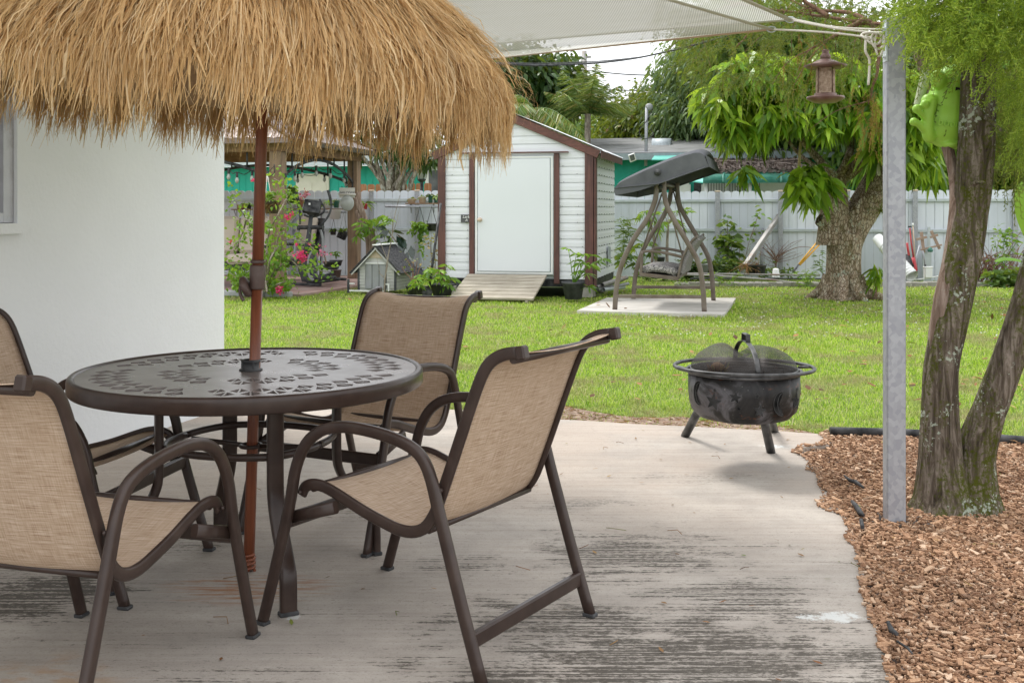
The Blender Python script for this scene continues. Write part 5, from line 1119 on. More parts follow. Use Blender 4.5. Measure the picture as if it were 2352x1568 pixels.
trunk_tube(m, [MP(450,1680,md+.05,ZT),MP(500,1500,md+.05,ZT),MP(600,1340,md+.05,ZT),MP(670,1200,md+.1,ZT),MP(700,1060,md+.2,ZT),MP(700,850,md+.4,ZT)], [q*s2 for q in (85,98,104,98,80,55)], 28, .10, 2.3, .04, 8)
m.ball(MP(655,1290,md-.12,ZT), (62*s2,.12,48*s2), 14, 10)
trunk_tube(m, [MP(360,1470,md-.1,ZT),MP(318,1440,md-.12,ZT),MP(298,1430,md-.14,ZT)], [q*s2 for q in (50,42,30)], 14, .2, .7, .08)
m.build('trunk', 'bark_mango', man)
m = MB()
for pth, r0, r1 in (([(400,1160),(330,1080),(240,980),(190,920),(130,840)],30,15),([(430,1150),(490,1030),(505,950),(500,850),(490,700)],28,18),([(420,1190),(520,1110),(600,1030),(660,960),(720,850)],46,30),([(400,1150),(300,1100),(170,1010),(80,900),(-60,780)],16,9),([(680,1000),(640,700),(560,500),(480,380)],40,15),([(690,900),(820,700),(900,500)],40,15),([(500,850),(300,600),(100,500),(-100,420)],18,7)):
    m = MB(); branch(m, [MP(x,y,md+random.uniform(-.3,.2),ZT) for x,y in pth], r0*s2, r1*s2, 12); m.build('limb', 'bark_mango', man)
def whorls(mb, C, per, size, Wf, outb=None):
    N = len(C)*per; B = np.repeat(C,per,0); th = RNG.uniform(0,2*math.pi,N); el = RNG.uniform(-1.1,.55,N)
    D = np.stack([np.cos(th)*np.cos(el), np.sin(th)*np.cos(el), np.sin(el)-.25],1)
    tw_ = np.repeat(RNG.normal(size=(len(C),3))*.25,per,0); leaves(mb, B+RNG.normal(size=(N,3))*.035, D+tw_, size*RNG.uniform(.6,1.15,N), size*Wf*RNG.uniform(.8,1.2,N), RNG.uniform(.35,1.1,N)[:,None][:,0] if False else .55, 0, .22)
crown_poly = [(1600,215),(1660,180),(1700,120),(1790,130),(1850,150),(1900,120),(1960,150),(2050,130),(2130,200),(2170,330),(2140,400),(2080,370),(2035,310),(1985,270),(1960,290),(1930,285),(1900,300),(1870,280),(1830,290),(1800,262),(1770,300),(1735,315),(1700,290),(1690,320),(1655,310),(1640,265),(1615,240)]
m = MB(); whorls(m, pts_in(crown_poly, 560, 14.2, 15.6), 16, .25, .29); m.build('crown', 'leaf_mango', man)
m = MB(); whorls(m, pts_in([(1880,380),(1835,385),(1826,420),(1850,450),(1890,430),(1900,395)], 26, 14.6, 15.3), 12, .32, .27); m.build('hanging_clump', 'leaf_mango', man); m = MB()
whorls(m, pts_in([(1690,375),(1745,380),(1700,400)], 4, 14.6, 15.3), 10, .3, .23); whorls(m, pts_in([(2000,330),(2030,330),(2030,360),(2000,350)], 3, 14.6, 15), 10, .34, .23)
m.build('crown', 'leaf_mango', man)
m = MB(); whorls(m, pts_in(crown_poly, 380, 15.8, 18.), 13, .31, .27); m.build('inner_crown', 'leaf_dark', man)  # darker greens than the outer leaves paint the shade inside the crown
air = MB(); C = np.repeat(np.array([list(MP(700,1372,md-.25,ZT))]),60,0); ribbons(air, C, C+norm_(RNG.normal(size=(60,3))+np.array([.4,-.3,-.3]))*RNG.uniform(.08,.22,60)[:,None], .008); ao = air.build('air_plant', 'leaf_olive', label='spiky air plant growing on the right fork of the mango trunk', cat='air plant')
# cords hanging in the mango tree
def cord(pts, r, label, mt):
    m = MB(); m.tube(catmull(pts,5), r, 6); m.build('looped_cord', mt, label=label, cat='cord', group='cords hanging from the mango tree')
cord([MP(175,930,15.5,ZT),MP(165,1100,15.5,ZT),MP(170,1250,15.5,ZT),MP(160,1295,15.5,ZT),MP(150,1280,15.5,ZT),MP(168,1120,15.49,ZT),MP(180,940,15.5,ZT)], .014, 'yellowed cord looped long from the left mango limb', 'jute')
cord([MP(625,920,15.2,ZT),MP(622,1000,15.2,ZT),MP(645,1030,15.2,ZT),MP(648,1060,15.2,ZT),MP(680,1080,15.2,ZT),MP(682,1135,15.2,ZT),MP(695,1140,15.2,ZT),MP(688,1080,15.2,ZT),MP(665,1010,15.2,ZT)], .012, 'white cord with a small knotted loop by the right mango limb', 'rope')
# ---- background trees
def BP(x, y, d): return tuple(P(x,y,d))
def ell(x, y, d, rx, ry, rd=1.6): return (BP(x,y,d), (rx*d/F, rd, ry*d/F))
GRP = 'trees beyond the white fence'
tree('shade_tree', 'dark dense tree beyond the left palm, above the shed roof', 'tree', (P(1200,500,31).x,31,0), [(P(1200,500,31).x,31,0),BP(1210,300,31),BP(1215,200,31)], .25, [ell(1225,185,31,95,60,1.8),ell(1170,170,31,80,55,1.8),ell(1090,190,31,90,70,1.6),ell(1290,205,31,55,40,1.5)], 420, 26, .26, 'leaf_dark', group=GRP, spread=.6)
tree('leafy_tree', 'olive leaved tree with yellowish tips left of the antenna mast', 'tree', (P(1470,500,33).x,33,0), [(P(1470,500,33).x,33,0),BP(1470,380,33),BP(1475,300,33)], .2, [ell(1455,290,33,60,55,1.6),ell(1500,260,33,50,50,1.6),ell(1420,330,33,50,40,1.5),ell(1490,320,33,70,40,1.6)], 430, 26, .2, 'leaf_olive', group=GRP, spread=.55)
tree('tall_tree', 'tall dusty green tree rising right of the open sky patch', 'tree', (P(1610,500,31).x,31,0), [(P(1610,500,31).x,31,0),BP(1600,330,31),BP(1600,200,31)], .3, [ell(1600,215,31,90,110,2.),ell(1570,280,31,75,60,1.8),ell(1670,260,31,90,90,2.),ell(1640,150,31,100,70,2.)], 760, 26, .2, 'leaf_blue', group=GRP, spread=.6, W_=.3, droop=.6, down=.5)
tree('broad_tree', 'broad mid green tree filling the view behind the mango crown', 'tree', (P(1850,500,27).x,27,0), [(P(1850,500,27).x,27,0),BP(1850,350,27),BP(1860,200,27)], .3, [ell(1850,150,27,170,130,2.4),ell(2020,180,27,130,130,2.2),ell(1760,250,27,110,80,2.),ell(1720,90,27,140,110,2.2),ell(1950,330,27,120,70,2.)], 900, 24, .25, 'leaf_mid', group=GRP, spread=.7)
tree('background_bush', 'light green leafy bushes behind the fence right of the mossy trunk', 'bush', (P(2310,500,25).x,25,0), [(P(2310,500,25).x,25,0),BP(2310,420,25),BP(2310,380,25)], .12, [ell(2310,385,25,85,50,1.5),ell(2380,340,25,80,80,1.5),ell(2280,300,25,60,50,1.5),ell(2200,400,25,60,30,1.4)], 330, 26, .26, 'leaf_mid', group=GRP, spread=.5)
tree('background_bush', 'darker drooping bush behind the fence between the steel post and the mossy trunk', 'bush', (P(2120,500,24).x,24,0), [(P(2120,500,24).x,24,0),BP(2120,420,24),BP(2120,380,24)], .12, [ell(2110,375,24,70,55,1.4),ell(2060,400,24,50,35,1.4),ell(2170,340,24,70,60,1.4),ell(2100,260,24,90,70,1.4)], 300, 24, .3, 'leaf_bright', group=GRP, spread=.5, W_=.25, droop=.8, down=.7)
tree('far_tree', 'far green tree low behind the palms and the shed roof', 'tree', (P(1330,500,42).x,42,0), [(P(1330,500,42).x,42,0),BP(1330,350,42)], .3, [ell(1300,300,42,110,35,2.5),ell(1400,300,42,80,40,2.5),ell(1200,320,42,80,40,2.5)], 260, 24, .3, 'leaf_mid', group=GRP, spread=.8)
tree('background_bush', 'tall leafy trees at the far right edge of the fence', 'bush', (P(2420,500,23).x,23,0), [(P(2420,500,23).x,23,0),BP(2420,420,23)], .12, [ell(2400,250,23,90,120,1.4),ell(2470,380,23,90,60,1.4),ell(2330,200,24,90,110,1.4),ell(2230,150,24,90,110,1.4)], 330, 24, .26, 'leaf_bright', group=GRP, spread=.5)
def palm(name, label, x, y, d, n, L_, seed, nuts=False, up=.2):
    rs = random.Random(seed); t = thing(name, (P(x,500,d).x,d,0), label, 'palm', 'palms behind the shed'); c = P(x,y,d)
    m = MB(); trunk_tube(m, [Vector((c.x+.2,d,0)), Vector((c.x,d,c.z*.5)), c], [.1,.09,.08], 14, .03, 1, .03); m.build('trunk', 'bark_grey', t)
    m = MB()
    for i in range(n):
        a = 2*math.pi*i/n+rs.uniform(-.2,.2); e = rs.uniform(-.35,.95)+up; ln = L_*rs.uniform(.75,1.1); dr_ = rs.uniform(.5,.9)*(1 if up < .1 else .55)
        pts = []
        for k in range(13):
            q = k/12; pts.append(c+Vector((math.cos(a)*math.cos(e)*ln*q, math.sin(a)*math.cos(e)*ln*q, math.sin(e)*ln*q-dr_*ln*q*q*.8)))
        m.tube(pts, [.02*(1-.8*k/12) for k in range(13)], 4)
        A = []; Bb = []
        for k in range(60):
            q = .1+.9*k/60; f = q*12; i0 = min(int(f),11); p = pts[i0]+(pts[i0+1]-pts[i0])*(f-i0); tg = (pts[i0+1]-pts[i0]).normalized(); sd_ = tg.cross(Vector((0,0,1))).normalized()
            for sg in (-1,1):
                l_ = .5*math.sin(math.pi*min(1,q*.85+.12))*rs.uniform(.8,1.1); dd = (tg*.5+sd_*sg*.7+Vector((0,0,-.55+rs.uniform(-.2,.2)))).normalized(); A.append(tuple(p)); Bb.append(tuple(p+dd*l_))
        ribbons(m, A, Bb, .028)
    m.build('fronds', 'leaf_palm', t)
    if nuts:
        m = MB()
        for i in range(9): m.ball(c+Vector((rs.uniform(-.25,.3),-.25+rs.uniform(-.1,.1),-.15-rs.uniform(0,.35))), .1, 8, 6)
        m.build('coconuts', 'tan', t)
palm('coconut_palm', 'coconut palm with a cluster of nuts, fronds drooping over the shed roof', 1225, 250, 27, 16, 1.9, 4, True, -.05)
palm('feather_palm', 'upright feathery palm right of the coconut palm', 1350, 262, 29, 17, 1.9, 9, False, .4)
# bare-stemmed shrub tree behind the left fence
bt = thing('ornamental_tree', (P(925,500,24).x,24,0), 'many stemmed tree with pale bark and dark leaf tufts behind the left fence', 'tree')
m = MB(); tips = []
for (x0,x1,x2,y2) in ((880,868,850,300),(892,895,890,260),(905,915,935,250),(915,930,960,290),(925,948,985,330),(940,960,1000,350),(895,880,820,280),(885,850,790,320),(900,905,905,220),(912,935,1010,300),(888,860,800,370),(905,925,900,300),(938,965,1010,380)):
    d = 24+random.uniform(-.6,.6); p = branch(m, [P(x0,520,24),P(x0,440,d),P(x1,380,d),P(x2,y2,d)], .075, .03, 8, jit=.02)
    for j in range(5):
        s = p[random.randint(len(p)//2, len(p)-1)]; e = s+Vector((random.uniform(-.6,.6),random.uniform(-.4,.4),random.uniform(.1,.7))); branch(m,[s,(s+e)/2+Vector((0,0,.06)),e],.022,.01,5); tips.append(e)
m.build('stems', bark('white blotched bark', (.06,.045,.035), (.2,.17,.13), (.45,.43,.38), .6, .9, 0, False, .5, .6), bt)
C = np.array([tuple(t) for t in tips]); m = MB(); C2 = np.concatenate([C, pts_in([(700,260),(1010,240),(1020,360),(980,380),(860,345),(760,360)], 60, 23.2, 24.8)]); whorls(m, C2, 14, .22, .3); m.build('leaf_tufts', 'leaf_dark', bt)
# ================================================================ swing
sw0 = G(ZS(207,1490)[0], ZS(207,1490)[1]); sw1 = G(ZS(865,1505)[0], ZS(865,1505)[1])
SWA = math.degrees(math.atan2(-(sw1.y-sw0.y), (sw1.x-sw0.x))); su = dirU(SWA); sv = dirV(SWA); SDP = 1.75
swing = thing('garden_swing', (sw0+sw1)/2+sv*SDP/2, 'bronze framed garden swing seat with a tilted dark grey canopy on the slab', 'swing')
def SP(x, y, off=0.):
    q = ZS(x,y); s, z = VP(q[0], q[1], sw0, SWA); return sw0+su*s+sv*off+Vector((0,0,z))
def near(pts, off=0.): return [SP(x,y,0)+sv*off for x,y in pts]
legL = [(207,1492),(222,1310),(265,1140),(345,975),(445,825),(498,705),(514,610),(520,545)]
legR = [(865,1506),(852,1310),(822,1150),(742,1000),(660,862),(592,735),(570,630),(567,535)]
for off in (0, SDP):
    for pth in (legL, legR):
        m = MB(); m.tube(catmull(near(pth, off),5), 1, 10, sect=(.019,.033,.6), up=sv); m.build('leg', 'swing_metal', swing)
    m = MB(); m.beam(SP(225,1393)+sv*off, SP(850,1398)+sv*off, .03, .045, bev=.004); m.build('floor_bar', 'swing_metal', swing)
    m = MB(); m.beam(SP(515,560)+sv*off, SP(572,560)+sv*off, .03, .06); m.lathe([(0,-.03),(.03,-.03),(.03,.03),(0,.03)], SP(545,590)+sv*off, 12, 0, Matrix((su,Vector((0,0,1)),-sv)).transposed()); m.build('pivot', 'black', swing)
m = MB(); m.tube([SP(540,565), SP(540,565)+sv*SDP], .024, 10); m.build('top_beam', 'swing_metal', swing)
# canopy
top_pr = [(216,598),(228,566),(262,538),(350,494),(470,440),(600,386),(720,345),(800,323),(838,322),(868,338),(880,362)]
bot_pr = [(905,447),(690,520),(540,572),(400,620),(228,655)]
tp = catmull(near(top_pr),3); m = MB(); rows = []
for j in range(11):
    q = j/10; e = 1-.0*abs(2*q-1); bulge = .05*math.sin(math.pi*q); rows.append([p+sv*(-.18+q*(SDP+.36))+Vector((0,0,bulge-.05*(abs(2*q-1)**6))) for p in tp])
grid_surface(m, rows); cano = m.build('canopy', 'canopy_grey', swing); s_ = cano.modifiers.new('t','SOLIDIFY'); s_.thickness = .01
for off in (-.185, SDP+.185):
    poly = near(top_pr)+near(bot_pr); cz = Vector((0,0,-.045)); m = MB(); N_ = len(poly); V = [p+sv*off+cz*0 for p in poly]; V = [v+Vector((0,0,-.04)) if i < len(top_pr) else v for i, v in enumerate(V)]
    m.prism(V, (0,0,0), sv*.012); m.build('side_skirt', 'canopy_grey', swing)
    m = MB(); m.tube([near([(225,600)])[0]+sv*(off-.004), near([(540,478)])[0]+sv*(off-.012)-Vector((0,0,.16)), near([(880,352)])[0]+sv*(off-.004)-Vector((0,0,.17))], .008, 6) ; m.build('seam', 'canopy_grey', swing)
for (a, b) in (((216,598),(228,655)),((880,362),(905,447))):
    p0, p1 = near([a])[0], near([b])[0]; m = MB(); dd = sv*(SDP+.36); m.prism([p0-sv*.18, p1-sv*.18, p1-sv*.18+dd, p0-sv*.18+dd], (0,0,0), su*.01); m.build('end_skirt', 'canopy_grey', swing)
q = SP(535,487)-sv*.2; m = MB(); Rz = Matrix((su,Vector((0,0,1)),-sv)).transposed(); m.lathe([(0,-.01),(.042,-.01),(.042,.01),(.03,.03),(.012,.03),(.012,.045),(0,.045)], q, 16, 0, Rz); m.build('tilt_knob', 'black', swing)
# hanging seat
se = near([(375,1175),(660,1190)], .32); s0_, s1_ = se; zS = s0_.z; SL_ = SDP-.64
hang = [((548,600),(380,1075)),((552,605),(690,1110))]
for off in (.30, SDP-.30):
    for (a, b) in hang: m = MB(); m.tube([near([a],off)[0], near([b],off)[0]], .011, 6); m.build('hanger', 'swing_metal', swing)
    m = MB(); m.beam(near([(372,1240)],off)[0], near([(660,1275)],off)[0], .03, .05, bev=.004); m.build('seat_frame', 'swing_metal', swing)
    m = MB(); m.tube(catmull(near([(372,1250),(382,1160),(384,1085),(396,1072),(450,1068),(560,1082),(690,1113)],off),4), 1, 8, sect=(.014,.02,.6), up=sv); m.build('armrest', 'swing_metal', swing)
    m = MB(); m.tube(catmull(near([(655,1275),(670,1190),(700,1090),(760,990),(800,955)],off),4), .017, 8); m.build('back_frame', 'swing_metal', swing)
m = MB(); a = near([(372,1245)],.32)[0]; b = near([(655,1270)],.32)[0]
rows = []
for j in range(9):
    q_ = j/8; rows.append([a+(b-a)*t_+sv*(q_*SL_)+Vector((0,0,.09+.05*math.sin(math.pi*t_)**.5*1.+.012*math.sin(q_*math.pi*2.0)**2)) for t_ in np.linspace(0,1,9)])
grid_surface(m, rows); s1 = m.build('seat_cushion', 'cushion_pattern', swing); s_ = s1.modifiers.new('t','SOLIDIFY'); s_.thickness = .085; s_.offset = -1
m = MB(); rows = []; bp = catmull(near([(665,1235),(685,1150),(715,1080),(760,1000),(802,957)],.32),4)
for j in range(9): rows.append([p+sv*(j/8*SL_)-su*.02 for p in bp])
grid_surface(m, rows); s1 = m.build('backrest', 'wicker', swing); s_ = s1.modifiers.new('t','SOLIDIFY'); s_.thickness = .07
m = MB(); m.prism([a, b, b+sv*SL_, a+sv*SL_], (0,0,-.02), (0,0,.02)); m.build('seat_base', 'swing_metal', swing)
# ================================================================ houses behind
def wallbox(mb, P0, a, s0, s1, z0, z1, dep, mi=0, o=0.):
    u = dirU(a); v = dirV(a); R = Matrix((u, v, Vector((0,0,1)))).transposed(); mb.box(P0+u*((s0+s1)/2)+v*(dep/2-o)+Vector((0,0,(z0+z1)/2)), (s1-s0, dep, z1-z0), R, mi)
HR = P(1420,440,28.); HR.z = 0; HRA = 15.
def hs(x, y=440): s, z = VP(*ZH(x,y), HR, HRA); return s, z
hr = thing('teal_house', HR, 'teal house with a grey shingle roof and a green metal awning beyond the swing', 'house', 'teal neighbouring houses')
m = MB(); wallbox(m, HR, HRA, -1.5, 9.6, -.1, hs(0,760)[1], 6.); m.build('wall', 'teal', hr)
ze = hs(0,760)[1]; zr = hs(0,650)[1]
def rooft(mb, s0, s1): 
    u = dirU(HRA); v = dirV(HRA); q = [HR+u*s0-v*.6+Vector((0,0,ze)), HR+u*s1-v*.6+Vector((0,0,ze)), HR+u*s1+v*3.2+Vector((0,0,zr+.42)), HR+u*s0+v*3.2+Vector((0,0,zr+.42))]; mb.prism(q, (0,0,0), (0,0,.05))
m = MB(); rooft(m, -1.9, 9.9); m.build('roof', 'roof_shingle', hr)
m = MB(); wallbox(m, HR, HRA, -1.9, 9.9, ze-.14, ze+.02, .06, 0, .68); m.build('gutter', plain('grey blue gutter', (.22,.28,.3), .5), hr)
m = MB(); dd0, dd1 = hs(480)[0], hs(690)[0]; wallbox(m, HR, HRA, dd0, dd1, 0, hs(0,1040)[1], .05, 0, .06); d_o = m.build('door', 'white', hr)
m = MB()
for i in range(2):
    for j in range(3): wallbox(m, HR, HRA, dd0+.15+i*.42, dd0+.42+i*.42, .3+j*.6, .75+j*.6, .02, 0, .075)
m.build('door_panel', 'white', d_o)
for (x0, x1) in ((905,1520),(1650,2080)):
    a, b = hs(x0)[0], hs(x1)[0]; m = MB(); wallbox(m, HR, HRA, a, b, .9, hs(0,1130)[1], .04, 0, .05); wdo = m.build('window', 'glass_dark', hr)
    m = MB(); 
    for q in np.linspace(a, b, 5 if x0 > 1600 else 3): wallbox(m, HR, HRA, q-.035, q+.035, .9, hs(0,1130)[1], .05, 0, .1)
    if x0 > 1600: wallbox(m, HR, HRA, a+.05, a+1.2, 1., hs(0,1150)[1], .02, 0, .075)
    m.build('frame', 'white', wdo)
    if x0 < 1600:
        m = MB()
        for q in np.linspace(a+.05, b-.05, 26): wallbox(m, HR, HRA, q-.008, q+.008, .95, hs(0,1140)[1], .016, 0, .16)
        m.build('bars', 'white', wdo)
m = MB(); q_ = hs(810,1150); wallbox(m, HR, HRA, q_[0]-.09, q_[0]+.09, q_[1]-.25, q_[1]+.05, .1, 0, .1); m.build('wall_lamp', 'black', hr)
# patio cover with fallen debris and curved awning front
u = dirU(HRA); v = dirV(HRA); AF = HR-v*2.6
def AP(x, y): s, z = VP(*ZH(x,y), AF, HRA); return s, z
aw = thing('metal_awning', AF+u*2.6, 'green ribbed metal awning and patio cover littered with brown leaves', 'awning')
s0, za = AP(890,1015); s1, _ = AP(2200,1050); zbk = hs(1000,830)[1]; zlo = AP(900,1150)[1]
rows = []
for k in range(61):
    s = s0+(s1-s0)*k/60; rows.append([AF+u*s+v*2.55+Vector((0,0,zbk)), AF+u*s+v*.2+Vector((0,0,za+.02))])
m = MB(); grid_surface(m, rows); m.build('cover', 'teal_metal', aw)
rows = []
for k in range(241):
    s = s0+(s1-s0)*k/240; rr = .012*math.sin(k*math.pi/1.5)
    rows.append([AF+u*s+v*(.2-.35*math.sin(t)+rr)+Vector((0,0,zlo+(za-zlo)*math.cos(t)**.8 if t < 1.55 else zlo)) for t in np.linspace(0,math.pi/2,7)])
m = MB(); grid_surface(m, rows, 0, False); m.build('curved_front', 'teal_metal', aw)
for x in (1170,1590,1980):
    s = AP(x,1050)[0]; m = MB(); m.tube([AF+u*s+v*(.19-.365*math.sin(t))+Vector((0,0,zlo+(za-zlo)*math.cos(t)**.8 if t < 1.55 else zlo)) for t in np.linspace(0,math.pi/2,8)], .03, 6); m.build('band', 'teal_metal', aw)
m = MB(); sl_ = AP(695,1075); m.prism([AF+u*s0+v*.2+Vector((0,0,za)), AF+u*s0-v*.15+Vector((0,0,zlo)), AF+u*(s0-.9)+v*.9+Vector((0,0,sl_[1])), AF+u*(s0-.1)+v*.9+Vector((0,0,za+.1))], (0,0,0), (0,0,.03)); m.build('end_flap', 'teal_light', aw)
for s in (s0+.05, (s0+s1)/2, s1-.05): m = MB(); m.tube([AF+u*s+v*.1+Vector((0,0,0)), AF+u*s+v*.1+Vector((0,0,zlo+.05))], .04, 8); m.build('post', 'white', aw)
m = MB(); N = 2600; ss = RNG.uniform(s0, s1, N); tt = RNG.beta(1.3,1.6,N)*1.25; C = np.array([tuple(AF+u*a+v*(.15+b*2.)+Vector((0,0,za+.05+(zbk-za)*(b*.85)))) for a,b in zip(ss,tt)])
leaves(m, C, RNG.normal(size=(N,3))*np.array([1,1,.35]), .16, .07, 0)
for i in range(14):
    a = Vector(C[i]); m.tube(catmull([a, a+Vector((random.uniform(-.5,.5),-.1,.12)), a+Vector((random.uniform(-1,1),-.2,.03))],4), .015, 5)
m.build('roof_debris', plain('dead brown leaves', (.14,.085,.055), .95, var=.5, scale=9), label='brown leaves and branches lying on the green awning roof', cat='leaf litter', kind='stuff')
# second, lighter awning above the door, mast and roof vent
m = MB(); q0 = hs(250,830); m.prism([HR+u*q0[0]-v*1.2+Vector((0,0,q0[1]-.05)), HR+u*(q0[0]+.9)-v*1.2+Vector((0,0,q0[1]-.05)), HR+u*(q0[0]+.9)-v*.05+Vector((0,0,q0[1]+.2)), HR+u*q0[0]-v*.05+Vector((0,0,q0[1]+.2))], (0,0,0), (0,0,.03)); m.build('door_awning', 'teal_light', hr)
mast = P(*ZH(80,740), 27.4); mt = P(*ZH(95,90), 27.4); mo = thing('service_mast', mast, 'grey electric service mast with a weatherhead on the shingle roof', 'mast')
m = MB(); m.tube([mast-Vector((0,0,.3)), mt], .042, 12); m.build('pipe', 'galv', mo); m = MB(); m.ball(mt+Vector((.06,0,.02)), (.10,.08,.09), 12, 8); m.build('weatherhead', 'grey', mo)
m = MB(); m.box(mast+Vector((0,-.05,.02)), (.3,.2,.07), bev=.01); m.build('flashing', 'galv', mo)
m = MB(); m.tube(catmull([mt+Vector((.14,-.05,-.05)), mt+Vector((-.02,-.08,-.35)), mt+Vector((-.2,-.1,-.6)), mt+Vector((-.1,-.12,-.8)), mt+Vector((.15,-.1,-.7)), mt+Vector((.1,-.02,-.55))],5), .012, 5); m.build('cable', 'black', mo)
rv = P(*ZH(305,660), 29.); m = MB(); R_ = Matrix((u,v,Vector((0,0,1)))).transposed()
for sgn in (0,): m.lathe([(0,-.25),(.22,-.25),(.22,.25),(0,.25)], rv+Vector((0,0,.05)), 18, 0, Matrix((v,Vector((0,0,1)),u)).transposed()); m.box(rv+u*.1+Vector((0,-.1,-.12)), (.35,.4,.25), R_)
m.build('roof_vent', 'roof_white', label='rounded white metal vent on the grey shingle roof', cat='roof vent')
sp_ = P(*ZS(335,375), 24.5); sp_t = thing('solar_light', sp_, 'small white framed solar light tilted under the gutter beside the shed', 'solar light'); Rl = Matrix.Rotation(math.radians(-20),3,'Y') @ Matrix.Rotation(math.radians(30),3,'X')
m = MB(); m.box(sp_, (.15,.02,.19), Rl, bev=.01); m.build('frame', 'white', sp_t); m = MB(); m.box(sp_-Vector((0,.02,0)), (.1,.02,.14), Rl); m.build('panel', 'glass_dark', sp_t)
# left teal house
HL = P(760,440,30.); HL.z = 0; HLA = 13.
def ls(x, y, f=ZG): s, z = VP(*f(x,y), HL, HLA); return s, z
hl = thing('teal_house', HL, 'teal house with a cream door half hidden behind the gazebo and left fence', 'house', 'teal neighbouring houses')
zt_ = ls(100,235)[1]; m = MB(); wallbox(m, HL, HLA, -4.5, 3.6, -.1, zt_, 5.); m.build('wall', 'teal', hl)
m = MB()
for k in range(30): wallbox(m, HL, HLA, -4.4+k*.2, -4.37+k*.2, 0, zt_-.1, .02, 0, .012)
m.build('siding_ribs', 'teal', hl)
m = MB(); wallbox(m, HL, HLA, ls(712,400)[0], ls(1045,400)[0], 0, ls(0,310)[1], .06, 0, .07); d_o = m.build('door', 'cream', hl); m = MB()
for j in range(4):
    for i in range(2): wallbox(m, HL, HLA, ls(760,0)[0]+i*.42, ls(760,0)[0]+.34+i*.42, .3+j*.48, .62+j*.48, .02, 0, .085)
m.build('door_panel', 'cream', d_o)
m = MB(); wallbox(m, HL, HLA, -5, 4.1, zt_, zt_+.22, .3, 0, .5); m.build('fascia', 'roof_white', hl)
m = MB(); uu = dirU(HLA); vv = dirV(HLA); m.prism([HL+uu*-5-vv*.5+Vector((0,0,zt_+.22)), HL+uu*4.1-vv*.5+Vector((0,0,zt_+.22)), HL+uu*4.1+vv*2.5+Vector((0,0,zt_+.75)), HL+uu*-5+vv*2.5+Vector((0,0,zt_+.75))], (0,0,0),(0,0,.05)); m.build('roof', 'roof_white', hl)
wx = VP(*ZD(1125,160), HL, HLA); m = MB(); wallbox(m, HL, HLA, wx[0]-.25, wx[0]+.5, wx[1]-.7, wx[1]+.35, .05, 0, .06); wn = m.build('window', 'white', hl); m = MB(); wallbox(m, HL, HLA, wx[0]-.15, wx[0]+.42, wx[1]-.6, wx[1]+.25, .02, 0, .075); m.build('pane', 'glass_dark', wn)
# orange picket fence and lantern
of = P(950,430,26.); of.z = 0; oz = VP(*ZD(700,205), of, 8)[1]; oft = thing('wooden_fence', of, 'orange stained wooden picket fence behind the white fence left of the shed', 'fence')
m = MB(); a_ = VP(*ZD(290,200), of, 8)[0]; b_ = VP(*ZD(1180,200), of, 8)[0]; n_ = int((b_-a_)/.2)
for i in range(n_):
    zz = oz+random.uniform(-.02,.02)+(.0 if i < n_*.62 else -.0); c = of+dirU(8)*(a_+i*.2+.09); m.prism([c+Vector((-.088,0,0)), c+Vector((.088,0,0)), c+Vector((.088,0,zz-.03)), c+Vector((.055,0,zz)), c+Vector((-.055,0,zz)), c+Vector((-.088,0,zz-.03))], (0,0,0), (0,.02,0))
m.build('pickets', 'orange_wood', oft)
lp = P(*ZD(980,190), 25.5); lt = thing('post_lantern', lp, 'black post lantern with clear panes above the orange pickets', 'lantern')
m = MB(); m.tube([lp-Vector((0,0,1.5)), lp+Vector((0,0,.03))], .04, 8); m.lathe([(.04,0),(.1,.05),(.1,.08)], lp, 6); m.lathe([(.17,.42),(.2,.42),(.10,.52),(.03,.56),(.0,.6)], lp, 6)
for k in range(6): a = math.pi*k/3; m.tube([lp+Vector((.1*math.cos(a),.1*math.sin(a),.08)), lp+Vector((.17*math.cos(a),.17*math.sin(a),.43))], .008, 4)
m.build('frame', 'black', lt); m = MB(); m.lathe([(.085,.085),(.155,.42)], lp, 6, smooth=False); m.build('glass', 'bulb', lt)
# utility pole and wires
up = P(1342,500,48); up.z = 0; upt = thing('utility_pole', up, 'slim grey utility pole standing behind the palms', 'utility pole'); ptop = P(1342,118,48)
m = MB(); m.tube([up, ptop], [.17,.12], 10); m.build('pole', 'galv_pipe', upt); m = MB(); m.beam(ptop+Vector((-.6,0,-.3)), ptop+Vector((.3,0,-.25)), .1, .1); m.build('crossarm', 'galv_pipe', upt)
def wire(pts, r, label): m = MB(); m.tube(catmull([P(*q) for q in pts],6), r, 6); m.build('overhead_wire', 'black', label=label, cat='wire', group='overhead wires')
wire([(900,150,14),(1130,147,15),(1250,150,16),(1420,140,18),(1560,112,21),(1750,60,25)], .017, 'thick twisted black service cable crossing below the shade sail')
wire([(900,160,14.1),(1130,145,15.1),(1250,146,16.1),(1420,137,18.1),(1560,114,21.1),(1750,62,25.1)], .009, 'thin black cable running just above the thick service cable')
wire([(1342,162,47.5),(1450,172,46),(1560,172,45),(1700,165,44)], .03, 'thin wire high in the open sky patch right of the utility pole')
wire([(1342,205,47.5),(1450,208,46),(1560,210,45),(1700,208,44)], .03, 'thin wire low in the open sky patch just above the olive tree')
for (x0, y0, pts) in ((1455,260,[(1470,235),(1478,200),(1486,160)]),(1480,260,[(1470,220),(1460,190),(1458,180)]),(1500,260,[(1490,215),(1500,190)])): pass
bb = MB()
for pth in ([(1475,300),(1478,240),(1482,200),(1487,158)], [(1477,260),(1466,220),(1460,180)], [(1480,235),(1492,205),(1497,180)], [(1460,290),(1452,240),(1446,205)], [(1482,220),(1472,195),(1474,178)]): branch(bb, [P(x,y,33) for x,y in pth], .03, .008, 5)
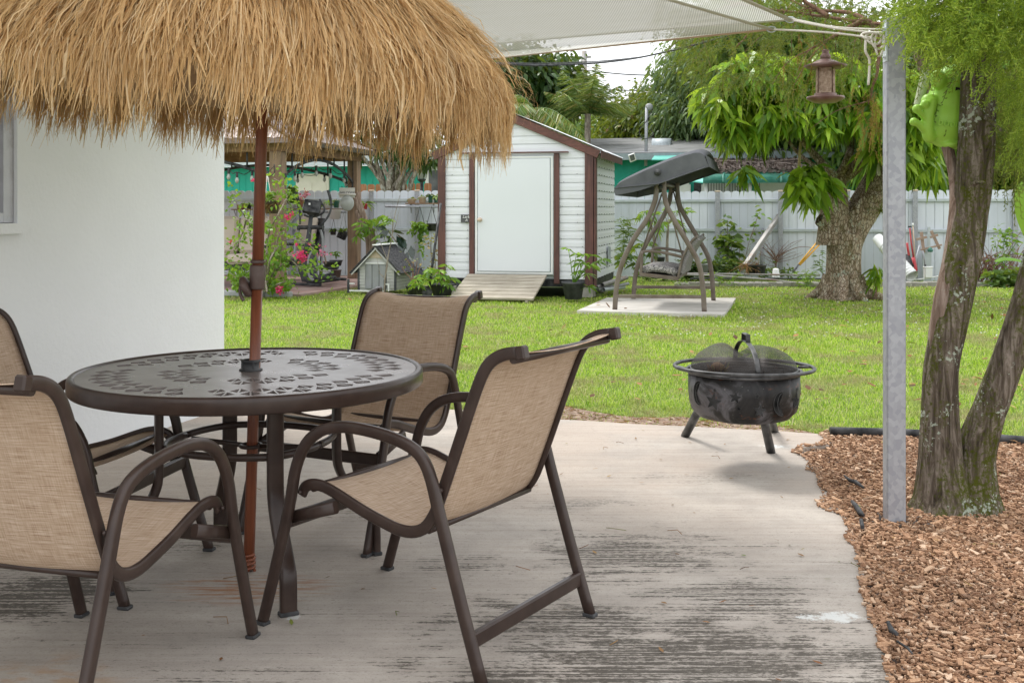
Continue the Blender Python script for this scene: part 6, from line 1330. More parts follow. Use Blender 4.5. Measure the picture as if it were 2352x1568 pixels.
bb.build('bare_twigs', 'bark_grey', [o for o in bpy.data.objects if o.name.startswith('leafy_tree')][0])
# ================================================================ gazebo
GA = 12.5; gu = dirU(GA); gv = dirV(GA); GN = Vector((-3.75,17.3,.0)); GWd = 3.7; GDp = 3.4; zB = 2.23; zT = 2.43
gaz = thing('gazebo', GN-gu*GWd/2+gv*GDp/2, 'cedar post gazebo with a brown corrugated roof and black arched braces', 'gazebo')
Rg = Matrix((gu, gv, Vector((0,0,1)))).transposed()
for (a, b, w_) in ((0,0,.21),(0,GDp,.2),(-GWd,0,.2),(-GWd,GDp,.2)):
    m = MB(); m.box(GN+gu*a+gv*b+Vector((0,0,(zB-.0)/2)), (w_,w_,zB-.0), Rg, bev=.008); m.build('post', 'cedar', gaz)
def gb(a0,b0,a1,b1,mt): m = MB(); m.beam(Vector((GN.x,GN.y,0))+gu*a0+gv*b0+Vector((0,0,(zB+zT)/2)), Vector((GN.x,GN.y,0))+gu*a1+gv*b1+Vector((0,0,(zB+zT)/2)), .12, zT-zB, bev=.006); m.build('beam', mt, gaz)
gb(-GWd-.2,-.02,.16,-.02,'cedar_x'); gb(.02,.045,.02,GDp+.2,'cedar_y'); gb(-GWd-.2,GDp,-.045,GDp,'cedar_x'); gb(-GWd,.045,-GWd,GDp-.065,'cedar_y')
ov = .33; G0 = Vector((GN.x,GN.y,0)); cen = G0-gu*GWd/2+gv*GDp/2+Vector((0,0,3.42))
cs = [G0+gu*ov-gv*ov, G0+gu*ov+gv*(GDp+ov), G0-gu*(GWd+ov)+gv*(GDp+ov), G0-gu*(GWd+ov)-gv*ov]; cs = [c+Vector((0,0,zT+.0)) for c in cs]
for i in range(4):
    a, b = cs[i], cs[(i+1)%4]; m = MB(); rows = []; n_ = 96
    for k in range(n_+1):
        t = k/n_; e = a+(b-a)*t; up_ = Vector((0,0,.012 if k % 4 < 2 else 0)); tt = 1-abs(2*t-1); q = e+(cen-(a+b)/2)*tt; q = Vector((q.x,q.y,e.z+(cen.z-e.z)*tt)); rows.append([e+up_, e+(q-e)*.5+up_, q+up_])
    grid_surface(m, rows, 0, False); m.build('roof_panel', 'gazebo_roof', gaz)
    m = MB(); m.beam(a-Vector((0,0,.04)), b-Vector((0,0,.04)), .03, .08); m.build('roof_edge', 'gazebo_roof', gaz)
    m = MB(); m.tube([a+Vector((0,0,.02)), cen+Vector((0,0,.02))], .03, 6); m.build('hip_cap', 'gazebo_roof', gaz)
m = MB(); m.prism([c+Vector((0,0,-.01))+(cen-c)*.12 for c in cs], (0,0,0), (0,0,.015)); m.build('ceiling', 'cedar_x', gaz)
def arch(p0, dr, ln, off):
    m = MB(); pts = []
    for k in range(21):
        t = k/20; pts.append(p0+dr*(ln*t)+Vector((0,0,zB-.42+.36*math.sin(math.pi*t)**.8)))
    m.tube(pts, 1, 8, sect=(.016,.026,.4), up=dr.cross(Vector((0,0,1)))); 
    for t in (.12,.27,.41,.55,.7,.86): b_ = p0+dr*(ln*t); z0 = zB-.42+.36*math.sin(math.pi*t)**.8; m.tube([b_+Vector((0,0,z0)), b_+Vector((0,0,zB))], .016, 6)
    for t in (0.,1.): b_ = p0+dr*(ln*t); m.beam(b_+Vector((0,0,zB-.5)), b_+Vector((0,0,zB)), .04, .012)
    m.build('arched_brace', 'black', gaz)
arch(G0+gv*.12+gu*.02, gv, GDp-.24, 0); arch(G0-gu*.12, -gu, GWd-.24, 0); arch(G0-gu*.12+gv*GDp, -gu, GWd-.24, 0); arch(G0-gu*GWd+gv*.12, gv, GDp-.24, 0)
for (x, y, d) in ((450,250,17.15),(1240,400,20.45)):
    q = P(*ZG(x,y), d); m = MB(); m.tube(catmull([q+Vector((.05,0,.07)), q+Vector((.05,0,-.08)), q+Vector((-.08,-.03,-.12)), q+Vector((-.13,-.05,-.06))],4), .008, 6); m.tube([q+Vector((.05,0,.04)),q+Vector((-.09,-.03,-.11))], .005, 5); m.build('plant_hook', 'black', gaz)
# string lights
sl_t = thing('string_lights', P(*ZG(258,260),17.4), 'black string of clear bulbs draped along the gazebo beams', 'string lights')
def bulbs(pts):
    P_ = [P(*ZG(x,y), d) for x,y,d in pts]; m = MB(); ww = []
    for a, b in zip(P_[:-1], P_[1:]): ww += [a, (a+b)/2-Vector((0,0,.05))]
    ww.append(P_[-1]); m.tube(catmull(ww,4), .007, 5); m.build('cable', 'black', sl_t)
    for p in P_[0:]:
        m = MB(); m.lathe([(.0,0),(.018,0),(.022,-.07),(.018,-.085)], p, 8); b_ = m.build('socket', 'black', sl_t)
        m = MB(); m.lathe([(.016,-.085),(.03,-.12),(.032,-.145),(.018,-.175),(0,-.185)], p, 10); m.build('bulb', 'bulb', b_)
bulbs([(20,250,17.3),(105,285,17.3),(258,268,17.3),(410,270,17.1)]); bulbs([(597,300,17.3),(692,272,18),(765,240,18.6),(908,225,19.2),(1052,250,19.8),(1192,300,20.3)]); bulbs([(720,300,20.8),(992,290,20.8),(1210,340,20.8)])
# ================================================================ generic plants and pots
def stemplant(name, label, cat, base, stems, lm, per=10, size=.15, Wf=.45, r=.012, sm='bark_grey', droop=.4, group=None, potspec=None, along=.35, spread=.06, down=.0):
    t = thing(name, base, label, cat, group); m = MB(); C = []
    for s in stems:
        p = branch(m, s, r, r*.35, 6)
        for q in p[int(len(p)*along):]: C.append(tuple(q))
    m.build('stems', sm, t); C = np.repeat(np.array(C), max(1,per), 0); N = len(C); D = RNG.normal(size=(N,3)); D[:,2] = np.abs(D[:,2])*.4-down
    mb = MB(); leaves(mb, C+RNG.normal(size=(N,3))*spread, D, size*RNG.uniform(.55,1.2,N), size*Wf*RNG.uniform(.8,1.2,N), droop); mb.build('leaves', lm, t)
    if potspec: m = MB(); pot(m, potspec[0], potspec[1], potspec[2], 0, soil=1); m.build('pot', [potspec[3],'soil'], t)
    return t
def fingerleaf(mb, c, d, L_, n=9, lobes=5.):               # deeply cut leaf: lobes fanning from the stalk tip
    d = Vector(d).normalized(); s = d.cross(Vector((random.gauss(0,.3),random.gauss(0,.3),1))).normalized(); C = []; D = []; Ls = []
    for k in range(n):
        a = (k/(n-1)-.5)*4.4; C.append(tuple(c)); D.append(tuple(d*math.cos(a)+s*math.sin(a))); Ls.append(L_*(1-.35*abs(k/(n-1)-.5)*2))
    leaves(mb, C, D, np.array(Ls), L_*.22, .35, fold=.2)
def fingerplant(name, label, base, tips, L_, lm, potspec=None, sm='leaf_bright', r=.008, n=9, cat='potted plant', group=None):
    t = thing(name, base, label, cat, group); m = MB(); lf = MB()
    for tp in tips:
        tp = Vector(tp); b0 = Vector(base)+Vector((0,0,potspec[2]*.8 if potspec else 0)); mid = (b0+tp)/2+Vector((0,0,.12*(tp-b0).length)); p = branch(m, [b0, mid, tp], r, r*.5, 5)
        dr = (tp-b0); dr.z *= .1; dr = dr.normalized()+Vector((random.gauss(0,.3),random.gauss(0,.3)-.2,-.15)); fingerleaf(lf, tp, dr, L_*random.uniform(.8,1.15), n)
    m.build('stalks', sm, t); lf.build('leaves', lm, t)
    if potspec: m = MB(); pot(m, potspec[0], potspec[1], potspec[2], 0, soil=1); m.build('pot', [potspec[3],'soil'], t)
    return t
# bougainvillea in front of the gazebo
bd = 16.2
def B(x, y, d=bd): return P(*ZG(x,y), d)
boug = thing('bougainvillea', (B(410,1500).x, bd, 0), 'sprawling bougainvillea with bright magenta flowers in front of the gazebo post', 'shrub')
m = MB(); C = []
for s in ([(410,1500),(380,1300),(330,1000),(200,760),(110,620),(60,480)],[(410,1500),(400,1200),(430,900),(520,720),(600,560),(620,480),(560,400),(480,350)],[(410,1500),(470,1300),(560,1250),(760,1240),(920,1280),(1070,1300)],[(410,1500),(430,1200),(560,1000),(700,960),(820,1010),(900,1080)],[(400,1500),(300,1300),(180,1200),(60,1220),(0,1200)],[(400,1500),(260,1380),(120,1350),(20,1300)],[(410,1500),(520,1420),(620,1400),(640,1460)],[(410,1500),(440,1150),(560,1100),(600,1150)],[(380,1300),(340,1100),(240,900),(120,860)],[(420,1300),(480,1100),(540,900),(640,800),(700,740)],[(410,1500),(340,1420),(250,1440),(120,1440)],[(200,760),(160,900),(90,1040),(10,1020)],[(500,1280),(640,1180),(760,1270),(880,1230)],[(600,560),(640,620),(640,700)]):
    p = branch(m, [B(x,y,bd+random.uniform(-.4,.4)) for x,y in s], .016, .004, 5); C += [tuple(q) for q in p[5:]]
m.build('stems', 'bark_grey', boug)
C = np.repeat(np.array(C), 4, 0); extra = np.concatenate([pts_in([ZG(x,y) for x,y in pl_], n_, 15.9, 16.7) for pl_, n_ in (([(360,1080),(600,1060),(640,1250),(420,1300)],170),([(20,1250),(300,1200),(360,1480),(60,1470)],330),([(380,1350),(640,1380),(620,1490),(400,1500)],220),([(180,700),(330,780),(440,820),(400,900),(240,830)],90))])
m = MB(); Cc = np.concatenate([C+RNG.normal(size=C.shape)*.075, extra]); leaves(m, Cc, RNG.normal(size=Cc.shape)+np.array([0,-.3,.2]), .075*RNG.uniform(.6,1.2,len(Cc)), .05, .3); m.build('leaves', 'leaf_bright', boug)
for (x,y,r,n_) in ((755,1140,.075,150),(530,1475,.045,60),(615,740,.03,30),(655,712,.022,20),(280,362,.03,25),(385,372,.018,10),(710,1020,.014,8),(835,1020,.014,8),(270,1110,.02,12),(38,992,.014,8)):
    c = np.array([tuple(B(x,y,15.8))]); C = np.repeat(c,n_,0)+RNG.normal(size=(n_,3))*r*.6; m = MB(); leaves(m, C, RNG.normal(size=(n_,3)), .032, .028, 0); m.build('flower_cluster', 'flower', boug)
fw = MB(); c = np.repeat(np.array([list(P(*ZG(985,1110),17.6))]),26,0); leaves(fw, c+RNG.normal(size=c.shape)*.05, RNG.normal(size=c.shape), .05, .045, 0)
fp = thing('desert_rose', P(*ZG(1000,1250),17.6), 'small plant with pink flowers beside the exercise machine', 'potted plant'); fw.build('blossom', 'flower_pink', fp)
m = MB(); branch(m, [P(*ZG(1010,1215),17.6), P(*ZG(1000,1160),17.6), P(*ZG(985,1115),17.6)], .02, .008); m.build('stem', 'bark_grey', fp); m = MB(); pot(m, P(*ZG(1055,1240),17.7), .13, .08, 0, soil=1); m.build('pot', ['black','soil'], fp)
# ================================================================ elliptical trainer
ed = 18.2; ek = .2265*ed/F
def E(x, y, o=0.): return P(*ZG(x,y), ed+o)
el = thing('elliptical_trainer', E(850,1420), 'black elliptical exercise machine with tall handles on the gazebo paving', 'exercise machine')
def part(nm, mt, fn, par=el): m = MB(); fn(m); return m.build(nm, mt, par)
part('base_frame','black',lambda m:(m.tube([E(655,1418),E(960,1428)],.027,10), m.tube([E(1090,1365,.9),E(1215,1372,.9)],.027,10), m.tube([E(820,1415),E(1150,1368,.9)],.03,8)))
def oval_disc(m, x, y, rx, ry, o, th, mi=0, n=36):
    pts = [E(x+rx*math.cos(t), y+ry*math.sin(t), o) for t in np.linspace(0,2*math.pi,n,endpoint=False)]; m.prism(pts, (0,0,0), (0,th,0), mi)
part('housing','black',lambda m:(oval_disc(m,815,1225,95,175,0,.18), m.prism([E(725,1230),E(760,1400),E(900,1405),E(905,1300)],(0,0.01,0),(0,.17,0))))
part('flywheel_ring','grey',lambda m:oval_disc(m,868,1235,56,150,-.012,.02)); part('flywheel_disc','dgrey',lambda m:oval_disc(m,876,1230,44,128,-.02,.02))
part('mast','dgrey',lambda m:m.tube([E(790,1130),E(825,990),E(858,710)],[.05,.042,.034],12))
def cons(m):
    R_ = Matrix.Rotation(math.radians(8),3,'Y') @ Matrix.Rotation(math.radians(-25),3,'X'); m.box(E(868,640,-.1), (.28,.09,.22), R_, bev=.03); m.box(E(865,700,-.08), (.17,.07,.08), R_, bev=.02)
co_ = part('console','black',cons); part('display_label','white',lambda m:m.box(E(840,608,-.16),(.03,.006,.035)),co_)
part('grip_bar','dgrey',lambda m:m.tube(catmull([E(785,718),E(830,738),E(900,735),E(975,700),E(992,650),E(965,600),E(942,560)],4),.017,8))
part('axle','black',lambda m:(m.tube([E(722,848),E(968,842)],.035,12), m.tube([E(715,848),E(745,848)],.042,12), m.tube([E(940,842),E(972,842)],.042,12)))
for pts, nm in (([(705,480),(722,560),(738,660),(744,760),(744,815)],'handle'),([(1028,468),(1048,540),(1062,620),(1045,700),(1005,770),(955,818)],'handle')):
    part(nm,'dgrey',lambda m:m.tube(catmull([E(x,y,-.03) for x,y in pts],4),.018,8)); part('foam_grip','black',lambda m:m.tube(catmull([E(x,y,-.03) for x,y in pts[:3]],4),.025,8))
for pts in ([(735,865),(705,950),(692,1080),(700,1190)],[(948,868),(972,950),(972,1080),(962,1250)]): part('swing_arm','grey',lambda m:m.tube(catmull([E(x,y,.1) for x,y in pts],4),.022,8))
for o, pts in ((0.,[(885,1355),(980,1340),(1085,1305)]),(.35,[(885,1345),(1000,1345),(1140,1372)])): part('pedal_arm','dgrey',lambda m:m.tube([E(x,y,o) for x,y in pts],.028,8)); 
part('pedal','black',lambda m:m.box(E(1040,1250,.3),(.32,.16,.07),bev=.02)); part('pedal','black',lambda m:m.box(E(1010,1355,.0),(.32,.16,.07),bev=.02))
# ================================================================ cushioned chairs in the gazebo
def patio_seat(loc, wseat, rz, label, n=2):
    t = thing('cushioned_seat', (0,0,0), label, 'patio seat', 'cushioned seats in the gazebo')
    for i in range(n):
        x = (i-(n-1)/2)*wseat
        m = MB(); m.box((x,.12,.86), (wseat*.96,.2,.66), Matrix.Rotation(math.radians(-10),3,'X'), bev=.06); o = m.build('back_cushion', 'cushion', t); 
        m = MB(); m.box((x,-.22,.47), (wseat*.98,.62,.17), bev=.05); m.build('seat_cushion', 'cushion', t)
    w_ = wseat*n/2+.05
    m = MB(); m.box((0,-.2,.33), (w_*2,.6,.08), bev=.01); m.box((0,.26,.8), (w_*2,.04,.7), Matrix.Rotation(math.radians(-10),3,'X')); m.build('frame', 'black', t)
    for sg in (-1,1):
        m = MB(); m.tube(catmull([(sg*w_,.3,1.0),(sg*w_,.2,.68),(sg*w_,-.1,.66),(sg*w_,-.42,.68),(sg*w_,-.52,.6),(sg*w_,-.46,.35),(sg*w_,-.52,.0)],4), 1, 8, sect=(.035,.025,.6)); m.build('arm', 'black', t)
        m = MB(); m.tube([(sg*w_,.3,.9),(sg*w_,.25,.0)], .03, 8); m.build('leg', 'black', t)
    t.location = loc; t.rotation_euler = (0,0,rz)
q = P(*ZG(120,1300), 18.3); patio_seat((q.x-.1,18.6,.0), .58, math.radians(-8), 'beige cushioned loveseat with black arms left of the gazebo post', 2)
q = P(*ZG(660,1200), 19.6); patio_seat((q.x+.05,20.1,.0), .62, math.radians(-55), 'beige cushioned armchair half hidden behind the exercise machine', 1)
# ================================================================ shelf with pots on the left fence
SHG = 'pots on the fence shelves'
def shelf(pts, d, label, f=ZG, w_=.24): 
    a = P(*f(*pts[0]), d); b = P(*f(*pts[1]), d); m = MB(); m.beam(a, b, w_, .022); t = thing('fence_shelf', (a+b)/2, label, 'shelf', 'plant shelves on the fence'); m.build('board', 'cedar_x', t)
    for s in (.15,.85): p = a+(b-a)*s; m = MB(); m.beam(p+Vector((0,.1,0)), p+Vector((0,.1,-.18)), .02, .02); m.beam(p+Vector((0,-.1,-.015)), p+Vector((0,.1,-.18)), .015, .015); m.build('bracket', 'galv', t)
    return t
sd = 21.2
shelf(((60,664),(255,664)), sd, 'short left fence shelf carrying a brown bowl'); shelf(((590,660),(1240,662)), sd, 'long fence shelf behind the exercise machine'); shelf(((805,424),(1165,424)), sd, 'fence shelf with pots beside the left edge of the shed', ZD)
m = MB(); m.tube([P(*ZD(577,456),sd-.1), P(*ZD(1160,460),sd-.1)], .025, 8); m.build('hanging_rail', 'galv', label='metal rail under the pot shelf beside the shed', cat='rail')
m = MB(); m.tube([P(*ZG(590,688),sd-.1), P(*ZG(1215,692),sd-.1)], .022, 8); m.build('hanging_rail', 'galv', label='metal rail under the long shelf behind the exercise machine', cat='rail')
def shelfpot(x, yt, yb, rp, mt, label, f=ZG, sc=.2265, lm=None, nl=30, ls=.16, d=sd, cact=None, taper=.75, Wf=.3, up=.6):
    k = sc*d/F; b = P(*f(x,yb), d); h = (yb-yt)*k; t = thing('flower_pot' if not lm and not cact else 'potted_plant', b, label, 'plant pot', SHG)
    m = MB(); pot(m, b, rp*k, h, 0, taper, soil=1); m.build('pot', [mt,'soil'], t)
    if lm:
        C = np.repeat(np.array([[b.x,b.y,b.z+h]]), nl, 0); D = RNG.normal(size=(nl,3)); D[:,2] = np.abs(D[:,2])*up; m = MB(); leaves(m, C, D, ls*RNG.uniform(.6,1.2,nl), ls*Wf, .6); m.build('foliage', lm, t)
    if cact:
        for dx, hh in cact: m = MB(); p0 = Vector((b.x+dx,b.y,b.z+h*.9)); m.tube([p0, p0+Vector((0,0,hh*.9)), p0+Vector((0,0,hh))], [.05,.055,.02], 12); m.build('cactus', 'leaf_mid', t)
    return t
shelfpot(145,615,662,45,'terracotta','low brown clay bowl on the short left shelf', lm='leaf_mid', nl=10, ls=.12); shelfpot(225,612,660,28,'black','small black pot beside the low brown bowl', lm='leaf_bright', nl=24, ls=.14)
shelfpot(660,600,656,34,'white','white pot holding two tall fuzzy cactus columns', cact=((-.04,.36),(.04,.34))); shelfpot(742,566,656,44,'terracotta','salmon pedestal pot with pink orchids', lm='leaf_mid', nl=14, ls=.2, taper=.5)
m = MB(); q = P(*ZG(800,495),sd-.1); c = np.repeat(np.array([list(q)]),18,0); leaves(m, c+RNG.normal(size=c.shape)*.03, RNG.normal(size=c.shape), .06, .055, 0); m.build('orchid_blooms', 'flower_pink', [o for o in bpy.data.objects if o.get('label','').startswith('salmon')][0]); m = MB(); q = P(*ZG(748,530),sd-.1); c = np.repeat(np.array([list(q)]),14,0); leaves(m, c+RNG.normal(size=c.shape)*.03, RNG.normal(size=c.shape), .06, .055, 0)
m.build('orchid_blooms', 'flower_pink', [o for o in bpy.data.objects if o.get('label','').startswith('salmon')][0])
shelfpot(1022,600,658,44,'white','white pot with wide green leaves right of the exercise console', lm='leaf_bright', nl=18, ls=.22); shelfpot(1112,575,648,32,'green_plastic','dark green hanging pot above the white planter', lm='leaf_olive', nl=10, ls=.1)
shelfpot(1095,668,762,70,'white','large white rail planter hung under the long shelf', d=sd-.25, taper=.7); shelfpot(1080,868,922,33,'black','small black hanging pot below the white planter', d=sd-.2, lm='leaf_bright', nl=14, ls=.12)
for (x0,x1,y0,y1) in ((1060,1085,870,760),(1103,1085,870,760)):
    m = MB(); m.tube([P(*ZG(x0,y0),sd-.2), P(*ZG(x1,y1),sd-.2)], .004, 4); m.build('hanger_wire','black',[o for o in bpy.data.objects if o.get('label','').startswith('small black hanging')][0])
tb = P(*ZG(1175,920), sd-.25); tt = thing('hanging_basket', tb, 'square black basket tilted sideways beside the right gazebo post', 'plant pot', SHG); m = MB(); Rq = Matrix.Rotation(math.radians(24),3,'Y')
m.box(tb, (.17,.15,.17), Rq, bev=.01); m.build('pot','black',tt); m = MB(); m.tube([tb+Vector((-.05,0,.08)), P(*ZG(1183,700),sd-.25), tb+Vector((.1,0,.04))], .004, 4); m.build('hanger_wire','black',tt); m = MB(); c = np.repeat(np.array([list(tb+Vector((.02,-.05,.08)))]),16,0); leaves(m, c, RNG.normal(size=c.shape)+np.array([0,-.5,.3]), .13,.03); m.build('foliage','leaf_bright',tt)
k_ = .20706; 
shelfpot(868,372,418,50,'tan','wide low tan pot with a trailing succulent', ZD, k_, 'leaf_olive', 14, .12); shelfpot(988,350,420,44,'tan','tan pot with grey rosette succulents', ZD, k_, 'leaf_blue', 22, .12); shelfpot(1078,335,420,28,'green_plastic','slim green and grey pot on the shelf by the shed', ZD, k_, 'leaf_dark', 24, .13); shelfpot(1138,352,420,24,'green_plastic','leafy pot half hidden by the shed corner', ZD, k_, 'leaf_mid', 26, .16)
shelfpot(350,425,488,32,'red','red and black pot on the fence right of the gazebo post', ZD, k_, 'leaf_mid', 12, .28, Wf=.2)
for (x, yt, yb, r_, lb, lf_) in ((960,648,720,56,'black hanging basket with trailing vines, left of the pair by the shed','leaf_bright'),(1092,645,727,58,'empty black hanging basket, right of the pair by the shed',None)):
    t = shelfpot(x, yt, yb, r_, 'black', lb, ZD, k_, lf_, 46, .14, d=sd-.3, taper=.8, Wf=.5, up=.3); q = P(*ZD(x,455),sd-.3)
    for dx in (-1,1): m = MB(); m.tube([q, P(*ZD(x+dx*r_*.9,yt),sd-.3)], .006, 5); m.build('hanger', 'black', t)
    if lf_:
        C = np.concatenate([np.linspace(np.array(P(*ZD(a,650),sd-.4)), np.array(P(*ZD(b_,c_),sd-.4)), 12) for a,b_,c_ in ((900,870,740),(1010,1020,770),(950,960,860),(975,980,960))]); C = np.repeat(C,3,0); m = MB(); leaves(m, C+RNG.normal(size=C.shape)*.03, RNG.normal(size=C.shape)-np.array([0,.2,.5]), .09,.05); m.build('trailing_vines','leaf_bright',t)
# welcome sign and round dial on the gazebo post, hanging bromeliad
ws = P(*ZG(1222,495), 20.35); wt = thing('welcome_sign', ws, 'bleached wooden board reading WELCOME hung on the far gazebo post', 'sign'); m = MB(); m.box(ws, (.29,.02,.19), bev=.004); m.build('board','sign_white',wt)
text_mesh('lettering','WELCOME',.062,'letter',wt, ws+Vector((0,-.013,0)), faceR(0), .001)
wr = P(*ZG(1222,600), 20.3); wp = thing('wall_ornament', wr, 'round pale glass ornament hanging below the welcome sign', 'ornament'); m = MB(); m.ball(wr, (.13,.05,.15), 20, 14); m.build('disc','bulb',wp); m = MB(); m.tube([wr+Vector((-.16,0,.17)), wr+Vector((.16,0,.16))], .02, 8); m.build('bar','sign_white',wp)
bq = P(*ZG(455,640), 16.6); bt_ = thing('hanging_bromeliad', bq, 'hanging brown pot with yellow green bromeliads beside the near gazebo post', 'plant pot'); m = MB(); pot(m, bq-Vector((0,0,.1)), .15, .2, 0, .6, soil=1); m.build('pot',['clay_brown','soil'],bt_)
C = np.repeat(np.array([list(P(*ZG(x,y),16.5)) for x,y in ((400,545),(450,520),(510,520),(440,560))]),16,0); D = RNG.normal(size=C.shape); D[:,2] = np.abs(D[:,2])*.8; m = MB(); leaves(m, C, D, .16, .03, .5); m.build('rosettes','leaf_bright',bt_)
m = MB(); C = np.repeat(np.array([list(P(*ZG(x,y),16.45)) for x,y in ((430,610),(500,590),(410,640))]),30,0); ribbons(m, C, C+RNG.normal(size=C.shape)*.06-np.array([0,0,.05]), .014); m.build('dry_roots','leaf_litter',bt_)
for x in (370,440): m = MB(); m.tube([P(*ZG(x+20,600),16.6), P(*ZG(412,300),16.8)], .005, 4); m.build('hanger','rope',bt_)
# plant rack with small pots
rk = P(*ZG(850,1020), 20.3); rkt = thing('plant_rack', rk, 'black wire plant rack with a pink pot behind the exercise machine', 'plant rack'); m = MB()
for z in (0,-.12,.28,.45): m.tube([rk+Vector((-.16,0,z)), rk+Vector((.2,0,z))], .008, 5)
for x in (-.16,.12,.2): m.tube([rk+Vector((x,0,-.9)), rk+Vector((x,0,.6))], .01, 5)
m.build('wire_frame','black',rkt); shelfpot(865,968,1010,27,'red','pink ribbed pot on the wire rack', d=20.2, lm='leaf_mid', nl=8, ls=.08)
shelfpot(1110,1275,1350,55,'clay_brown','brown pot on the paving between the machine and the far post', d=18.9, lm=None); fingerplant('papaya_seedling','papaya seedling in a low black pot left of the far gazebo post', P(*ZG(1110,1210),19.2), [P(*ZG(x,y),19.1) for x,y in ((1085,1100),(1130,1095),(1110,1120))], .13, 'leaf_bright', (P(*ZG(1110,1235),19.2),.12,.1,'black'))
# ================================================================ dog house and the plants round it
dg = G(*ZD(285,1402)); DA = 14.; du = dirU(DA); dv = dirV(DA)
def DPt(x, y, o=0.): q = ZD(x,y); s, z = VP(q[0], q[1], dg, DA); return dg+du*s+dv*o+Vector((0,0,z))
dog = thing('dog_house', DPt(480,1402,.35), 'small white clapboard dog house with a black roof and grey door flaps', 'dog house'); DD = .72
fl_, fr_ = DPt(285,1395), DPt(690,1395); fl_.z = fr_.z = .03; el_, er_ = DPt(285,1140), DPt(690,1170); er_.z = el_.z; ap = DPt(465,925); ap.z += .0; mid = (el_+er_)/2; ap = Vector((mid.x,mid.y,ap.z))
m = MB(); m.prism([fl_, fr_, er_, ap, el_], dv*.0, dv*DD); m.build('wall', 'doghouse', dog)
m = MB(); wd = (fr_-fl_).length; hh = el_.z-.03; R_ = Matrix((du, dv, Vector((0,0,1)))).transposed()
for i in range(7):
    z = .03+hh*i/7
    m.box(fl_+du*wd*.09+Vector((0,0,z+hh/14-.0))-dv*.006, (wd*.17,.014,hh/7-.008), R_, bev=.002)
m.build('clapboards', 'doghouse', dog); m = MB()
for i in range(7):
    z = .03+hh*i/7; m.box(fl_+du*wd*.88+Vector((0,0,z+hh/14))-dv*.006, (wd*.2,.014,hh/7-.008), R_, bev=.002)
m.build('clapboards', 'doghouse', dog); m = MB()
for i in range(7): m.box(fr_+dv*(DD/2)+du*.006+Vector((0,0,.03+hh*i/7+hh/14)), (.014,DD-.02,hh/7-.008), R_, bev=.002)
m.build('clapboards', 'doghouse', dog)
for s in (.0,1.): m = MB(); m.box(fl_+du*(wd*s)-dv*.012+Vector((0,0,hh/2)), (.03,.03,hh), R_); m.build('corner_post','dgrey',dog)
m = MB(); dl, dr = DPt(358,1365), DPt(590,1365); dt = DPt(358,1100).z; m.prism([dl,dr,Vector((dr.x,dr.y,dt)),Vector((dl.x,dl.y,dt))], -dv*.004, -dv*.012); m.build('doorway','dark_void',dog)  # dark panel on the wall paints the unlit inside
for i in range(3):
    a = dl+(dr-dl)*(i/3+.01); rows = [[a+(dr-dl)*(.31*q)-dv*(.025+.014*math.sin(q*math.pi)-.006*math.sin(zz*9))+Vector((0,0,zz)) for q in np.linspace(0,1,7)] for zz in np.linspace(0,dt-dl.z,6)]
    m = MB(); grid_surface(m, rows); m.build('door_flap','grey',dog)
m = MB(); m.box((dl+dr)/2+Vector((0,0,dt-dl.z+.02))-dv*.02, (.34,.03,.02), R_); m.build('lintel','white',dog)
m = MB(); tri = [DPt(385,1025), DPt(550,1028), DPt(470,945)]; m.prism(tri, -dv*.004, -dv*.016); m.build('gable_panel','tan',dog)
for e, sgn in ((el_,-1),(er_,1)):
    d_ = (e-ap); ln = d_.length; d_.normalize(); a = ap-d_*.0+Vector((0,0,.03)); b = ap+d_*(ln+.16)+Vector((0,0,.03)); m = MB(); nrm = d_.cross(dv)*sgn; nrm = Vector((0,0,1))-d_*d_.z; nrm.normalize()
    m.prism([a-dv*.09, b-dv*.09, b+dv*(DD+.08), a+dv*(DD+.08)], nrm*0, nrm*.025); m.build('roof_panel','shingle_black',dog)
    m = MB(); m.beam(a-dv*.075-nrm*.02, b-dv*.075-nrm*.02, .02, .018, up=nrm); m.build('barge_board','doghouse',dog)
m = MB(); m.beam(ap+Vector((0,0,.062))-dv*.09, ap+Vector((0,0,.062))+dv*(DD+.08), .1, .016); m.build('ridge_cap','white',dog)
m = MB()
for x in (210,612): q = DPt(x,1400,-.16); q.z = .1; m.box(q, (.03,.03,.22), R_)
m.build('porch_post','dgrey',dog); m = MB(); a = DPt(225,1380,-.16); b = DPt(600,1388,-.16); m.beam(a,b,.05,.02); m.beam(a+Vector((0,0,.11)), a+du*.08+Vector((0,0,.11)), .02,.02); m.beam(b+du*.01+Vector((0,0,.11)), b+du*.09+Vector((0,0,.11)), .02,.02); m.beam(b+du*.08, b+du*.08+Vector((0,0,.12)), .02,.02); m.build('porch_rail','white',dog)
def D_(x, y, d): return P(*ZD(x,y), d)
t = thing('bare_sapling', D_(565,1412,16.6), 'thin bare sapling in front of the dog house', 'sapling'); m = MB()
for s, r in (([(565,1412),(575,1250),(600,1060),(620,940),(650,800),(665,640),(700,480),(740,330)],.014),([(655,760),(700,640),(715,560),(735,470)],.006),([(600,1060),(560,950),(500,800),(460,680)],.007),([(575,1250),(520,1200),(480,1000)],.006),([(560,1230),(500,1190)],.006),([(590,1180),(600,1130),(615,1060)],.006),([(660,680),(640,560),(645,500)],.004)): branch(m, [D_(x,y,16.6) for x,y in s], r, r*.25, 6)
m.build('stem','bark_grey',t)
t = thing('tree_philodendron', D_(400,1000,19.2), 'tree philodendron with pale scarred trunks and cut leaves behind the dog house', 'plant'); m = MB()
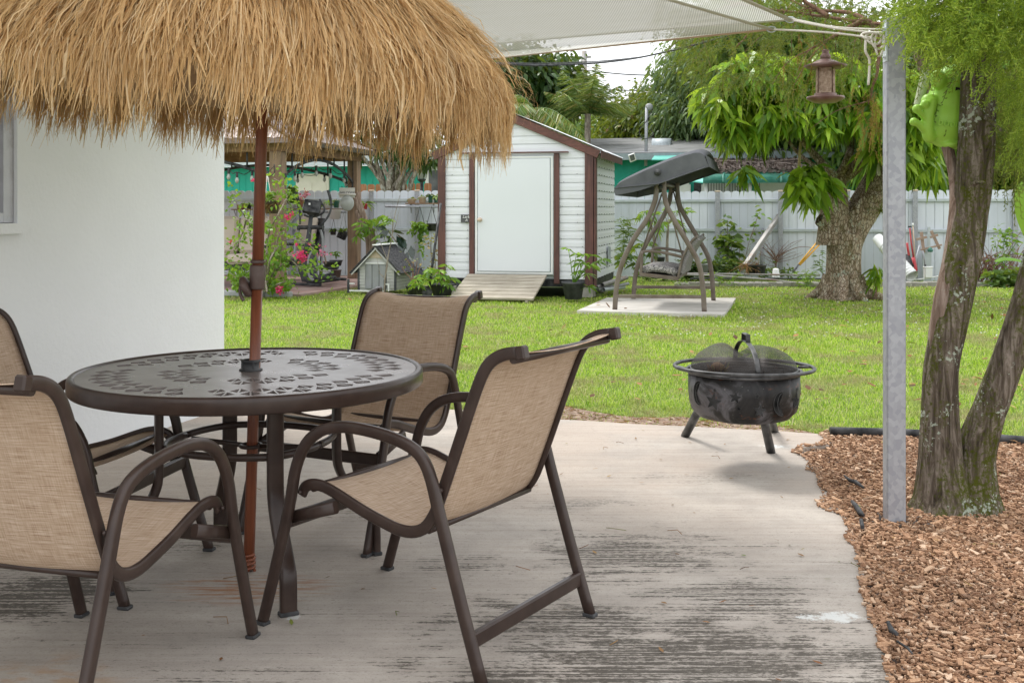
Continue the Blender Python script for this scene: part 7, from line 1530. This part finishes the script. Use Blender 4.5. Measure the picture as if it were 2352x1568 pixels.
for s in ([(400,1020),(400,800),(330,600),(260,400),(240,360)],[(420,1020),(410,780),(340,560),(290,400),(270,295)],[(390,1020),(380,800),(310,640),(250,500)],[(430,1000),(440,800),(420,700)]): trunk_tube(m, [D_(x,y,19.2) for x,y in s], [.05,.045,.04,.035], 10, .12, 1, .1)
m.build('trunk','bark_pale',t); m = MB()
for (x,y) in ((300,640),(340,600),(380,680),(430,620),(470,600),(520,580),(580,570),(630,600),(560,640),(480,700),(520,770),(580,780),(290,720),(260,780),(420,740),(330,700),(600,640),(540,700),(500,840),(590,850)): fingerleaf(m, D_(x,y,19.+random.uniform(-.3,.3)), (random.gauss(0,1),-.6,random.gauss(-.2,.3)), .19, 9)
m.build('leaves','leaf_bright',t)
t = thing('rubber_plant', D_(800,1050,18.9), 'rubber plant with big dark glossy leaves behind the dog house', 'plant'); m = MB(); lf = MB()
for s in ([(800,1150),(790,1000),(700,850),(600,720),(540,660)],[(800,1150),(830,1000),(860,900)],[(780,1100),(720,950),(650,850)]): branch(m, [D_(x,y,18.9) for x,y in s], .016,.008)
C = []; D = []
for (x,y,dx,dy) in ((690,760,1,-.5),(700,780,.6,-1),(740,790,.7,-1.2),(620,720,-.8,-.5),(650,730,.9,-.1),(720,920,-.6,-.8),(800,920,-1,-.7),(820,960,-.2,-1),(880,900,.5,-1.2),(860,890,.2,-1.2),(700,890,-.4,-.9),(740,820,.2,-1),(640,760,-.3,-1),(590,700,-1,.2)): C.append(tuple(D_(x,y,18.8))); D.append((dx,-.3,dy))
leaves(lf, C, D, .24, .12, .1, fold=.12); m.build('stems','bark_grey',t); lf.build('leaves', leafmat('dark rubber leaves', [(0.,(.012,.03,.025)),(1.,(.03,.06,.045))], .05, .18, .7), t)
stemplant('potted_shrub','brown stemmed shrub in a black pot right of the dog house','potted plant', D_(890,1430,16.4), [[D_(890,1380,16.4),D_(860,1260,16.4),D_(790,1180,16.4),D_(760,1120,16.4)],[D_(900,1380,16.4),D_(900,1250,16.4),D_(850,1100,16.4),D_(800,1030,16.4)],[D_(905,1380,16.4),D_(930,1240,16.4),D_(960,1130,16.4),D_(985,1080,16.4)],[D_(890,1380,16.4),D_(880,1200,16.4),D_(890,1080,16.4)],[D_(895,1380,16.4),D_(915,1200,16.4),D_(930,1060,16.4)]], 'leaf_olive', 1, .07, .5, .012, 'twig', potspec=(D_(890,1430,16.4),.125,.13,'black'), along=.75)
def ftips(lst, d, f=ZD): return [P(*f(x,y), d+random.uniform(-.15,.15)) for x,y in lst]
fingerplant('potted_philodendron','philodendron with split leaves in a barrel shaped grey tub by the shed corner', D_(1205,1440,16.1), ftips([(1130,1210),(1180,1160),(1260,1110),(1300,1240),(1240,1300),(1180,1280),(1120,1260),(1280,1320),(1210,1220)],15.9), .2, 'leaf_bright', (D_(1205,1440,16.1),.185,.17,'dgrey'))
fingerplant('potted_philodendron','low variegated philodendron between the black pot and the barrel tub', D_(960,1425,16.0), ftips([(920,1260),(980,1220),(1040,1190),(900,1330),(1020,1280),(950,1320),(1060,1150)],15.8), .17, 'leaf_bright', (D_(980,1430,16.0),.1,.12,'black'))
stemplant('croton','tall speckled croton growing against the left side of the shed','plant', D_(1100,1300,17.6), [[D_(1100,1300,17.6),D_(1090,1100,17.6),D_(1080,900,17.6),D_(1090,780,17.6)],[D_(1110,1300,17.6),D_(1130,1100,17.6),D_(1120,850,17.6)]], leafmat('speckled croton leaves', [(0.,(.2,.12,.06)),(.5,(.4,.36,.12)),(1.,(.5,.35,.2))], .2), 4, .1, .35)
t = thing('black_pole', D_(1050,1430,15.8), 'black pole with a round foot leaning against the left shed corner', 'pole'); m = MB(); m.tube([D_(1062,1380,15.8), D_(1190,425,16.6)], .02, 8); m.build('shaft','black',t); m = MB(); m.lathe([(0,-.07),(.07,-.06),(.08,0),(.05,.05),(.025,.06),(0,.06)], D_(1040,1400,15.8), 16); m.build('foot','black',t)
m = MB(); m.lathe([(0,0),(.05,0),(.09,.06),(.095,.12),(.06,.18),(.04,.2),(.055,.22),(0,.22)], D_(955,1290,17.), 18); m.build('urn','dgrey', label='dark grey urn standing behind the potted shrub', cat='urn')
# pot right of the shed door
fingerplant('potted_papaya','leafy young plant in a round grey pot between the shed door and its right corner', P(*ZB(1078,1410),15.7), [P(*ZB(x,y),15.6) for x,y in ((1040,1045),(1100,1080),(1150,1085),(1210,1090),(1290,1120),(1130,1150),(1200,1160),(1110,1210),(1180,1230),(1190,1320),(1250,1140),(1090,1130))], .19, 'leaf_bright', (P(*ZB(1078,1412),15.7),.168,.25,'dgrey'), n=7)
ppg = 'loose pipes piled beside the shed'
for i,(x0,y0,x1,y1,r,mt) in enumerate(((1250,1330,1440,1270,.03,'galv_pipe'),(1260,1345,1480,1300,.025,'grey'),(1290,1310,1470,1255,.035,'galv_pipe'),(1300,1345,1450,1325,.03,'rail'),(1240,1320,1400,1290,.022,'black'))):
    m = MB(); a = P(*ZB(x0,y0),16.6); b = P(*ZB(x1,y1),17.4); m.tube([a,b], r, 10, cap=False); m.tube([a,b], r*.8, 10, cap=False); m.build('loose_pipe', mt, label=['longest dull pipe in the pile by the shed, reaching nearest the swing','pale grey plastic pipe at the front of the shed pipe pile','thick dull pipe on top of the shed pipe pile','light metal pipe at the right front of the shed pipe pile','thin black pipe at the left of the shed pipe pile'][i], cat='pipe', group=ppg)
# ================================================================ things along the right fence
def X(x, y, d=20.6): return P(*ZF(x,y), d)
m = MB(); m.beam(X(375,640,20.2), X(815,-10,21.2), .085, .085, bev=.008); m.build('leaning_post','galv_pipe', label='galvanised square post leaning against the fence over a black tub', cat='post')
m = MB(); m.tube([X(583,190,21.1), X(575,640,20.8)], .03, 8); m.build('metal_stake','galv', label='short upright metal stake behind the leaning post', cat='stake')
t = thing('black_tub', X(500,735,20.2), 'wide black plastic tub of dry stems at the foot of the leaning post', 'tub'); m = MB(); pot(m, X(500,735,20.2), .205, .16, 0, .82, soil=1); m.build('tub',['black','soil'],t)
C = np.repeat(np.array([list(X(x,630,20.1)) for x in (340,400,500)]),40,0); m = MB(); ribbons(m, C+RNG.normal(size=C.shape)*.03, C+RNG.normal(size=C.shape)*.13+np.array([-.03,-.1,-.05]), .009); m.build('dry_stems','leaf_litter',t)
m = MB(); m.lathe([(.075,0),(.075,.02),(.065,.03),(.058,.14),(.04,.165),(0,.17)], X(750,783,20.0), 18); m.build('upturned_pot','white', label='small white pot upside down in front of the fence', cat='pot')
for i,(pts,r,mt,lb) in enumerate((([(-500,735,20.),(0,742,20.),(1290,757,19.8)],.018,'galv_pipe','rusty upper pipe lying along the right border'),([(-450,750,19.9),(0,762,19.8),(700,815,19.5),(1250,880,19.3)],.018,'galv_pipe','rusty pipe sloping down toward the mango trunk'),([(-300,800,19.9),(0,795,19.9),(1300,800,19.9)],.014,'dgrey','dark grey pipe low on the ground behind the edging'),([(1800,775,20.),(2400,770,20.)],.018,'grey','grey pipe right of the mango trunk'))):
    m = MB(); m.tube([X(*q) for q in pts], r, 8); m.build('long_pipe', mt, label=lb, cat='pipe', group='long pipes lying along the right border')
bx = -500; i = 0; blk = []
while bx < 4200:
    if not (1330 < bx < 1780):
        p = X(bx,868,19.5); p = G(*ZF(bx,872)) ; p.z = GZ; s = .19 if bx < 1320 else .42; m = MB(); m.box(p+Vector((s*.45,0,.045)), (s*.8,.1,random.uniform(.08,.115)), Matrix.Rotation(math.radians(-13+random.uniform(-6,6)),3,'Z'), bev=.03 if bx < 1320 else .012)
        blk.append((bx, m.build('edging_block','block', cat='edging block', group='edging blocks before the right fence')))
    bx += 88 if bx < 1320 else 200
ordn = ['first','second','third','fourth','fifth','sixth','seventh','eighth','ninth','tenth','eleventh','twelfth','thirteenth','fourteenth','fifteenth','sixteenth','seventeenth','eighteenth','nineteenth','twentieth','twenty first','twenty second','twenty third','twenty fourth']
for side, lst in (('left', sorted([q for q in blk if q[0] < 1500], key=lambda q: -q[0])), ('right', sorted([q for q in blk if q[0] > 1500], key=lambda q: q[0]))):
    for j, (_, o) in enumerate(lst): o['label'] = ('small' if side == 'left' else 'long')+' mossy edging block, '+ordn[min(j,23)]+' one '+side+' of the mango trunk'
t = thing('yellow_loppers', X(1000,660,20.3), 'long handled yellow loppers leaning behind the mango trunk', 'loppers')
for a, b in (((1030,625),(1400,170)),((1042,632),(1410,250))): m = MB(); m.tube([X(*a,20.3),X((a[0]+b[0])/2-4,(a[1]+b[1])/2+6,20.5),X(*b,20.8)], .017, 8); m.build('handle','yellow',t)
m = MB(); m.tube([X(1030,625,20.3), X(990,680,20.2), X(955,722,20.1)], [.016,.02,.006], 8); m.build('blade','dgrey',t)
sp = [[X(170,720,20.9),X(165,500,20.9),X(155,300,20.9),X(160,80,20.9)],[X(175,700,20.9),X(190,480,20.9),X(240,300,20.9)],[X(170,560,20.9),X(100,380,20.9),X(60,300,20.9)]]
stemplant('fence_sapling','broad leaved sapling against the fence right of the swing','sapling', X(175,725,20.9), sp, 'leaf_mid', 5, .24, .38, .015, spread=.05)
stemplant('fence_weed','sparse leafy weed between the sapling and the leaning post','weed', X(330,720,21.), [[X(330,720,21),X(380,520,21),X(440,300,21),X(520,170,21)],[X(330,700,21),X(300,500,21),X(350,250,21)],[X(440,300,21),X(520,60,21),X(530,0,21)]], 'leaf_bright', 2, .12, .5, .007, 'twig', along=.3, spread=.07)
stemplant('fence_weed','low leafy weeds at the foot of the broad leaved sapling','weed', X(80,720,20.6), [[X(x,740,20.6),X(x+random.uniform(-40,40),660,20.6),X(x+random.uniform(-60,60),590,20.6)] for x in (-60,0,60,130,230,280)], 'leaf_mid', 5, .12, .5, .006, along=.3, spread=.06)
t = thing('bare_bush', X(750,660,20.9), 'bare twiggy bush in front of the fence left of the yellow loppers', 'bush'); m = MB()
for i in range(26):
    a = random.uniform(-1.25,1.25); ln = random.uniform(.3,.75); p0 = X(750,random.uniform(520,650),20.9); e = p0+Vector((math.sin(a)*ln, random.uniform(-.2,.2), math.cos(a)*ln*.75)); p = branch(m, [p0,(p0+e)/2+Vector((0,0,random.uniform(-.05,.1))),e], .007,.002,4); q = p[len(p)//2]; branch(m,[q,q+Vector((random.uniform(-.2,.2),0,random.uniform(0,.2)))],.003,.0015,4)
branch(m, [X(750,700,20.9),X(750,650,20.9),X(780,540,20.9),X(900,460,20.9),X(1060,410,20.9),X(1250,430,20.9)], .014,.004,5); m.build('twigs','twig',t)
stemplant('grass_clump','tall grassy weeds left of the mango trunk','weed', X(1150,860,18.6), [[X(x,880,18.6),X(x+random.uniform(-30,30),790,18.6),X(x+random.uniform(-80,80),740,18.6)] for x in (1080,1120,1150,1190,-420,60,240)], 'leaf_bright', 3, .12, .15, .004, 'leaf_bright', along=.0, spread=.03)
stemplant('grass_clump','pale flowering weed leaning beside the mango trunk','weed', X(1290,720,18.9), [[X(1330,760,18.9),X(1290,620,18.9),X(1280,500,18.9)],[X(1330,760,18.9),X(1300,660,18.9),X(1240,640,18.9)]], 'leaf_blue', 3, .12, .18, .005, 'leaf_bright', along=.1, spread=.03)
def Y(x, y, d=19.6): return P(*ZR(x,y), d)
t = thing('mango_seedling', Y(310,1330,15.9), 'young drooping mango seedling right of the big trunk', 'seedling'); m = MB(); branch(m, [Y(312,1335,15.9),Y(322,1150,15.9),Y(325,940,15.9)], .01,.006); m.build('stem','twig',t); m = MB(); whorls(m, np.array([list(Y(x,y,15.9)) for x,y in ((325,930),(330,960),(320,1000),(325,1080))]), 8, .24, .2); m.build('leaves','leaf_mango',t)
# corrugated roll, tools, boards
t = thing('corrugated_pipe', Y(600,900,19.7), 'white ribbed drain pipe leaning behind the steel post', 'drain pipe'); a = Y(330,525,20.1); b = Y(800,1055,19.3); pts = [a+(b-a)*(k/90) for k in range(91)]; m = MB(); m.tube(pts, [.10+(.016 if (k%5<2 and k>20) else 0)+.0002*k for k in range(91)], 20, cap=False); m.tube([a,b],[.088,.1],16,cap=False); m.build('tube','white',t)
def tool(name, label, pts, r, mt, extra=(), cat='tool'):
    t = thing(name, Y(*pts[-1]), label, cat, 'garden tools leaning on the right fence'); m = MB(); m.tube([Y(*q) for q in pts], r, 8); m.build('shaft', mt, t)
    for nm, p2, r2, m2 in extra: m = MB(); m.tube([Y(*q) for q in p2], r2, 8); m.build(nm, m2, t)
tool('garden_spade','red handled spade with a black crossgrip leaning on the fence',[(778,385),(800,600),(828,790)],.014,'red',(('crossgrip',[(755,368),(800,368)],.014,'black'),('blade',[(826,790),(845,950),(862,1025)],[.03,.05,.02],'red')))
tool('hand_cutter','short red grip on a black shaft beside the red spade',[(768,760,19.5),(800,850,19.5),(830,920,19.5)],.018,'black',(('grip',[(740,590,19.5),(752,680,19.5),(768,762,19.5)],.021,'red'),))
tool('broom_handle','pale wooden handle with a white cap on the fence',[(820,350),(838,600),(846,820)],.011,'tan',(('cap',[(819,318),(821,360)],.016,'white'),))
tool('aluminium_leg','shiny folded aluminium pole leaning to the left',[(915,625),(840,870),(772,1090)],.014,'galv',(('second_tube',[(925,640),(855,880),(790,1085)],.009,'galv'),('joint',[(845,850),(836,880)],.02,'black')),'pole')
tool('aluminium_leg','shiny aluminium pole standing in the white container',[(958,700),(975,800),(992,905)],.014,'galv',(('joint',[(988,890),(994,915)],.018,'black'),),'pole')
tool('aluminium_leg','white pole lying on the ground below the container',[(775,1105),(960,1085),(1200,1045)],.012,'white',(),'pole')
t = thing('sign_boards', Y(1040,600,19.8), 'tan boards nailed into crosses leaning on the fence behind the tools', 'boards')
for (a,b,w_) in (((937,440),(972,725),.055),((865,545),(1012,510),.045),((1072,425),(1190,675),.05),((1060,515),(1165,480),.04),((925,685),(1220,618),.03)): m = MB(); m.beam(Y(*a,19.8),Y(*b,19.8),.02,w_,up=(0,-1,0) if False else (0,0,1)) if abs(a[1]-b[1])<100 else m.beam(Y(*a,19.83),Y(*b,19.83),w_,.02,up=(0,-1,0)); m.build('board','stake',t)
m = MB(); m.box(Y(1038,550,20.1), (.045,.05,.48)); m.box(Y(1010,900,20.2), (.16,.05,.6)); m.build('metal_strip','rail', label='grey metal strips standing behind the tan boards', cat='metal strip')
m = MB(); m.lathe([(0,0),(.045,.01),(.05,.05),(.02,.09),(0,.095)], Y(1060,720,19.7), 14); m.build('green_float','green_plastic', label='small green plastic float hanging under the tan boards', cat='float')
t = thing('white_container', Y(1028,1060,19.6), 'tall white plastic container holding an aluminium pole', 'container'); m = MB(); m.box(Y(1028,1000,19.6), (.135,.1,.2), bev=.012); m.build('body','white',t); m = MB(); m.box(Y(1028,925,19.6), (.15,.115,.025), bev=.006); m.build('rim','white',t)
m = MB(); m.beam(Y(730,750,19.9),Y(850,1050,19.5),.1,.02); m.build('dark_board','black', label='black board leaning beside the white ribbed pipe', cat='board')
# weeds and dead vines on the right
stemplant('tall_weed','tall flowering weed against the fence right of the mossy trunk','weed', Y(2080,1190,19.), [[Y(2085,1200,19),Y(2085,900,19),Y(2070,600,19),Y(2045,420,19)],[Y(2085,900,19),Y(2000,760,19),Y(1950,560,19)],[Y(2085,800,19),Y(2200,660,19),Y(2260,540,19)],[Y(2080,560,19),Y(2110,470,19),Y(2150,410,19)]], 'leaf_bright', 4, .13, .3, .009, 'leaf_bright', along=.1, spread=.05)
stemplant('low_weeds','leafy low weeds at the foot of the tall flowering weed','weed', Y(2060,1200,18.7), [[Y(x,1210,18.7),Y(x+random.uniform(-40,40),1120,18.7),Y(x+random.uniform(-60,60),1040,18.7)] for x in (1900,1960,2010,2060,2110,2160,2220,2300,2380)], 'leaf_mid', 6, .16, .35, .006, along=.1, spread=.07)
m = MB()
for i in range(130):
    x = random.choice((random.uniform(1680,1950), random.uniform(1700,2450))); p0 = Y(x, random.uniform(980,1200), 19.2); e = p0+Vector((random.uniform(-.5,.5), random.uniform(-.3,.3), random.uniform(-.1,.5))); e.z = max(e.z,.02); m.tube(catmull([p0,(p0+e)/2+Vector((random.uniform(-.1,.1),0,random.uniform(0,.25))),e],4), random.uniform(.003,.008), 4)
for i in range(16):
    p0 = Y(random.uniform(1850,2300), random.uniform(1000,1100), 19.3); e = p0+Vector((random.uniform(-.4,.5), 0, random.uniform(.4,.85))); m.tube(catmull([p0,(p0+e)/2+Vector((random.uniform(-.15,.15),0,.05)),e],4), .004, 4)
m.build('dead_vines','twig', label='heap of dead brown vines along the fence at the far right', cat='dead vines', kind='stuff')
t = thing('banana_plant', P(2370,640,13.5), 'banana plant with a broad lime leaf at the right edge', 'plant')
def bigleaf(mb, pts, w_, up=Vector((0,-1,.2))):
    c = catmull(pts, 6); rows = []
    for i, p in enumerate(c):
        tg = (c[min(i+1,len(c)-1)]-c[max(i-1,0)]).normalized(); s = tg.cross(up).normalized(); q = i/(len(c)-1); ww = w_*math.sin(math.pi*min(.97,q*.93+.05))**.6; rows.append([p+s*(ww*f)+up*(.25*ww*(abs(f)))*-1 for f in (-1,-.66,-.33,0,.33,.66,1)])
    grid_surface(mb, rows)
m = MB(); bigleaf(m, [P(2385,600,13),P(2380,560,13),P(2358,500,13),P(2352,450,13),P(2365,420,13),P(2380,405,13)], .11); bigleaf(m, [P(2400,640,12.6),P(2350,600,12.6),P(2310,592,12.6),P(2285,600,12.6)], .06, Vector((0,-.3,1))); m.build('leaves','leaf_bright',t)
m = MB(); m.tube([P(2395,700,13),P(2392,640,13),P(2388,600,13)], [.06,.05,.03], 10); m.build('stem','leaf_bright',t)
# behind the swing: papayas, monstera, pots
def S_(x, y, d=19.8): return P(*ZS(x,y), d)
for (stem, tips, lb) in (([(590,1170),(592,1000),(600,860)], [(545,780),(600,760),(660,770),(720,760),(740,770),(640,830),(560,850),(680,860),(540,870)], 'tall papaya plant with a slim trunk seen through the swing'), ([(515,1170),(500,1000),(470,860),(450,800)], [(400,790),(430,770),(480,780),(500,850),(520,900),(460,830)], 'leaning papaya plant seen left of the swing seat')):
    t = thing('papaya_plant', S_(*stem[0],20.6), lb, 'papaya', 'papaya plants behind the swing'); m = MB(); branch(m, [S_(x,y,20.6) for x,y in stem], .035,.02,8); lf = MB()
    for (x,y) in tips: tp = S_(x,y,20.6+random.uniform(-.2,.2)); tops = S_(*stem[-1],20.6); branch(m,[tops,(tops+tp)/2+Vector((0,0,.05)),tp],.007,.004,4); fingerleaf(lf, tp, tp-tops+Vector((0,0,-.15)), .2, 9)
    m.build('trunk','bark_grey',t); lf.build('leaves','leaf_bright',t)
fingerplant('monstera','monstera with large split leaves between the shed and the swing', S_(400,1200,20.), [S_(x,y,19.8) for x,y in ((350,1040),(400,1010),(450,1000),(480,1060),(330,1100),(440,1090),(290,1080),(270,1140),(360,1150),(250,1100))], .26, 'leaf_mid', None, n=11, cat='plant')
stemplant('bromeliad_clump','low dark clump of plants seen behind the swing backrest','plant', S_(760,1220,20.3), [[S_(x,1215,20.3),S_(x+8,1160,20.3)] for x in (700,730,760,790,820,900,940,980)], 'leaf_dark', 9, .2, .16, .006, along=.0, spread=.04)
for (x, yb, r_, h_, mt, lb) in ((862,1222,.1,.17,'grey','grey pot standing behind the right swing leg'),(545,1160,.08,.14,'dgrey','tilted dark pot under the left swing hanger')): m = MB(); pot(m, S_(x,yb,20.2), r_, h_, 0, soil=1); m.build('flower_pot', [mt,'soil'], label=lb, cat='plant pot')
m = MB(); m.beam(S_(510,1168,20.), S_(690,1168,20.), .03, .05); m.build('low_rail','galv', label='low metal rail behind the swing seat', cat='rail')
stemplant('sedge_clump','long grassy leaves arching between the shed and the fence','plant', S_(250,1050,20.5), [[S_(265,1120,20.5),S_(280,980,20.5),S_(310,830,20.5)],[S_(260,1120,20.5),S_(270,900,20.5),S_(250,840,20.5)],[S_(270,1100,20.5),S_(310,1000,20.5),S_(325,900,20.5)]], 'leaf_mid', 5, .25, .1, .006, 'leaf_mid', along=.0, spread=.03)
stemplant('border_weeds','scattered green weeds along the foot of the right fence','weed', X(0,730,20.7), [[X(x,760,20.5),X(x+random.uniform(-20,20),700+random.uniform(-20,20),20.5)] for x in list(range(-900,-100,45))+[600,680,840,900]], 'leaf_mid', 6, .13, .3, .004, along=.0, spread=.07)
# ================================================================ black edging and plastic fragments by the mulch
m = MB(); m.tube(catmull([G(1906,990,.0)+Vector((0,0,.0)), G(2060,994), G(2200,1001), G(2330,1010), G(2500,1022)],4), .026, 12); m.build('landscape_edging','black', label='black plastic edging tube between the lawn and the wood chips', cat='edging')
def V3(x,y): return zoom(2600,1500,1.479)(x,y)
for i,(pts, r) in enumerate((([(835,425),(870,455),(900,462),(945,495)],[.006,.014,.018,.008]),([(880,570),(905,600),(930,640),(945,650)],[.012,.02,.02,.008]),([(930,675),(938,715)],[.014,.014]),([(1080,1245),(1100,1290),(1130,1310)],[.01,.016,.010]),([(1130,1350),(1190,1390),(1215,1420)],[.006,.007,.004]))):
    m = MB(); c = [G(*V3(x,y),z=.0)+Vector((0,0,.008)) for x,y in pts]; m.tube(c, [q*.6 for q in r], 7); m.build('plastic_scrap','black', label=['curled dark plastic scrap in the chips left of the steel post, farthest from the camera','thick black plastic scrap just left of the steel post foot','short black plastic stub right below the thick scrap','black plastic scrap by the lower patio edge','thin black strip of plastic nearest the camera in the chips'][i], cat='plastic scrap', group='black edging scraps in the mulch')
# dark ant-bed at the post foot and a cone of soil
m = MB(); N = 160; C = np.array([[PB.x,PB.y,-.02]])+RNG.normal(size=(N,3))*np.array([.055,.05,.004]); leaves(m, C, RNG.normal(size=(N,3))*np.array([1,1,.3]), .03, .012, 0); m.build('dark_debris','soil', label='dark debris gathered round the foot of the steel post', cat='debris', kind='stuff')
print('objects', len(bpy.data.objects))
